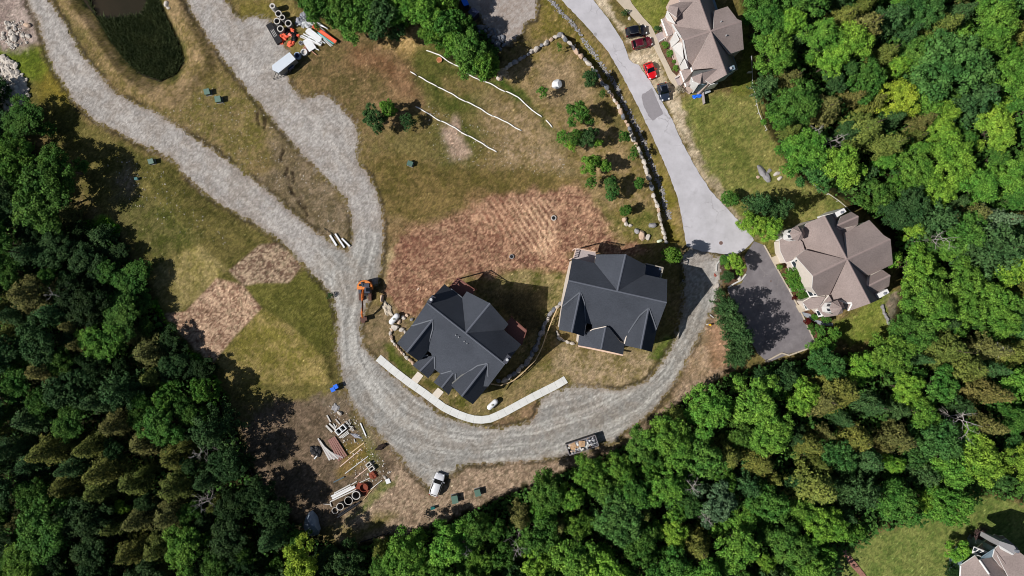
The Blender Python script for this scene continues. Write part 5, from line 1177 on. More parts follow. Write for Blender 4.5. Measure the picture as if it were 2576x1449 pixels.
# ================================================================ VEHICLES
def paint_mat(name, rgb): 
    m = mat(name, rgb, .28, .15, spec=.6); m.node_tree.nodes['Principled BSDF'].inputs['Coat Weight'].default_value = .5; return m
M_TYRE = mat('tyre_rubber', (24, 24, 26), .9); M_RIM = mat('alloy_rim', (150, 152, 155), .35, .7); M_CARGL = mat('car_glass', (14, 18, 24), .08, spec=.7)
M_LAMPW = mat('headlight_lens', (225, 228, 232), .15, spec=.7); M_LAMPR = mat('tail_light_lens', (150, 20, 22), .25, spec=.6); M_PLAST = mat('black_plastic', (26, 27, 29), .6)
def loft(secs, name, m, parent, closed_ends=True, smooth=True):
    mb = MB(); n = len(secs[0]); vs = [p for s_ in secs for p in s_]
    fs = [(i*n+k, i*n+(k+1) % n, (i+1)*n+(k+1) % n, (i+1)*n+k) for i in range(len(secs)-1) for k in range(n)]
    fs += [tuple(range(n-1, -1, -1)), tuple((len(secs)-1)*n+k for k in range(n))]
    mb.add(vs, fs); o = mb.build(name, m, parent, smooth)
    if smooth:
        o.modifiers.new('bevel_look', 'SUBSURF').levels = 1; o.modifiers[0].render_levels = 2
        for e in o.data.edges: pass
    return o
def car(name, front_c, rear_c, C, width, paint, label, cat, suv=False, rails=False, sunroof=False, hatch=False):
    """front_c / rear_c: crop positions of the nose and tail, seen at about half the car's height"""
    F_, R_ = W(*C(*front_c), .7), W(*C(*rear_c), .7); L = (F_-R_).length; c = (F_+R_)/2; ang = math.atan2(F_.y-R_.y, F_.x-R_.x)
    root = empty(name, (c.x, c.y, hgt(c.x, c.y)+.03), ang); H = 1.72 if suv else 1.46; bl = 1.02 if suv else .88; hw = width/2
    def sec(x, w_, z0, z1, rnd=.16): 
        return [(x, -w_, z0+.12), (x, -w_*1.0, (z0+z1)/2), (x, -w_*.98, z1-rnd), (x, -w_*.84, z1), (x, 0, z1+.03), (x, w_*.84, z1), (x, w_*.98, z1-rnd), (x, w_, (z0+z1)/2), (x, w_, z0+.12), (x, w_*.8, z0), (x, 0, z0), (x, -w_*.8, z0)]
    h2 = L/2
    fr = [(h2, .70, .34, .60), (h2-.10, .84, .24, .74), (h2-.45, .95, .2, .82 if not suv else .92), (h2-1.0, 1.0, .2, bl-.02), (h2-1.35, 1.0, .2, bl), (0, 1.0, .2, bl), (-h2+.9, 1.0, .2, bl), (-h2+.35, .97, .22, bl-(.0 if suv or hatch else .04)), (-h2+.08, .9, .28, bl-.06), (-h2, .8, .36, bl-.16)]
    loft([sec(x, hw*k, a, b) for x, k, a, b in fr], 'body', paint, root)
    # glasshouse
    xw0, xw1 = h2-1.15, h2-(1.85 if not suv else 1.75); xr1, xr0 = (-h2+(.62 if (suv or hatch) else 1.15)), (-h2+(.22 if (suv or hatch) else .55))
    tb, tt = hw*.90, hw*.70
    g = [(xw0, tb*.92, tb*.90, bl-.05, bl+.01), (xw0-.05, tb*.95, tb*.88, bl-.05, bl+.06), (xw1, tb, tt, bl-.05, H-.04), ((xw1+xr1)/2, tb, tt*1.02, bl-.05, H-.01), (xr1, tb*.98, tt*.98, bl-.05, H-.05), (xr0, tb*.9, tb*.84, bl-.05, bl+.03)]
    mb = MB(); vs = []
    for (x, wb, wt, z0, z1) in g: vs += [(x, -wb, z0), (x, -wt, z1), (x, 0, z1+.02), (x, wt, z1), (x, wb, z0)]
    idx = lambda i, k: i*5+k
    for (a, b, nm) in ((0, 2, 'windshield'), (4, 5, 'rear_window')):
        m_ = MB(); m_.add(vs, [(idx(i, k), idx(i, k+1), idx(i+1, k+1), idx(i+1, k)) for i in range(a, b) for k in (1, 2)]); m_.build(nm, M_CARGL, root)
    for k, in ((0,), (3,)):
        m_ = MB(); m_.add(vs, [(idx(i, k), idx(i, k+1), idx(i+1, k+1), idx(i+1, k)) for i in range(0, 5)]); m_.build('side_window', M_CARGL, root)
    ro = MB(); top = []
    for (x, wt, z1) in ((xw1+.06, tt*.97, H-.05), (xw1-.12, tt*1.02, H+.0), ((xw1+xr1)/2, tt*1.05, H+.03), (xr1+.1, tt*1.0, H), (xr1-.06, tt*.93, H-.06)):
        top += [(x, -wt, z1-.05), (x, -wt*.9, z1+.01), (x, 0, z1+.03), (x, wt*.9, z1+.01), (x, wt, z1-.05)]
    ro.add(top, [(i*5+k, i*5+k+1, (i+1)*5+k+1, (i+1)*5+k) for i in range(4) for k in range(4)]); ro_ = ro.build('roof', paint, root, True)
    for s_ in (-1, 1):   # pillars
        MB().tube([(xw0-.05, s_*tb*.89, bl+.04), (xw1, s_*tt*.99, H-.03)], .045, 5).build('pillar', paint, root)
        MB().tube([(xr0+.05, s_*tb*.84, bl+.04), (xr1, s_*tt*.96, H-.05)], .06, 5).build('pillar', paint, root)
        MB().box((h2-1.35, s_*(hw+.1), bl+.03), (.16, .22, .14), 0).build('mirror', paint, root)
        MB().box((h2-.22, s_*hw*.62, .70 if not suv else .78), (.34, .32, .1), -s_*.5, taper=.7).build('headlight', M_LAMPW, root)
        MB().box((-h2+.12, s_*hw*.74, bl-.12), (.16, .26, .16), s_*.3, taper=.8).build('tail_light', M_LAMPR, root)
        if rails: MB().tube([(xw1-.15, s_*tt*.98, H+.05), ((xw1+xr1)/2, s_*tt*1.0, H+.09), (xr1+.1, s_*tt*.94, H+.04)], .03, 5).build('roof_rail', M_RIM, root)
        for x in (h2-.85, -h2+.85):
            w_ = MB().cyl((x, s_*(hw-.2)-.02*s_, .33), .33, s_*.22, 18, axis=(0, 1, 0)).build('wheel', M_TYRE, root)
            MB().cyl((x, s_*(hw+.005), .33), .2, s_*.02, 12, axis=(0, 1, 0)).build('rim', M_RIM, w_)
    if sunroof: MB().box(((xw1+xr1)/2+.35, 0, H+.055), (1.1, tt*1.5, .02)).build('sunroof', M_CARGL, ro_)
    MB().box((h2-.03, 0, .45), (.08, hw*1.1, .16)).build('grille', M_PLAST, root)
    tag(root, label, cat); return root
CB = crop(2420, 60, 2700, 1068)
car('parked_suv', (485, 215), (165, 265), CB, 1.95, paint_mat('black_paint', (16, 19, 30)), 'black long suv parked nose to the footpath, topmost of the four cars', 'car', True, True)
car('parked_wagon', (565, 382), (262, 452), CB, 1.85, paint_mat('maroon_paint', (92, 12, 32)), 'dark red wagon parked beside the black suv on the sandy shoulder', 'car', False, True, hatch=True)
car('parked_hatchback', (585, 948), (490, 712), CB, 1.8, paint_mat('red_paint', (220, 14, 24)), 'small bright red hatchback on the sandy shoulder', 'car', False, hatch=True)
car('parked_crossover', (770, 1282), (705, 1020), CB, 1.9, paint_mat('slate_paint', (44, 54, 72)), 'dark slate blue crossover with glass roof, lowest of the four parked cars', 'car', True, True, True)
cW = crop(1640, 1800, 1960, 1783)
car('parked_suv', (535, 355), (365, 850), cW, 1.95, paint_mat('white_paint', (226, 228, 232)), 'white suv standing alone at the lower end of the gravel loop', 'car', True, True)
# ---- enclosed cargo trailer
cT = crop(1020, 0, 1380, 1630)
M_TRW = mat('trailer_white', (206, 214, 224), .5, noise=.02, scale=1); M_TRG = mat('trailer_side', (120, 124, 126), .5)
a, b = W(*cT(395, 990), 2.3), W(*cT(295, 1270), 2.3)
P3 = [W(*cT(*p), 2.3) for p in ((540, 930), (650, 1055), (348, 1297), (240, 1245), (232, 1165))]; c = sum(P3, Vector())/5
root = empty('cargo_trailer', (c.x, c.y, 0)); L = lambda v: (v.x-c.x, v.y-c.y)
MB().prism([L(p) for p in P3], .5, 2.2).build('body', M_TRG, root)
MB().prism([(L(p)[0]*1.01, L(p)[1]*1.01) for p in P3], 2.2, 2.3).build('roof', M_TRW, root)
u = (P3[2]-P3[1]).normalized(); n = Vector((-u.y, u.x, 0)); n = n if n.dot(P3[0]-P3[1]) < 0 else -n
mid = P3[1].lerp(P3[2], .45)
for t in (.38, .56):
    q = P3[1].lerp(P3[2], t)+n*.02; w_ = MB().cyl((q.x-c.x-n.x*.1, q.y-c.y-n.y*.1, .36), .36, .24, 18, axis=tuple(n)).build('wheel', M_TYRE, root)
    MB().cyl((q.x-c.x+n.x*.14, q.y-c.y+n.y*.14, .36), .2, .02, 12, axis=tuple(n)).build('rim', M_RIM, w_)
q = P3[1].lerp(P3[2], .42)+n*.22; MB().box((q.x-c.x, q.y-c.y, 1.15), (1.2, .35, .5), math.atan2(u.y, u.x)).build('side_box', mat('navy_plastic', (44, 54, 82), .5), root)
e = (P3[2]+P3[3])/2; tip = e+u*1.3
MB().tube([(P3[2].x-c.x, P3[2].y-c.y, .5), (tip.x-c.x, tip.y-c.y, .5), (P3[3].x-c.x, P3[3].y-c.y, .5)], .06, 5).cyl((tip.x-c.x, tip.y-c.y, .05), .05, .7, 8).build('tow_hitch', M_BLACK, root)
tag(root, 'silver white enclosed cargo trailer on the edge of the upper gravel track', 'trailer')
# ---- excavator
cX = crop(1380, 1060, 1660, 1449)
M_OR = mat('excavator_orange', (216, 128, 60), .5, noise=.2, scale=3); M_OR2 = mat('dusty_orange', (196, 104, 44), .6, noise=.2, scale=4); M_DK = mat('machine_grey', (62, 68, 82), .5, noise=.1, scale=3); M_TRK = mat('track_rust', (96, 70, 62), .85, noise=.25, scale=6)
c = W(*cX(295, 420), 0); root = empty('excavator', (c.x, c.y, .03)); k = (W(*cX(1, 0))-W(*cX(0, 0))).length
def X(cx, cy, z): p = W(*cX(cx, cy), z); return Vector((p.x-c.x, p.y-c.y, z))
for x0 in (198, 395):
    p, q = X(x0, 232, .4), X(x0+12, 640, .4); m_ = MB(); m_.box(((p.x+q.x)/2, (p.y+q.y)/2, .42), (.52, (p-q).length, .78), 0, taper=.97)
    n_ = 22
    for i in range(n_): m_.box((p.x+(q.x-p.x)*(i+.5)/n_, p.y+(q.y-p.y)*(i+.5)/n_, .83), (.56, .09, .06))
    m_.build('track', M_TRK, root)
MB().box(tuple(X(300, 430, .6)), (1.0, 2.0, .5)).build('undercarriage', M_BLACK, root)
# upper body: rounded counterweight
cw = X(298, 350, 1.5); R0 = 150*k; pl = [(cw.x+R0*math.cos(t), cw.y-.15+R0*.95*math.sin(t)) for t in [math.pi*i/14 for i in range(15)]]
MB().prism(pl+[(cw.x-R0, cw.y-.55), (cw.x+R0, cw.y-.55)], .9, 2.1).build('counterweight', M_OR, root)
o = MB().box(tuple(X(312, 325, 2.2)), (1.25, .62, .28)).box(tuple(X(240, 300, 2.2)), (.3, .7, .5), .3).build('engine_cover', M_DK, root)
MB().cyl(tuple(X(205, 325, 2.0)), .22, .5, 14).build('exhaust', M_BLACK, o)
cab = MB().box(tuple(X(358, 430, 1.75)), (1.05, 1.15, 1.75), 0, taper=.9).build('cab', M_DK, root)
MB().box(tuple(X(358, 420, 2.66)), (.7, .62, .05)).build('cab_window', M_CARGL, cab); MB().box(tuple(X(360, 505, 1.95)), (.85, .08, 1.0)).build('cab_window', M_CARGL, cab)
MB().box(tuple(X(200, 420, 1.6)), (.5, 1.3, .75)).build('fuel_tank', M_DK, root)
MB().box(tuple(X(185, 370, 2.02)), (.45, .9, .12)).build('side_panel', M_DK, root)
MB().tube([X(262, 440, 1.7), X(250, 530, 2.9), X(240, 610, 3.7)], [.26, .27, .2], 8).build('boom', M_OR2, root)
MB().tube([X(240, 610, 3.7), X(248, 760, 3.5), X(228, 900, 3.0), X(245, 985, 1.7)], [.15, .14, .2, .13], 8).build('stick', M_OR2, root)
MB().tube([X(285, 450, 1.6), X(262, 560, 2.9)], .07, 8).tube([X(225, 450, 1.6), X(232, 560, 2.9)], .07, 8).build('boom_cylinder', M_BLACK, root)
MB().tube([X(236, 640, 3.95), X(236, 860, 3.45)], .07, 8).build('stick_cylinder', M_BLACK, root)
bk = X(275, 1010, .9); MB().box(tuple(bk), (.95, .7, .75), .25, taper=1.25).box((bk.x-.2, bk.y-.55, .5), (.7, .4, .2), .25).build('bucket', M_TRK, root)
for i in range(5): MB().box((bk.x-.45+i*.17, bk.y-.75+i*.04, .35), (.07, .25, .07), .25).build('bucket_tooth', M_BLACK, root)
tag(root, 'orange excavator with lowered arm at the edge of the gravel road', 'excavator')
# ================================================================ SITE OBJECTS
def boulder(C, cx, cy, r, label, m=None, sq=.65, ex=None, rz=None, seed=None, group=None, name='boulder', px=None):
    p = W(*(C(cx, cy) if C else (cx, cy)), r*.35); r_ = random.Random(seed or int(cx*3+cy)); mb = MB(); rock_into(mb, (0, 0, 0), r, r_, 1, sq, ex, rz)
    o = mb.build(name, m or M_ROCKW); o.location = (p.x, p.y, hgt(p.x, p.y)+r*sq*.55); return tag(o, label, 'boulder', group)
def propane(C, a, b, r, label, grp):
    A, B_ = W(*C(*a), .8), W(*C(*b), .8); c = (A+B_)/2; L = (A-B_).length; ang = math.atan2(B_.y-A.y, B_.x-A.x)
    root = empty('propane_tank', (c.x, c.y, hgt(c.x, c.y)), ang); h = L/2
    MB().tube([(-h+r*(1-math.cos(t)), 0, .8) for t in (0.05, .4, .8, 1.2, 1.57)]+[(h-r*(1-math.cos(t)), 0, .8) for t in (1.57, 1.2, .8, .4, .05)], [max(.02, r*math.sin(t)) for t in (.05, .4, .8, 1.2, 1.57, 1.57, 1.2, .8, .4, .05)], 20).build('tank', mat('tank_white', (232, 234, 238), .4), root, True)
    MB().cyl((0, 0, .8+r-.04), .2, .14, 14).build('lid', mat('tank_lid', (150, 152, 140), .5), root)
    for x in (-h*.55, h*.55): MB().box((x, 0, .2), (.2, .7, .6)).build('foot', M_ROCKG, root)
    tag(root, label, 'propane tank', grp)
propane(cX, (800, 1115), (985, 910), .52, 'white propane tank beside the boulders left of the middle house', 'propane tanks')
propane(cA, (1035, 1425), (1135, 1330), .50, 'white propane tank on the lawn inside the curved sidewalk', 'propane tanks')
# transformers and utility cabinets
M_UT = mat('utility_green', (70, 92, 82), .55, noise=.05, scale=3); M_UTL = mat('utility_green_light', (88, 116, 104), .5); M_TEAL = mat('teal_plastic', (30, 100, 100), .5)
def cabinet(C, cx, cy, wx, wy, h, ang, label, grp='utility boxes', m=None, name='utility_box'):
    p = W(*C(cx, cy), h); root = empty(name, (p.x, p.y, hgt(p.x, p.y)), R(ang)); m = m or M_UT
    MB().box((0, 0, h*.42), (wx*.96, wy*.96, h*.84)).build('housing', m, root)
    lid = MB(); lid.add([(-wx/2, -wy/2, h*.84), (wx/2, -wy/2, h*.84), (wx/2, wy/2, h*.84), (-wx/2, wy/2, h*.84), (-wx/2, -wy/2, h*.88), (wx/2, -wy/2, h*.88), (wx/2, wy/2, h), (-wx/2, wy/2, h)], [(0, 3, 2, 1), (4, 5, 6, 7), (0, 1, 5, 4), (1, 2, 6, 5), (2, 3, 7, 6), (3, 0, 4, 7)]); lid.build('lid', M_UTL if m is M_UT else m, root)
    MB().box((wx*.3, -wy*.5, h*.5), (.1, .05, .14)).build('lock', M_BLACK, root)
    MB().box((0, 0, .04), (wx*1.1, wy*1.1, .1)).build('base_pad', M_ROCKG, root)
    tag(root, label, 'utility box', grp)
cabinet(C1, 1558, 690, 1.0, 1.0, 1.05, 12, 'green utility box between the two tracks, upper left of its twin')
cabinet(C1, 1640, 745, 1.05, 1.05, 1.1, 8, 'green utility box between the two tracks, lower right of its twin')
cabinet(C1, 1138, 1218, .95, .9, .95, 15, 'green utility box alone below the left gravel track')
cabinet(C2, 517, 1232, .85, 1.0, .95, 70, 'green utility box in the middle field below the white sediment socks')
cabinet(cW, 838, 940, 1.15, 1.45, 1.2, 10, 'large green utility box nearest the white suv')
cabinet(cW, 1340, 795, 1.05, 1.25, 1.15, 14, 'green utility box furthest right on the bottom bank')
cabinet(cW, 352, 1130, .75, .5, .8, 16, 'small teal utility pedestal below the white suv', m=M_TEAL, name='utility_pedestal')
cabinet(C1, 1032, 1350, .6, .45, .6, 10, 'small teal utility pedestal on the left slope', m=M_TEAL, name='utility_pedestal')
# concrete rings (upper yard): stacked precast risers
M_PRE = mat('precast_concrete', (196, 192, 186), .85, noise=.1, scale=3, bump=.3); M_PRED = mat('grey_precast', (120, 118, 118), .9, noise=.15, scale=3)
def pipe_ring(C, cx, cy, r, h, label, grp, m=None, ri=.74, n=28, name='concrete_ring', side=None):
    p = W(*C(cx, cy), h); o = MB().ring((0, 0, 0), r, r*ri, h, n).build('wall', m or M_PRED); root = empty(name, (p.x, p.y, hgt(p.x, p.y))); o.parent = root
    MB().ring((0, 0, h), r*1.01, r*ri, .05, n).build('rim', M_PRE, root); tag(root, label, 'concrete ring', grp); return root
k = (W(*cT(1, 0), 1.2)-W(*cT(0, 0), 1.2)).length; g_ = 'precast concrete rings in the upper yard'
for (cx, cy, r, h, lb) in ((345, 243, 58, 1.2, 'concrete ring second from the top in the upper yard'), (412, 310, 48, 1.8, 'narrow tall concrete ring between three wider rings in the upper yard'), (318, 376, 58, 1.2, 'leftmost concrete ring of the cluster, above the black crate'),
    (520, 416, 60, 1.3, 'rightmost concrete ring of the cluster in the upper yard'), (380, 512, 58, 1.2, 'lowest concrete ring of the cluster, touching the orange tarps')):
    pipe_ring(cT, cx, cy, r*k, h, lb, g_)
pipe_ring(cT, 238, 108, 50*k, 1.9, 'pale cone topped concrete ring at the top of the upper yard', g_, M_PRE, .55)
k = (W(*cT(1, 0), .6)-W(*cT(0, 0), .6)).length
def bucket(C, cx, cy, r, h, label, m1, m2, name='round_tub', cat='tub'):
    p = W(*C(cx, cy), h); root = empty(name, (p.x, p.y, hgt(p.x, p.y))); MB().ring((0, 0, 0), r, r*.8, h, 24).build('side', m1, root); MB().cyl((0, 0, .05), r*.8, .1, 20).build('base', m2, root); tag(root, label, cat)
bucket(cT, 678, 985, 58*k, .7, 'blue and white round tub beside the cargo trailer', mat('pale_blue_plastic', (160, 176, 206), .5), mat('navy_water', (30, 44, 80), .3))
bucket(cT, 800, 930, 58*k, .5, 'white round tub filled with debris, right of the blue tub', mat('white_plastic', (226, 228, 230), .5), mat('debris_white', (196, 190, 184), .9, noise=.3, scale=12))
bucket(cT, 740, 760, 34*k, .6, 'small grey bucket below the pile of white pipes', mat('grey_plastic', (178, 178, 182), .5), mat('debris_white', (196, 190, 184), .9))
# long things lying in stacks
WHT = mat('white_pvc', (226, 228, 230), .5, noise=.04, scale=3); WHT2 = mat('weathered_white', (200, 198, 194), .7, noise=.1, scale=4); M_ORP = mat('orange_mesh', (242, 108, 78), .7, noise=.1, scale=8); M_TEALP = mat('teal_pipe', (90, 196, 196), .5); M_BLK = mat('black_pipe', (30, 32, 38), .5)
def pole(C, a, b, r, z, m, name, label, cat, grp=None, flat=False, w=None):
    A, B_ = W(*C(*a), z), W(*C(*b), z); c = (A+B_)/2; ang = math.atan2(B_.y-A.y, B_.x-A.x); L = (B_-A).length; g0 = hgt(c.x, c.y)
    if flat: o = MB().box((0, 0, 0), (L, w or r*2, r)).build(name, m)
    else:
        o = MB().tube([(-L/2, 0, 0), (L/2, 0, 0)], r, 10).build(name, m)
    o.location = (c.x, c.y, z+g0); o.rotation_euler = (0, 0, ang); return tag(o, label, cat, grp)
gp = 'white pipes heaped in the upper yard'
lbp = 'white plastic pipe in the heap in the upper yard'
for i, (a, b, r, z) in enumerate([((738, 655), (1100, 815), .13, .3), ((760, 630), (1110, 800), .12, .45), ((790, 600), (1125, 770), .12, .35), ((840, 590), (1150, 745), .1, .5), ((870, 560), (1180, 770), .1, .35), ((880, 380), (1215, 500), .1, .3), ((850, 300), (1180, 560), .08, .4),
    ((940, 340), (1200, 500), .09, .5), ((965, 330), (1225, 520), .09, .3), ((1100, 520), (1260, 610), .07, .3), ((1080, 690), (1180, 775), .08, .3), ((1150, 700), (1280, 825), .08, .25), ((1060, 585), (1300, 800), .08, .35), ((900, 640), (1060, 760), .1, .5), ((980, 850), (1070, 895), .1, .25), ((730, 640), (1010, 770), .1, .2), ((860, 400), (960, 440), .1, .5)]):
    pole(cT, a, b, r, z, WHT if i % 3 else WHT2, 'plastic_pipe', lbp, 'pipe', gp)
for a, b in (((840, 540), (1095, 735)), ((870, 520), (1105, 700))):
    pole(cT, a, b, .12, .55, WHT, 'plastic_sheet_roll', 'broad white wrapped bundle lying across the heap of pipes' if a[0] == 840 else 'second white wrapped bundle, upper right of the broad one', 'bundle', flat=True, w=.7)
pole(cT, (835, 700), (960, 890), .12, .35, WHT, 'white_board', 'wide white board lying at the lower left of the pipe heap', 'board', flat=True, w=1.5)
pole(cT, (960, 460), (1370, 750), .12, .7, M_ORP, 'orange_mesh_roll', 'long orange mesh roll on the heap of pipes', 'mesh roll', flat=True, w=.62)
pole(cT, (1045, 575), (1330, 780), .1, .55, M_TEALP, 'teal_pipe', 'teal pipe beside the long orange mesh roll', 'pipe')
pole(cT, (1060, 600), (1310, 815), .06, .5, WHT, 'plastic_pipe', 'thin white pipe below the teal pipe', 'pipe')
pole(cT, (780, 770), (1020, 980), .07, .2, mat('pink_plank', (200, 150, 134), .8), 'plank', 'pinkish plank lying between the bucket and the trailer', 'plank')
# pallet-like ladder rack
pa = empty('wooden_pallet', tuple(W(*cT(850, 885), .1))[:2]+(hgt(*W(*cT(850, 885))[:2]),), R(-42))
for i in range(7): MB().box((-.65+i*.2, 0, .12), (.1, .75, .03)).build('slat', MATS['pink_plank'], pa)
for y in (-.3, .3): MB().box((0, y, .06), (1.35, .08, .08)).build('runner', MATS['pink_plank'], pa)
tag(pa, 'pinkish wooden pallet leaning beside the white round tub', 'pallet')
# tarps, fittings: small heaps
def crumple(C, cx, cy, r, h, m, name, label, cat, grp=None, seed=1, ex=None, rz=0):
    p = W(*C(cx, cy), h*.5); g = hgt(p.x, p.y); r_ = random.Random(seed); b = bmesh.new(); bmesh.ops.create_icosphere(b, subdivisions=3, radius=1)
    for v in b.verts:
        n_ = v.co.copy(); f = 1+.35*(r_.random()-.5)+.25*math.sin(n_.x*5+seed)*math.cos(n_.y*4+seed*2); v.co = Vector((n_.x*r*f*(ex[0] if ex else 1), n_.y*r*f*(ex[1] if ex else 1), max(0, n_.z)*h*f))
    me = bpy.data.meshes.new(name); b.to_mesh(me); b.free(); me.materials.append(m); o = link_mesh(name, me); o.location = (p.x, p.y, g); o.rotation_euler = (0, 0, rz); return tag(o, label, cat, grp)
M_BLKT = mat('black_tarp', (34, 34, 38), .6, noise=.3, scale=8)
for i, (cx, cy, r, h, m, lb) in enumerate([(420, 650, .85, .5, M_ORP, 'orange tarp crumpled below the lowest concrete ring'), (565, 765, .75, .5, M_ORP, 'orange tarp heap at the bottom of the upper yard'), (400, 740, .5, .3, M_ORP, 'small orange tarp beside the end of the black crate'),
    (595, 530, .5, .6, M_ORP, 'orange tarp heap right of the lowest concrete ring'), (555, 615, .45, .5, mat('pink_tarp', (240, 150, 136), .7, noise=.1, scale=6), 'pink tarp scrap in the middle of the black fittings'), (692, 635, .38, .4, M_ORP, 'small orange scrap at the right end of the black fittings'),
    (620, 680, .7, .6, M_BLKT, 'dark tarp bundle among the orange scraps'), (500, 560, .6, .5, M_BLKT, 'black tarp between the concrete rings and orange scraps'), (205, 460, .5, .4, M_ORP, 'orange tarp at the top end of the black crate'), (620, 590, .5, .5, M_BLKT, 'black plastic fittings heap right of the pink scrap')]):
    crumple(cT, cx, cy, r, h, m, 'tarp', lb, 'tarp', 'tarps and scraps in the upper yard', i+3, (1.1, .7), i*.7)
cr = empty('black_crate', tuple(W(*cT(265, 590), .6))[:2]+(0,), R(-60)); MB().box((0, 0, .3), (4.0, 1.15, .55)).build('box', M_BLKT, cr)
for y in (-.25, 0, .25): MB().tube([(-.7, y, .62), (.7, y, .62)], .05, 6).build('pipe', WHT2, cr)
tag(cr, 'long black crate with white pipes on top, left of the concrete rings', 'crate')
pole(cT, (170, 500), (330, 750), .1, .15, WHT2, 'white_board', 'long white board along the gravel side of the black crate', 'board', flat=True, w=.6)
crumple(cT, 715, 370, .8, .9, mat('grey_tarp', (150, 152, 162), .7, noise=.15, scale=4), 'tarp', 'grey covered heap above the white fittings', 'tarp', 'tarps and scraps in the upper yard', 9)
crumple(cT, 800, 285, .75, .6, mat('grey_tarp', (150, 152, 162), .7), 'tarp', 'grey heap under the trees at the top of the pipe yard', 'tarp', 'tarps and scraps in the upper yard', 12)
r_ = random.Random(5); mb = MB()
for i in range(70):
    cx, cy = r_.gauss(820, 55), r_.gauss(430, 38); p = W(*cT(cx, cy), .4); a = r_.random()*6.28; L_ = r_.uniform(.2, .5)
    mb.tube([(p.x-math.cos(a)*L_/2, p.y-math.sin(a)*L_/2, .25+r_.random()*.5), (p.x+math.cos(a)*L_/2, p.y+math.sin(a)*L_/2, .25+r_.random()*.5)], r_.uniform(.06, .11), 7)
tag(mb.build('pipe_fittings', WHT), 'jumbled white pipe fittings between the rings and the pipe heap', 'fittings', kind='stuff')
# white sediment socks
M_SOCK = mat('white_sock', (236, 234, 230), .8, noise=.05, scale=6)
def sock(C, s, label):
    q = [W(*C(*map(float, t.split(','))), .12) for t in s.split()]; out = []
    r_ = random.Random(len(q)); tot = 0
    for a, b in zip(q, q[1:]):
        n = max(1, int((b-a).length/.35)); t = (b-a).normalized(); pn = Vector((-t.y, t.x, 0))
        for k in range(n): p = a.lerp(b, k/n)+pn*(.05*math.sin(tot*1.1)+.03*math.sin(tot*2.7)); p.z = hgt(p.x, p.y)+.12; out.append(p); tot += .35
    e = q[-1].copy(); e.z = hgt(e.x, e.y)+.12; out.append(e)
    rad = [.115*(1 if (i % 11) else .75)*r_.uniform(.9, 1.1) for i in range(len(out))]; rad[0] = rad[-1] = .06
    return tag(MB().tube(out, rad, 8).build('sediment_sock', M_SOCK, None, True), label, 'sediment sock', 'white sediment socks laid across the slope')
sock(C2, '640,380 740,415 800,455 850,485', 'short white sediment sock at the upper left start of the top line'); sock(C2, '848,486 890,505 960,560 1040,600', 'white sock second from the left in the top line, below the birches')
sock(C2, '1036,602 1120,630 1240,695', 'white sock third from the left in the top line'); sock(C2, '1242,692 1330,735 1400,795 1440,835 1515,888', 'long white sock fourth in the top line, toward the enclosure'); sock(C2, '1542,908 1592,966', 'short detached white sock at the right end of the top line')
sock(C2, '520,540 568,570', 'very short white sock at the left start of the middle line'); sock(C2, '582,574 640,610 730,655', 'white sock second in the middle line'); sock(C2, '728,657 830,705 945,770', 'white sock third in the middle line')
sock(C2, '943,766 1040,815 1150,880', 'white sock fourth in the middle line'); sock(C2, '1146,876 1250,925 1360,987', 'white sock at the right end of the middle line')
sock(C2, '560,805 660,860 755,915', 'white sock at the left end of the lowest line'); sock(C2, '752,912 850,960 960,1027', 'white sock in the middle of the lowest line'); sock(C2, '957,1023 1060,1080 1175,1148', 'white sock at the right end of the lowest line')
# manholes and risers
def manhole(C, cx, cy, r, label, z=.05, m1=None, m2=None, cat='manhole', name='manhole', hh=.12):
    p = W(*C(cx, cy)); g = hgt(p.x, p.y) if z is None else z; root = empty(name, (p.x, p.y, g)); MB().ring((0, 0, 0), r, r*.72, hh, 28).build('frame', m1 or M_PRE, root); MB().cyl((0, 0, 0), r*.72, hh*.8, 24).build('cover', m2 or M_BLACK, root); tag(root, label, cat)
M_MH = mat('manhole_iron', (96, 92, 90), .7); M_MHR = mat('rusty_iron', (128, 108, 100), .8)
manhole(C5, 1602, 197, .48, 'concrete manhole with black lid in the raked straw, upper of two', None, hh=.3); manhole(C5, 1285, 488, .42, 'manhole in the straw nearer the houses, lower of two', None, M_ROCKG, hh=.25)
manhole(C2, 1915, 260, .32, 'pale round manhole in the asphalt road', .08, mat('road_iron', (160, 158, 160), .7), mat('road_iron_b', (150, 148, 150), .7), hh=.02); manhole(C6, 288, 385, .35, 'rusty brown manhole in the asphalt at the road end', .08, M_MHR, mat('rusty_iron_b', (112, 90, 84), .8), hh=.02)
manhole(C2, 740, 455, .5, 'terracotta coloured round riser cap by the upper left sock', None, mat('terracotta', (196, 140, 100), .8), mat('terracotta_dark', (176, 110, 76), .8), 'riser', 'septic_riser', .35)
manhole(cB, 1476, 498, .2, 'small round valve cover in the shaded gravel', .06, M_ROCKG, M_BLACK, 'valve cover', 'valve_cover')
manhole(C6, 665, 672, .14, 'small drain cover in the middle of the dark driveway', .06, M_MHR, M_BLACK, 'drain cover', 'drain_cover', .03)
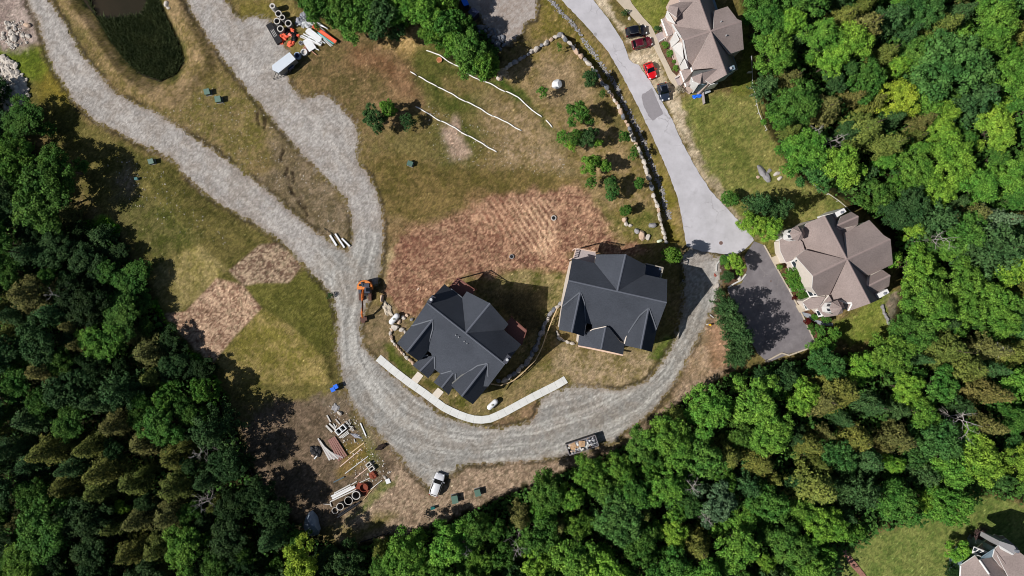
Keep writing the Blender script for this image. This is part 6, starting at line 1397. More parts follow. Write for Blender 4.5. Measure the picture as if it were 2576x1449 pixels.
# ---- boulder walls: one wall, each stone a part
def wall_along(C, s, r, label, mats, step=1.0, seed=1, name='boulder_wall', zj=0):
    q = [W(*(C(*t) if C else t), .5) for t in s]; c = q[0].copy(); c.z = 0; root = empty(name, (c.x, c.y, 0)); r_ = random.Random(seed)
    acc = 0.0; nxt = 0.0; cnt = 0
    for a, b in zip(q, q[1:]):
        L_ = (b-a).length; ang = math.atan2(b.y-a.y, b.x-a.x)
        while nxt <= acc+L_ and cnt < 99:
            p = a.lerp(b, (nxt-acc)/L_); rr = r*r_.uniform(.75, 1.25); mb = MB(); g = hgt(p.x, p.y)
            pn = Vector((-math.sin(ang), math.cos(ang), 0))*r_.gauss(0, .1*r)
            rock_into(mb, (p.x-c.x+pn.x, p.y-c.y+pn.y, g+rr*.45+zj), rr, r_, 1, .85, (1.15, .8), ang+r_.gauss(0, .15)); mb.build('boulder', r_.choice(mats), root); cnt += 1; nxt += rr*1.95*step
        acc += L_
    return tag(root, label, 'stone wall')
WM = [M_ROCKW, M_ROCKW, M_ROCKW, M_ROCKG, M_ROCKT, M_ROCKB]
wall_along(C2, [(1195, 595), (1235, 520), (1300, 475), (1360, 440), (1400, 410), (1440, 388), (1500, 348), (1560, 305), (1610, 275), (1655, 258)], .5, 'pale boulder wall along the upper left side of the enclosure', WM, seed=3)
wall_along(C2, [(1672, 275), (1700, 305), (1740, 350), (1790, 400), (1850, 460), (1900, 515), (1950, 590), (2000, 660), (2050, 730), (2090, 800), (2130, 880), (2170, 960), (2210, 1060), (2240, 1110), (2272, 1190), (2302, 1280), (2330, 1370), (2352, 1440)], .47, 'long boulder wall separating the enclosure from the drainage swale', WM, seed=4, zj=.15)
wall_along(C5, [(2358, 30), (2390, 105), (2402, 180), (2418, 250), (2440, 320), (2455, 380)], .45, 'lowest stretch of boulder wall ending at the right dark house shadow', WM, seed=5)
wall_along(cA, [(275, 962), (225, 918), (180, 872), (140, 820), (100, 780), (65, 740), (48, 700), (42, 650), (60, 610)], .36, 'curved row of pale boulders in front of the middle dark house', [M_ROCKW, M_ROCKT], .98, 6)
wall_along(cA, [(1780, 350), (1740, 385), (1700, 420), (1670, 460), (1640, 520), (1620, 570), (1595, 630), (1570, 690), (1545, 760), (1520, 810), (1490, 870), (1450, 930), (1400, 980), (1340, 1040), (1270, 1095), (1200, 1130), (1110, 1145)], .58, 'curved boulder retaining wall between the two dark houses', [M_ROCKG, M_ROCKB, M_ROCKW], .9, 7)
wall_along(cA, [(1742, 640), (1755, 680), (1785, 715), (1811, 728)], .36, 'short row of pale stones left of the right dark house front', [M_ROCKW], 1, 8)
wall_along(cB, [(5, 1185), (70, 1220), (148, 1238), (195, 1250)], .38, 'row of four pale stones below the right dark house', [M_ROCKW], 1.25, 9)
wall_along(cC, [(1385, 1230), (1400, 1290), (1430, 1350), (1450, 1420)], .4, 'low dark rock edge on the lawn right of the duplex', [M_ROCKG], .8, 10)
for (cx, cy, r, m, lb) in ((1200, 640, .0, 0, ''), (215, 470, .62, M_ROCKT, 'boulder at the top of the stone ring by the propane tank'), (180, 490, .66, M_ROCKW, 'boulder left of the topmost one in the ring by the propane tank'), (262, 512, .6, M_ROCKG, 'boulder at the right of the stone ring, touching the roof'),
    (128, 532, .6, M_ROCKT, 'pinkish boulder just below the propane tank'), (95, 590, 1.0, M_ROCKW, 'large cream boulder below the propane tank'), (160, 612, .78, M_ROCKW, 'cream boulder right of the large cream one, against a shadow'), (58, 610, .5, M_ROCKW, 'small cream boulder left of the large cream one'), (195, 640, .5, M_ROCKW, 'small boulder tucked under the eave of the middle house')):
    if r: boulder(cA, cx, cy, r*.68, lb, m, .6)
boulder(C2, 1630, 640, .98, 'big round white boulder on the bare patch of the enclosure', mat('white_boulder', (206, 210, 214), .8, rgb2=(236, 238, 240), scale=1.2, bump=.5, scale2=4), .8, (1, .95))
for (cx, cy, r, m, lb) in ((2137, 213, .62, M_ROCKT, 'tan boulder at the top of the short row above the right dark house'), (2148, 240, .5, M_ROCKW, 'boulder directly below the tan one in the short row'), (2183, 252, .38, M_ROCKW, 'small boulder at the right of the tan boulder row'),
    (2232, 292, .55, M_ROCKG, 'upper boulder of the trio right of the short row'), (2272, 325, .85, M_ROCKT, 'long tan boulder in the middle of the trio'), (2312, 342, .55, M_ROCKW, 'pale boulder at the lower right of the trio')): boulder(C5, cx, cy, r, lb, m, .6)
boulder(C5, 2350, 250, .7, 'square grey stone block standing alone beside the boulder wall', M_ROCKG, .8, (1.0, .8), .3)
boulder(cX, 640, 600, .5, 'rounded tan boulder in the shadow beside the excavator', M_ROCKT, .6, (.8, 1.3), 0)
boulder(C7, 2360, 1052, 1.95, 'huge blue grey boulder in the shade at the bottom of the yard', mat('shaded_blue_stone', (120, 132, 148), .9, rgb2=(146, 158, 172), scale=.8, bump=.4, scale2=3), .7, (.8, 1.15), 0)
boulder(C6, 258, 708, .55, 'white stone at the gravel corner below the island bed', M_ROCKW, .6, (1.3, .7), .7); boulder(C6, 430, 650, .5, 'pale stone on the lower edge of the island bed', M_ROCKW, .5); boulder(C6, 245, 627, .32, 'small reddish rock beside the island bed kerb', mat('red_stone', (150, 84, 72), .9), .6)
boulder(C1, 1255, 25, .6, 'pale boulder at the top on the bank beside the pond', M_ROCKW, .6); boulder(C1, 1270, 60, .4, 'smaller pale stone below the boulder on the pond bank', M_ROCKW, .6); boulder(C1, 205, 190, .55, 'tan boulder on the bare dirt right of the rubble', M_ROCKT, .6); boulder(C1, 98, 290, .75, 'large pale boulder among the rubble at the left', M_ROCKW, .6)
boulder(C1, 210, 272, .5, 'white boulder at the right edge of the rubble', M_ROCKW, .6); boulder(cC, 280, 1030, .4, 'white rock in the flower bed of the duplex', M_ROCKW, .6)
boulder(C2, 2175, 140, .35, 'white stone between the road shoulder and footpath', M_ROCKW, .6); boulder(C2, 1195, 590, .6, 'cream boulder under the whitish bush', M_ROCKW, .6)
# heap of grey boulders beside the upper lot
cF = crop(1780, 0, 2220, 1771); gl = 'grey boulders in the shaded heap by the upper gravel lot'
for i, (cx, cy, r) in enumerate([(448, 440, 62), (538, 430, 34), (530, 492, 38), (590, 470, 34), (655, 465, 30), (680, 505, 32), (620, 525, 32), (725, 480, 24), (745, 515, 28), (660, 600, 45), (735, 600, 42), (810, 590, 46), (760, 640, 30), (800, 665, 22), (715, 705, 56), (818, 720, 34), (762, 785, 36), (590, 560, 35), (570, 600, 30), (640, 650, 34), (430, 510, 35), (700, 550, 28), (780, 560, 28)]):
    sp_ = {0: 'largest grey boulder at the upper left of the shaded boulder heap', 7: 'small whitish boulder at the sunlit top of the boulder heap', 14: 'big flat boulder at the lower left of the shaded heap', 16: 'lowest boulder of the shaded heap'}
    k = (W(1, 0)-W(0, 0)).length*.1588
    boulder(cF, cx, cy, r*k*1.05, sp_.get(i, 'grey boulder in the shaded heap beside the upper gravel lot'), M_ROCKW if i in (7, 8) else M_ROCKB, .75, seed=i+40, group=gl)
# ---- rail fence on the retaining wall
fc = empty('rail_fence', tuple(W(*cA(1640, 640), 1))[:2]+(0,)); o0 = fc.location.copy()
fp = [W(*cA(*p), 1.5) for p in ((1745, 400), (1700, 500), (1660, 600), (1625, 690), (1595, 780), (1560, 860), (1520, 930), (1450, 1000), (1380, 1070), (1300, 1135), (1230, 1165), (1160, 1186), (1070, 1172))]
for p in fp: MB().box((p.x-o0.x, p.y-o0.y, .75), (.12, .12, 1.6), .6).build('post', M_WOOD, fc)
m_l = mat('fence_lumber', (206, 180, 140), .8, noise=.1, scale=5)
for a, b in zip(fp, fp[1:]):
    for z in (1.5, .9): MB().tube([(a.x-o0.x, a.y-o0.y, z), (b.x-o0.x, b.y-o0.y, z)], .075, 5).build('rail', m_l, fc)
tag(fc, 'timber rail fence following the curved retaining wall between the dark houses', 'fence')
# garden fence on the right lawn: thin white wire fence
fc = empty('garden_fence', tuple(W(1905, 240))[:2]+(0,)); o0 = fc.location.copy(); fp = [W(*C3(*p), .8) for p in ((520, 420), (524, 540), (528, 660), (545, 705), (560, 790), (575, 850), (600, 910), (635, 980))]
for a, b in zip(fp, fp[1:]):
    MB().tube([(a.x-o0.x, a.y-o0.y, .85), (b.x-o0.x, b.y-o0.y, .85)], .05, 5).build('rail', WHT2, fc)
for p in fp: MB().box((p.x-o0.x, p.y-o0.y, .45), (.09, .09, 1.0)).build('post', WHT2, fc)
for p in ((500, 540), (515, 660), (530, 710)):
    a = W(*C3(*p), .9); b = W(*C3(p[0]+22, p[1]), .9); MB().box(((a.x+b.x)/2-o0.x, a.y-o0.y, .5), (.75, .08, 1.0)).build('panel', WHT2, fc)
tag(fc, 'thin pale fence between the upper right lawn and the wood', 'fence')
fc = empty('wood_edge_fence', tuple(W(2080, 485))[:2]+(0,)); o0 = fc.location.copy(); fp = [W(*p, .8) for p in ((2040, 458), (2060, 475), (2085, 488), (2110, 505), (2130, 522), (2142, 535))]
for a, b in zip(fp, fp[1:]): MB().tube([(a.x-o0.x, a.y-o0.y, .85), (b.x-o0.x, b.y-o0.y, .85)], .05, 5).build('rail', WHT2, fc)
for p in fp: MB().box((p.x-o0.x, p.y-o0.y, .45), (.09, .09, 1.0)).build('post', WHT2, fc)
tag(fc, 'thin pale fence curving along the wood above the right duplex', 'fence')
# silt fences: black fabric on stakes
M_SILT = mat('silt_fabric', (22, 24, 26), .8)
def silt(pts, label):
    q = [W(*p, .4) for p in pts]; o0 = q[0].copy(); root = empty('silt_fence', (o0.x, o0.y, 0))
    for a, b in zip(q, q[1:]):
        ang = math.atan2(b.y-a.y, b.x-a.x); L_ = (b-a).length; c = (a+b)/2; MB().box((c.x-o0.x, c.y-o0.y, .35), (L_, .05, .7), ang).build('fabric', M_SILT, root)
    for p in q: MB().box((p.x-o0.x, p.y-o0.y, .45), (.06, .06, .9)).build('stake', M_WOODG, root)
    tag(root, label, 'silt fence')
silt([C4(*p) for p in ((1105, 860), (1180, 940), (1260, 1020), (1330, 1100), (1400, 1180), (1460, 1270), (1530, 1360), (1590, 1430))], 'black silt fence running below the straw patches beside the left wood')
silt([C7(*p) for p in ((1600, 20), (1680, 180), (1750, 330), (1800, 480), (1870, 620), (1940, 740), (2020, 860), (2090, 930))], 'black silt fence between the left wood and the storage yard')
silt([C2(*p) for p in ((800, 370), (850, 405), (910, 440), (960, 478))], 'short black silt fence under the birches at the top')
silt([C8(*p) for p in ((140, 1195), (240, 1165), (340, 1130), (370, 1122))], 'black silt fence at the lower left end of the bottom bank')
# ---- dumpster full of debris
cG = crop(2180, 1680, 2420, 2484)
q = [W(*cG(*p), 1.6) for p in ((505, 745), (1690, 350), (1825, 765), (640, 1165))]; c = sum(q, Vector())/4; u = (q[1]-q[0]).normalized(); ang = math.atan2(u.y, u.x); Lx = (q[1]-q[0]).length; Ly = (q[3]-q[0]).length
root = empty('dumpster', (c.x, c.y, .05), ang); m_du = mat('dumpster_steel', (60, 60, 64), .6, noise=.2, scale=3)
for (x, y, sx, sy) in ((0, Ly/2, Lx, .1), (0, -Ly/2, Lx, .1), (Lx/2, 0, .1, Ly-.1), (-Lx/2, 0, .1, Ly-.1)): MB().box((x, y, .8), (sx, sy, 1.55)).build('side_panel', m_du, root)
for (x, y, sx, sy) in ((0, Ly/2, Lx+.1, .16), (0, -Ly/2, Lx+.1, .16), (Lx/2, 0, .16, Ly-.2), (-Lx/2, 0, .16, Ly-.2)): MB().box((x, y, 1.62), (sx, sy, .1)).build('top_rail', mat('dumpster_rail', (128, 124, 128), .6, noise=.2, scale=4), root)
MB().box((0, 0, .1), (Lx, Ly, .1)).build('floor', m_du, root); tag(root, 'open steel dumpster full of building debris at the right of the gravel loop', 'dumpster')
r_ = random.Random(11); M_ = Matrix.Rotation(ang, 4, 'Z'); 
dm = [WHT, WHT, WHT2, mat('debris_grey', (120, 120, 128), .8, noise=.2, scale=6), mat('debris_dark', (40, 44, 52), .8), mat('debris_tan', (200, 164, 128), .8, noise=.1, scale=5), mat('debris_brown', (110, 84, 70), .8)]
mb = MB()
for i in range(240):
    x = r_.uniform(-Lx/2+.25, Lx/2-.3); y = r_.uniform(-Ly/2+.2, Ly/2-.2); z = 1.0+.5*r_.random()+.25*math.cos(y*1.2); p = M_ @ Vector((x, y, 0)); mi = r_.choice([0, 0, 1, 2, 2, 3, 4, 5, 6] if x < Lx*.3 else [0, 1, 3, 3, 4, 4, 4])
    mb.box((c.x+p.x, c.y+p.y, z), (r_.uniform(.15, .75), r_.uniform(.1, .35), r_.uniform(.03, .12)), r_.random()*6.28, mi, rx=r_.uniform(-.5, .5))
mb.box((c.x, c.y, .6), (Lx-.3, Ly-.3, .7), ang, 4)
tag(mb.build('building_debris', dm), 'white and grey building scraps filling the dumpster', 'debris', kind='stuff')
for (cx, cy, a, lb) in ((790, 790, ang+.12, 'left tan pallet lying in the dumpster'), (1150, 700, ang-.35, 'right tan pallet lying in the dumpster')):
    p = W(*cG(cx, cy), 1.85); pa = empty('wooden_pallet', (p.x, p.y, 1.75), a)
    for i in range(5): MB().box((-.44+i*.22, 0, .1), (.16, 1.05, .03)).build('slat', dm[5], pa)
    for y in (-.45, 0, .45): MB().box((0, y, .04), (1.1, .08, .08)).build('runner', dm[5], pa)
    tag(pa, lb, 'pallet')
# ---- storage yard below the road
cY, cZ = crop(1240, 1480, 1600, 1630), crop(1200, 1740, 1560, 1449)
M_BLUE = mat('blue_plastic', (36, 110, 230), .45)
for (cx, cy, lb) in ((325, 240, 'lower left one of two blue bins at the yard corner'), (375, 190, 'upper right one of two blue bins at the yard corner')):
    p = W(*cY(cx, cy), 1.0); b_ = empty('blue_bin', (p.x, p.y, hgt(p.x, p.y)), R(25)); MB().box((0, 0, .45), (.62, .68, .9), taper=1.12).build('body', M_BLUE, b_); MB().box((0, 0, .96), (.76, .8, .08)).build('lid', M_BLUE, b_)
    for s_ in (-1, 1): MB().cyl((-.3, s_*.3, .1), .1, .06, 10, axis=(0, 1, 0)).build('wheel', M_TYRE, b_)
    tag(b_, lb, 'bin', 'blue wheeled bins')
gpl = 'weathered boards in the long grey stack'
for i in range(14):
    a = (55+i*15, 1115+i*20+(i % 2)*14); b = (262+i*17+(14 if i % 3 else 0), 1505-(i % 4)*9-i*3)
    o = pole(cY, a, b, .1, .25+.05*(i % 3), [WHT2, M_WOODG][i % 2], 'board', 'weathered grey board in the fanned stack at the left of the yard', 'board', gpl, True, .26)
for i in range(5): pole(cY, (240+i*26, 1140-i*14), (430+i*34, 1520-i*22), .08, .3+.03*(i % 2), mat('reddish_board', (150, 112, 104), .85, noise=.12, scale=4), 'board', 'reddish brown board in the stack beside the grey boards', 'board', 'reddish boards stacked in the yard', True, .27)
for (a, b, r, m, w_, lb) in [((625, 1385), (880, 1190), .1, m_l, .2, 'tan timber lying highest of the parallel timbers'), ((560, 390), (895, 110), .1, M_WOOD, .18, ''), ((810, 840), (910, 1075), .12, WHT, .22, 'white beam lying alone at the edge of the gravel'), ((215, 700), (280, 820), .12, M_PRE, .24, 'concrete block topmost at the left of the yard'),
    ((370, 770), (445, 860), .12, M_PRE, .2, 'pale block right of the topmost one'), ((200, 880), (310, 1000), .14, M_PRE, .36, 'tan concrete slab at the left of the white frame'), ((255, 845), (370, 960), .14, WHT2, .3, 'long grey block between the tan slab and the white frame'), ((330, 850), (375, 925), .1, WHT2, .2, 'short grey block just above the white frame'), ((700, 1130), (718, 1190), .08, WHT2, .16, 'small pale block below the white frame')]:
    if lb: pole(cY, a, b, r, .15, m, 'beam', lb, 'beam', flat=True, w=w_)
for (a, b, w_, m, lb) in [((558, 393), (897, 108), .17, M_WOOD, 'pale timber second of the parallel timbers in the yard'), ((638, 502), (1003, 228), .15, WHT2, 'pale timber third of the parallel timbers in the yard'), ((790, 580), (1000, 410), .15, M_WOOD, 'shorter timber pointing at the square concrete blocks'),
    ((740, 675), (825, 625), .15, WHT2, 'short timber at the upper end of the slat stack'), ((870, 645), (1045, 565), .12, WHT2, 'thin timber above the rusty plate'), ((930, 920), (1120, 690), .1, m_l, 'tan thin timber right of the pipe rings'), ((1045, 750), (1225, 605), .09, WHT, 'white thin timber at the right end of the yard'), ((150, 270), (210, 200), .2, WHT, 'short white piece left of the grey boards'), ((455, 640), (625, 555), .22, mat('blue_grey_board', (84, 98, 106), .7), 'blue grey board on the dirt above the slat stack'), ((290, 985), (400, 990), .1, WHT2, 'small white stick at the left end of the slat stack')]:
    pole(cZ, a, b, .1, .15, m, 'timber', lb, 'timber', flat=True, w=w_)
for i, (a, b, w_) in enumerate([((465, 815), (725, 675), .22), ((415, 862), (495, 825), .2), ((430, 880), (790, 695), .26), ((435, 900), (800, 715), .3), ((400, 950), (815, 755), .2), ((480, 840), (740, 710), .3)]):
    pole(cZ, a, b, .12, .25+.06*(i % 3), [WHT2, WHT][i % 2], 'slat', 'long white slat in the stack above the pipe rings', 'slat', 'white slats stacked above the pipe rings', True, w_)
pole(cZ, (400, 960), (420, 1030), .1, .2, WHT2, 'timber', 'short white stick turning down at the left of the slats', 'timber', flat=True, w=.16)
k = (W(*cZ(1, 0), .9)-W(*cZ(0, 0), .9)).length; g_ = 'round pipe rings in the lower yard'
pipe_ring(cZ, 812, 848, 68*k, 1.1, 'largest pale rimmed ring at the right of the lower row', g_, ri=.82); pipe_ring(cZ, 692, 933, 65*k, 1.1, 'dark rimmed ring second from the right in the lower row', g_, M_BLKT, .88); pipe_ring(cZ, 560, 1025, 58*k, .9, 'ring third from the right in the lower row', g_, ri=.84); pipe_ring(cZ, 478, 1090, 52*k, .5, 'leftmost low ring with blue scraps inside', g_, ri=.84)
M_RUST = mat('rusty_steel', (130, 66, 48), .8, noise=.25, scale=4)
p = W(*cZ(932, 730), .8); root = empty('rusty_ring', (p.x, p.y, hgt(p.x, p.y))); MB().ring((0, 0, 0), 68*k, 60*k, .8, 28).build('wall', M_RUST, root); MB().cyl((0, 0, 0), 60*k, .3, 24).build('base', M_RUST, root); tag(root, 'rusty red round tank at the right end of the ring row', 'tank', g_)
pole(cZ, (820, 690), (1000, 800), .06, .08, M_RUST, 'steel_plate', 'rusty steel plate under the round tank', 'plate', flat=True, w=1.6)
pole(cZ, (515, 1200), (880, 950), .2, .2, M_BLK, 'black_pipe', 'black pipe lying along the lower side of the rings', 'pipe'); pole(cZ, (520, 1165), (780, 985), .14, .3, M_BLK, 'black_pipe', 'thinner black pipe between the rings and the big one', 'pipe')
# square hollow blocks and white frame
def hollow(C, q, h, z0, m, label, name='concrete_block', bars=False):
    P = [W(*C(*p), h) for p in q]; c = sum(P, Vector())/4; u = (P[1]-P[0]); a = math.atan2(u.y, u.x); sx = u.length; sy = (P[3]-P[0]).length; root = empty(name, (c.x, c.y, hgt(c.x, c.y)), a); t = .16
    MB().box((0, sy/2-t/2, h/2), (sx, t, h)).box((0, -sy/2+t/2, h/2), (sx, t, h)).box((sx/2-t/2, 0, h/2), (t, sy-2*t, h)).box((-sx/2+t/2, 0, h/2), (t, sy-2*t, h)).build('frame', m, root)
    if bars: MB().box((0, 0, h/2), (t, sy-2*t, h)).build('crossbar', m, root)
    MB().box((0, 0, .03), (sx-2*t, sy-2*t, .05)).build('base', M_BLACK, root); tag(root, label, 'block' if not bars else 'frame')
hollow(cZ, [(955, 365), (1025, 310), (1065, 362), (990, 415)], .7, 0, M_PRE, 'upper left square hollow concrete block in the yard'); hollow(cZ, [(1000, 430), (1075, 375), (1112, 425), (1040, 485)], .7, 0, M_PRE, 'lower right square hollow concrete block in the yard')
hollow(cY, [(345, 985), (500, 858), (568, 940), (415, 1070)], .8, 0, WHT, 'white twin opening concrete frame in the upper part of the yard', 'window_frame_block', True)
for i, (a, b) in enumerate((((430, 1100), (590, 975)), ((450, 1108), (600, 1000)), ((490, 1108), (610, 1020)))): pole(cY, a, b, .1, .25, WHT2, 'beam', 'pale beam leaning against the lower side of the white frame', 'beam', 'beams against the white frame', True, .16)
mb = MB(); r_ = random.Random(3)
for (a, b) in (((530, 805), (690, 960)), ((560, 850), (640, 860)), ((640, 850), (600, 800)), ((600, 900), (680, 900)), ((605, 960), (700, 970)), ((610, 870), (640, 960)), ((560, 800), (600, 860)), ((650, 900), (670, 980))):
    P, Q = W(*cY(*a), .3), W(*cY(*b), .4); mb.box(((P.x+Q.x)/2, (P.y+Q.y)/2, .3+.1*r_.random()), ((P-Q).length, .09, .08), math.atan2(Q.y-P.y, Q.x-P.x))
tag(mb.build('scrap_lumber', WHT2), 'tangle of broken white frame pieces right of the white frame', 'scrap', kind='stuff')
crumple(cZ, 1085, 520, .75, .5, M_RUST, 'scrap_metal', 'rusty scrap metal below the square hollow blocks', 'scrap', None, 4); crumple(cZ, 170, 150, 1.0, .5, M_BLKT, 'tarp', 'black tarp heap left of the grey boards', 'tarp', None, 5); crumple(cZ, 1225, 75, .9, .5, mat('dark_brown_scrap', (44, 34, 30), .9, noise=.3, scale=5), 'brush_pile', 'dark brown brush pile on the gravel edge of the yard', 'brush pile', None, 6, (1.3, .5), .5)
crumple(cY, 365, 565, .75, .25, M_ROCKG, 'round_stone_slab', 'grey round slab between the small rubble pieces', 'slab', None, 8); crumple(cY, 740, 1070, .8, .2, mat('grey_tarp', (150, 152, 162), .7), 'tarp', 'small grey tarp scrap below the broken frame pieces', 'tarp', None, 2, (1.3, .4), -.4)
boulder(cY, 440, 665, .5, 'cream rock right of the grey round slab', M_ROCKW, .6); pole(cZ, (1285, 635), (1350, 610), .08, .1, WHT, 'loose_sheet', 'small white sheet on the grass at the right end of the yard', 'sheet', flat=True, w=.85)
boulder(cZ, 1275, 568, .3, 'white rock above the small white sheet', M_ROCKW, .6); boulder(cZ, 1005, 515, .28, 'white rock beside the rusty scrap', M_ROCKW, .6); boulder(cZ, 130, 215, .35, 'tan rock left of the short white piece', M_ROCKT, .6)
# white beams at the fork of the tracks, stick in straw
for i, (a, b, w_) in enumerate([((2490, 325), (2540, 405), .35), ((2530, 315), (2600, 420), .3), ((2580, 350), (2640, 410), .3)]):
    pole(C4, a, b, .2, .2, WHT, 'beam', ['white concrete beam at the fork of the tracks, leftmost of three', 'white beam in the middle of the three at the fork', 'white beam at the right of the three at the fork'][i], 'beam', flat=True, w=w_)
pole(C4, (2445, 275), (2540, 340), .05, .2, M_BLACK, 'iron_bar', 'thin black bar beside the white beams at the fork', 'bar'); pole(cX, (1355, 430), (1390, 380), .08, .1, M_WOOD, 'wood_scrap', 'short pale wood scrap lying in the straw', 'wood scrap', flat=True, w=.22)
crumple(cX, 740, 810, 1.05, .35, mat('sand_pile', (190, 178, 160), .95, noise=.12, scale=4, bump=.5), 'sand_pile', 'pale grey sand pile between the excavator and the propane tank', 'sand pile', None, 3, (.7, 1.3), .5)
# blue covered thing and shed at the top
P = [W(*cF(*p), 1.9) for p in ((120, -40), (210, -60), (267, 72), (190, 94))]; c = sum(P, Vector())/4; b_ = empty('blue_skip', (c.x, c.y, 0)); MB().prism([(p.x-c.x, p.y-c.y) for p in P], .2, 1.8).build('body', mat('dark_blue_steel', (24, 44, 84), .5), b_); MB().prism([((p.x-c.x)*1.04, (p.y-c.y)*1.04) for p in P], 1.8, 1.95).build('cover', M_BLUE, b_)
tag(b_, 'bright blue topped skip at the top edge under the trees', 'skip')
P = [W(*cF(*p), 2.0) for p in ((250, 190), (345, 118), (432, 188), (338, 280))]; c = sum(P, Vector())/4; b_ = empty('small_shed', (c.x, c.y, 0)); m_n = mat('navy_roof', (84, 92, 124), .5, noise=.05)
MB().prism([((p.x-c.x)*.9, (p.y-c.y)*.9) for p in P], 0, 2.0).build('wall', mat('navy_wall', (30, 34, 54), .7), b_)
l_ = [Vector((p.x-c.x, p.y-c.y, 2.0)) for p in P]; r1, r2 = (l_[0]+l_[1])/2, (l_[2]+l_[3])/2; r1.z = r2.z = 2.5
MB().add([l_[0], r1, r2, l_[3], l_[1], l_[2]], [(0, 3, 2, 1), (1, 2, 5, 4), (0, 1, 4), (3, 5, 2)]).build('roof', m_n, b_); tag(b_, 'small dark blue roofed shed in the shade at the top', 'shed')
# yellow fire hydrant, posts and small signs
p = W(*C6(212, 1003), .8); hy = empty('fire_hydrant', (p.x, p.y, 0)); m_y = mat('hydrant_yellow', (236, 186, 40), .5); MB().cyl((0, 0, 0), .17, .75, 14).cyl((0, 0, .75), .19, .12, 14, r2=.08).build('barrel', m_y, hy); MB().cyl((-.32, 0, .5), .08, .64, 10, axis=(1, 0, 0)).build('outlet', m_y, hy); tag(hy, 'yellow fire hydrant beside the gravel road near the pine row', 'hydrant')
pole(C6, (205, 925), (233, 948), .06, .3, WHT, 'white_post', 'white post lying above the fire hydrant', 'post'); pole(C6, (175, 1002), (195, 996), .06, .2, WHT, 'white_marker', 'short white marker just left of the fire hydrant', 'marker')
for (cx, cy, lb) in ((1770, 320, 'upper small post outside the wall corner'), (1792, 355, 'middle small post outside the wall corner'), (1826, 398, 'lowest small post outside the wall corner')):
    p = W(*C2(cx, cy), .8); o = MB().box((0, 0, .4), (.18, .18, .8)).cyl((0, 0, .8), .12, .1, 10).build('marker_post', WHT2); o.location = (p.x, p.y, hgt(p.x, p.y)); tag(o, lb, 'post', 'small pale posts outside the wall corner')
propn = W(*C5(2402, 370), .4); o = MB().tube([(-.5, 0, .3), (-.4, 0, .3), (.4, 0, .3), (.5, 0, .3)], [.1, .26, .26, .1], 12).build('small_tank', mat('pale_green_plastic', (206, 216, 190), .5), None, True); o.location = (propn.x, propn.y, 0); o.rotation_euler = (0, 0, .3); tag(o, 'small pale green tank beside the lower end of the wall', 'tank')
# picnic things beside the upper duplex
p = W(*cD(770, 1245), .9); gr = empty('patio_grill', (p.x, p.y, 0), .4); MB().box((0, 0, .75), (1.3, .6, .35)).build('hood', mat('grill_grey', (170, 176, 180), .5), gr)
for x in (-.5, .5): MB().box((x, 0, .3), (.06, .5, .6)).build('leg', M_BLACK, gr)
tag(gr, 'grey covered grill against the lower wall of the tan duplex', 'grill')
crumple(cD, 640, 1305, .7, .35, M_BLUE, 'tarp', 'crumpled blue tarp below the tan duplex corner', 'tarp', None, 5, (1.2, .5), .2)
o = pole(cD, (725, 1250), (745, 1400), .12, 1.2, M_WOODG, 'fence_panel', 'short dark fence panel projecting from the tan duplex lawn side', 'fence', flat=True, w=.1); o.data.transform(Matrix.Scale(10, 4, (0, 0, 1))); o.location.z = .6
# brick edged bed lower right
q = [C9(*p) for p in ((1190, 1260), (1230, 1250), (1300, 1340), (1385, 1449), (1340, 1449), (1265, 1370))]; o = slab('garden_edging', q, -.1, .12, mat('brick_mulch', (150, 110, 96), .9, noise=.35, scale=6, bump=.5))
del o['kind']; tag(o, 'reddish stone edging strip across the bottom right lawn', 'edging')
# driveway kerbs
def strip(C, pts, w_, h_, m, label, cat, name):
    q = [W(*C(*p)) for p in pts]; mb = MB()
    for a, b in zip(q, q[1:]): mb.box(((a.x+b.x)/2, (a.y+b.y)/2, h_/2), ((b-a).length, w_, h_), math.atan2(b.y-a.y, b.x-a.x))
    return tag(mb.build(name, m), label, cat)
strip(C6, ((612, 400), (700, 560), (800, 735), (900, 925), (1000, 1143)), .22, .2, M_CONC2, 'pale kerb between the dark driveway and the duplex beds', 'kerb', 'kerb'); strip(C6, ((1000, 1145), (930, 1185), (800, 1232), (745, 1215), (700, 1238), (620, 1282)), .25, .25, M_CONC2, 'low pale wall at the bottom end of the driveway', 'kerb', 'low_wall')
strip(C6, ((250, 600), (255, 545), (290, 500), (340, 478), (400, 470)), .22, .25, WHT2, 'white kerb along the upper left of the island bed', 'kerb', 'kerb'); strip(C6, ((340, 722), (385, 692), (440, 665), (475, 620)), .25, .25, WHT2, 'white kerb along the lower right of the island bed', 'kerb', 'kerb')
slab('garden_path', [C6(*p) for p in ((895, 905), (960, 920), (1000, 965), (1130, 990), (1135, 1010), (1040, 1005), (960, 960), (905, 930))], -.1, .09, mat('blue_stone', (146, 152, 160), .85, noise=.05))

# dark rock outcrop with pale flat stones on the right lawn
for i, (cx, cy, r, m, ex, lb) in enumerate([(600, 1290, 1.0, M_ROCKG, (.6, 1.4), 'dark long rock of the outcrop on the upper right lawn'), (635, 1330, .9, M_ROCKG, (.7, 1.2), 'dark rock in the middle of the outcrop on the right lawn'), (570, 1335, .35, M_ROCKT, None, 'small tan stone left of the lawn outcrop'),
    (715, 1310, .55, M_ROCKW, (1.3, .7), 'pale flat stone right of the dark lawn outcrop'), (735, 1345, .5, M_ROCKW, (1.3, .6), 'lowest pale flat stone right of the lawn outcrop'), (655, 1290, .5, M_ROCKG, None, 'small dark rock at the top of the lawn outcrop')]):
    boulder(C3, cx, cy, r, lb, m, .4, ex, .5, seed=70+i)
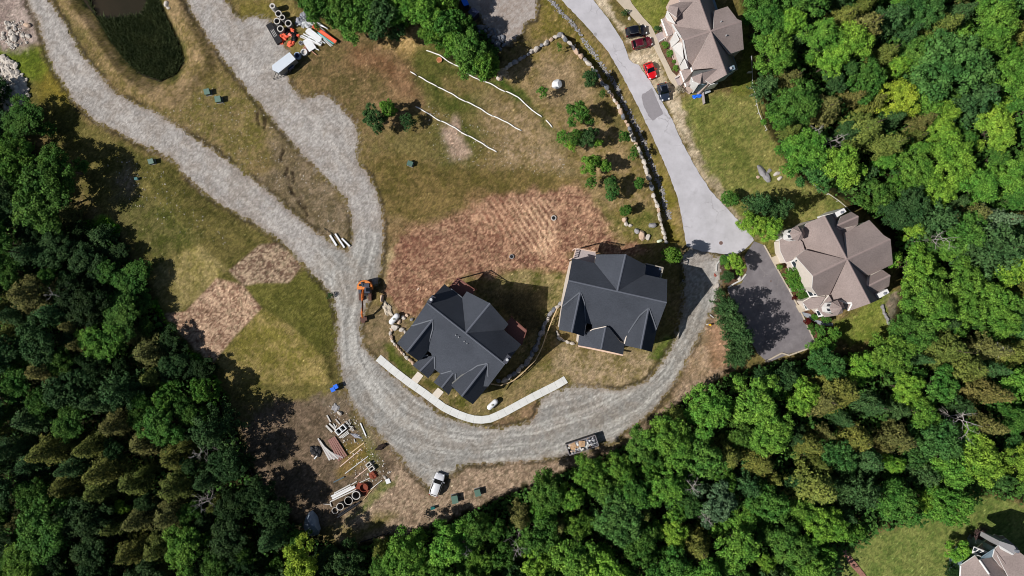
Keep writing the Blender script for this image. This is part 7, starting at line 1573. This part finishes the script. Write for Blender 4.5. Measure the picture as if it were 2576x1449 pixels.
# ================================================================ LABELS FOR THE TREES OF THE WOODS
LM = [('the pond', 320, 80), ('the riprap bank', 20, 180), ('the two topmost utility boxes', 535, 240), ('the left slope pedestal', 345, 450), ('the left straw patch', 500, 800), ('the left fern strip', 400, 790), ('the storage yard', 760, 1130), ('the huge blue grey boulder', 786, 1317),
      ('the white suv', 1100, 1218), ('the dumpster', 1465, 1120), ('the tan duplex roof', 1770, 120), ('the yellow green tree', 2262, 245), ('the largest round tree', 2400, 160), ('the pale fence end', 2140, 530), ('the right duplex', 2110, 650), ('the duplex lawn', 2180, 830),
      ('the driveway bottom', 1950, 900), ('the silvery green tree', 1805, 1270), ('the bottom right house', 2480, 1400), ('the bottom right lawn', 2300, 1340), ('the pile of white pipes', 790, 80), ('the blue skip', 1168, 10), ('the shaded boulder heap', 1235, 95), ('the yellow crowned tree at the bottom', 757, 1420),
      ('the bottom left picture corner', 0, 1449), ('the top right picture corner', 2576, 0), ('the middle of the right picture edge', 2576, 725), ('the middle of the left picture edge', 0, 725), ('the middle of the bottom picture edge', 1288, 1449), ('the bottom right picture corner', 2576, 1449), ('the lower right picture edge', 2576, 1080), ('the upper right picture edge', 2576, 350), ('the lower left picture edge', 0, 1080)]
ORD = ['nearest', 'second nearest', 'third nearest', 'fourth nearest', 'fifth nearest', 'sixth nearest', 'seventh nearest', 'eighth nearest', 'ninth nearest', 'tenth nearest', 'eleventh nearest', 'twelfth nearest', 'thirteenth nearest', 'fourteenth nearest']
KW = {'broad': 'broadleaf tree', 'sparse': 'loose broadleaf tree', 'spruce': 'spruce', 'pine': 'pine', 'dead': 'dead tree', 'birch': 'birch with pale trunk'}
def side(dx, dy):
    a = math.degrees(math.atan2(-dy, dx)) % 360
    return ['right of', 'up and right of', 'above', 'up and left of', 'left of', 'down and left of', 'below', 'down and right of'][int(((a+22.5) % 360)//45)]
keep = []
for t in TREES:
    if t['group'] is None: continue
    m = t['r']
    if t['x'] < -m or t['x'] > 2576+m or t['y'] < -m or t['y'] > 1449+m: t['off'] = True
    keep.append(t)
inview = [t for t in keep if not t.get('off')]
bk = {}
for t in inview:
    n_, lx, ly = min(LM, key=lambda l: (l[1]-t['x'])**2+(l[2]-t['y'])**2); t['lm'] = n_; t['d'] = math.hypot(lx-t['x'], ly-t['y']); t['sd'] = side(t['x']-lx, t['y']-ly)
    bk.setdefault((TC[t['col']][0], KW[t['kind']], n_, t['sd']), []).append(t)
for (cw, kw, ln, sd), ts in bk.items():
    ts.sort(key=lambda q: q['d'])
    for i, t in enumerate(ts):
        lb = '%s %s %s %s' % (cw, kw, sd, ln) if len(ts) == 1 else '%s %s %s %s %s' % (cw, kw, ORD[i], sd, ln)
        if len(ts) > 1: lb = '%s %s, %s one %s %s' % (cw, kw, ORD[i].replace('nearest', 'closest'), sd, ln)
        w_ = lb.split()
        if len(w_) > 16: lb = ' '.join(w_).replace('picture ', '').replace('the ', '', 1)
        tag(t['o'], lb, 'tree', t['group'])
for t in keep:
    if t.get('off'):
        for ch in list(t['o'].children): tag(ch)
        tag(t['o'], 'tree standing just outside the picture edge', 'tree', 'trees just outside the picture')
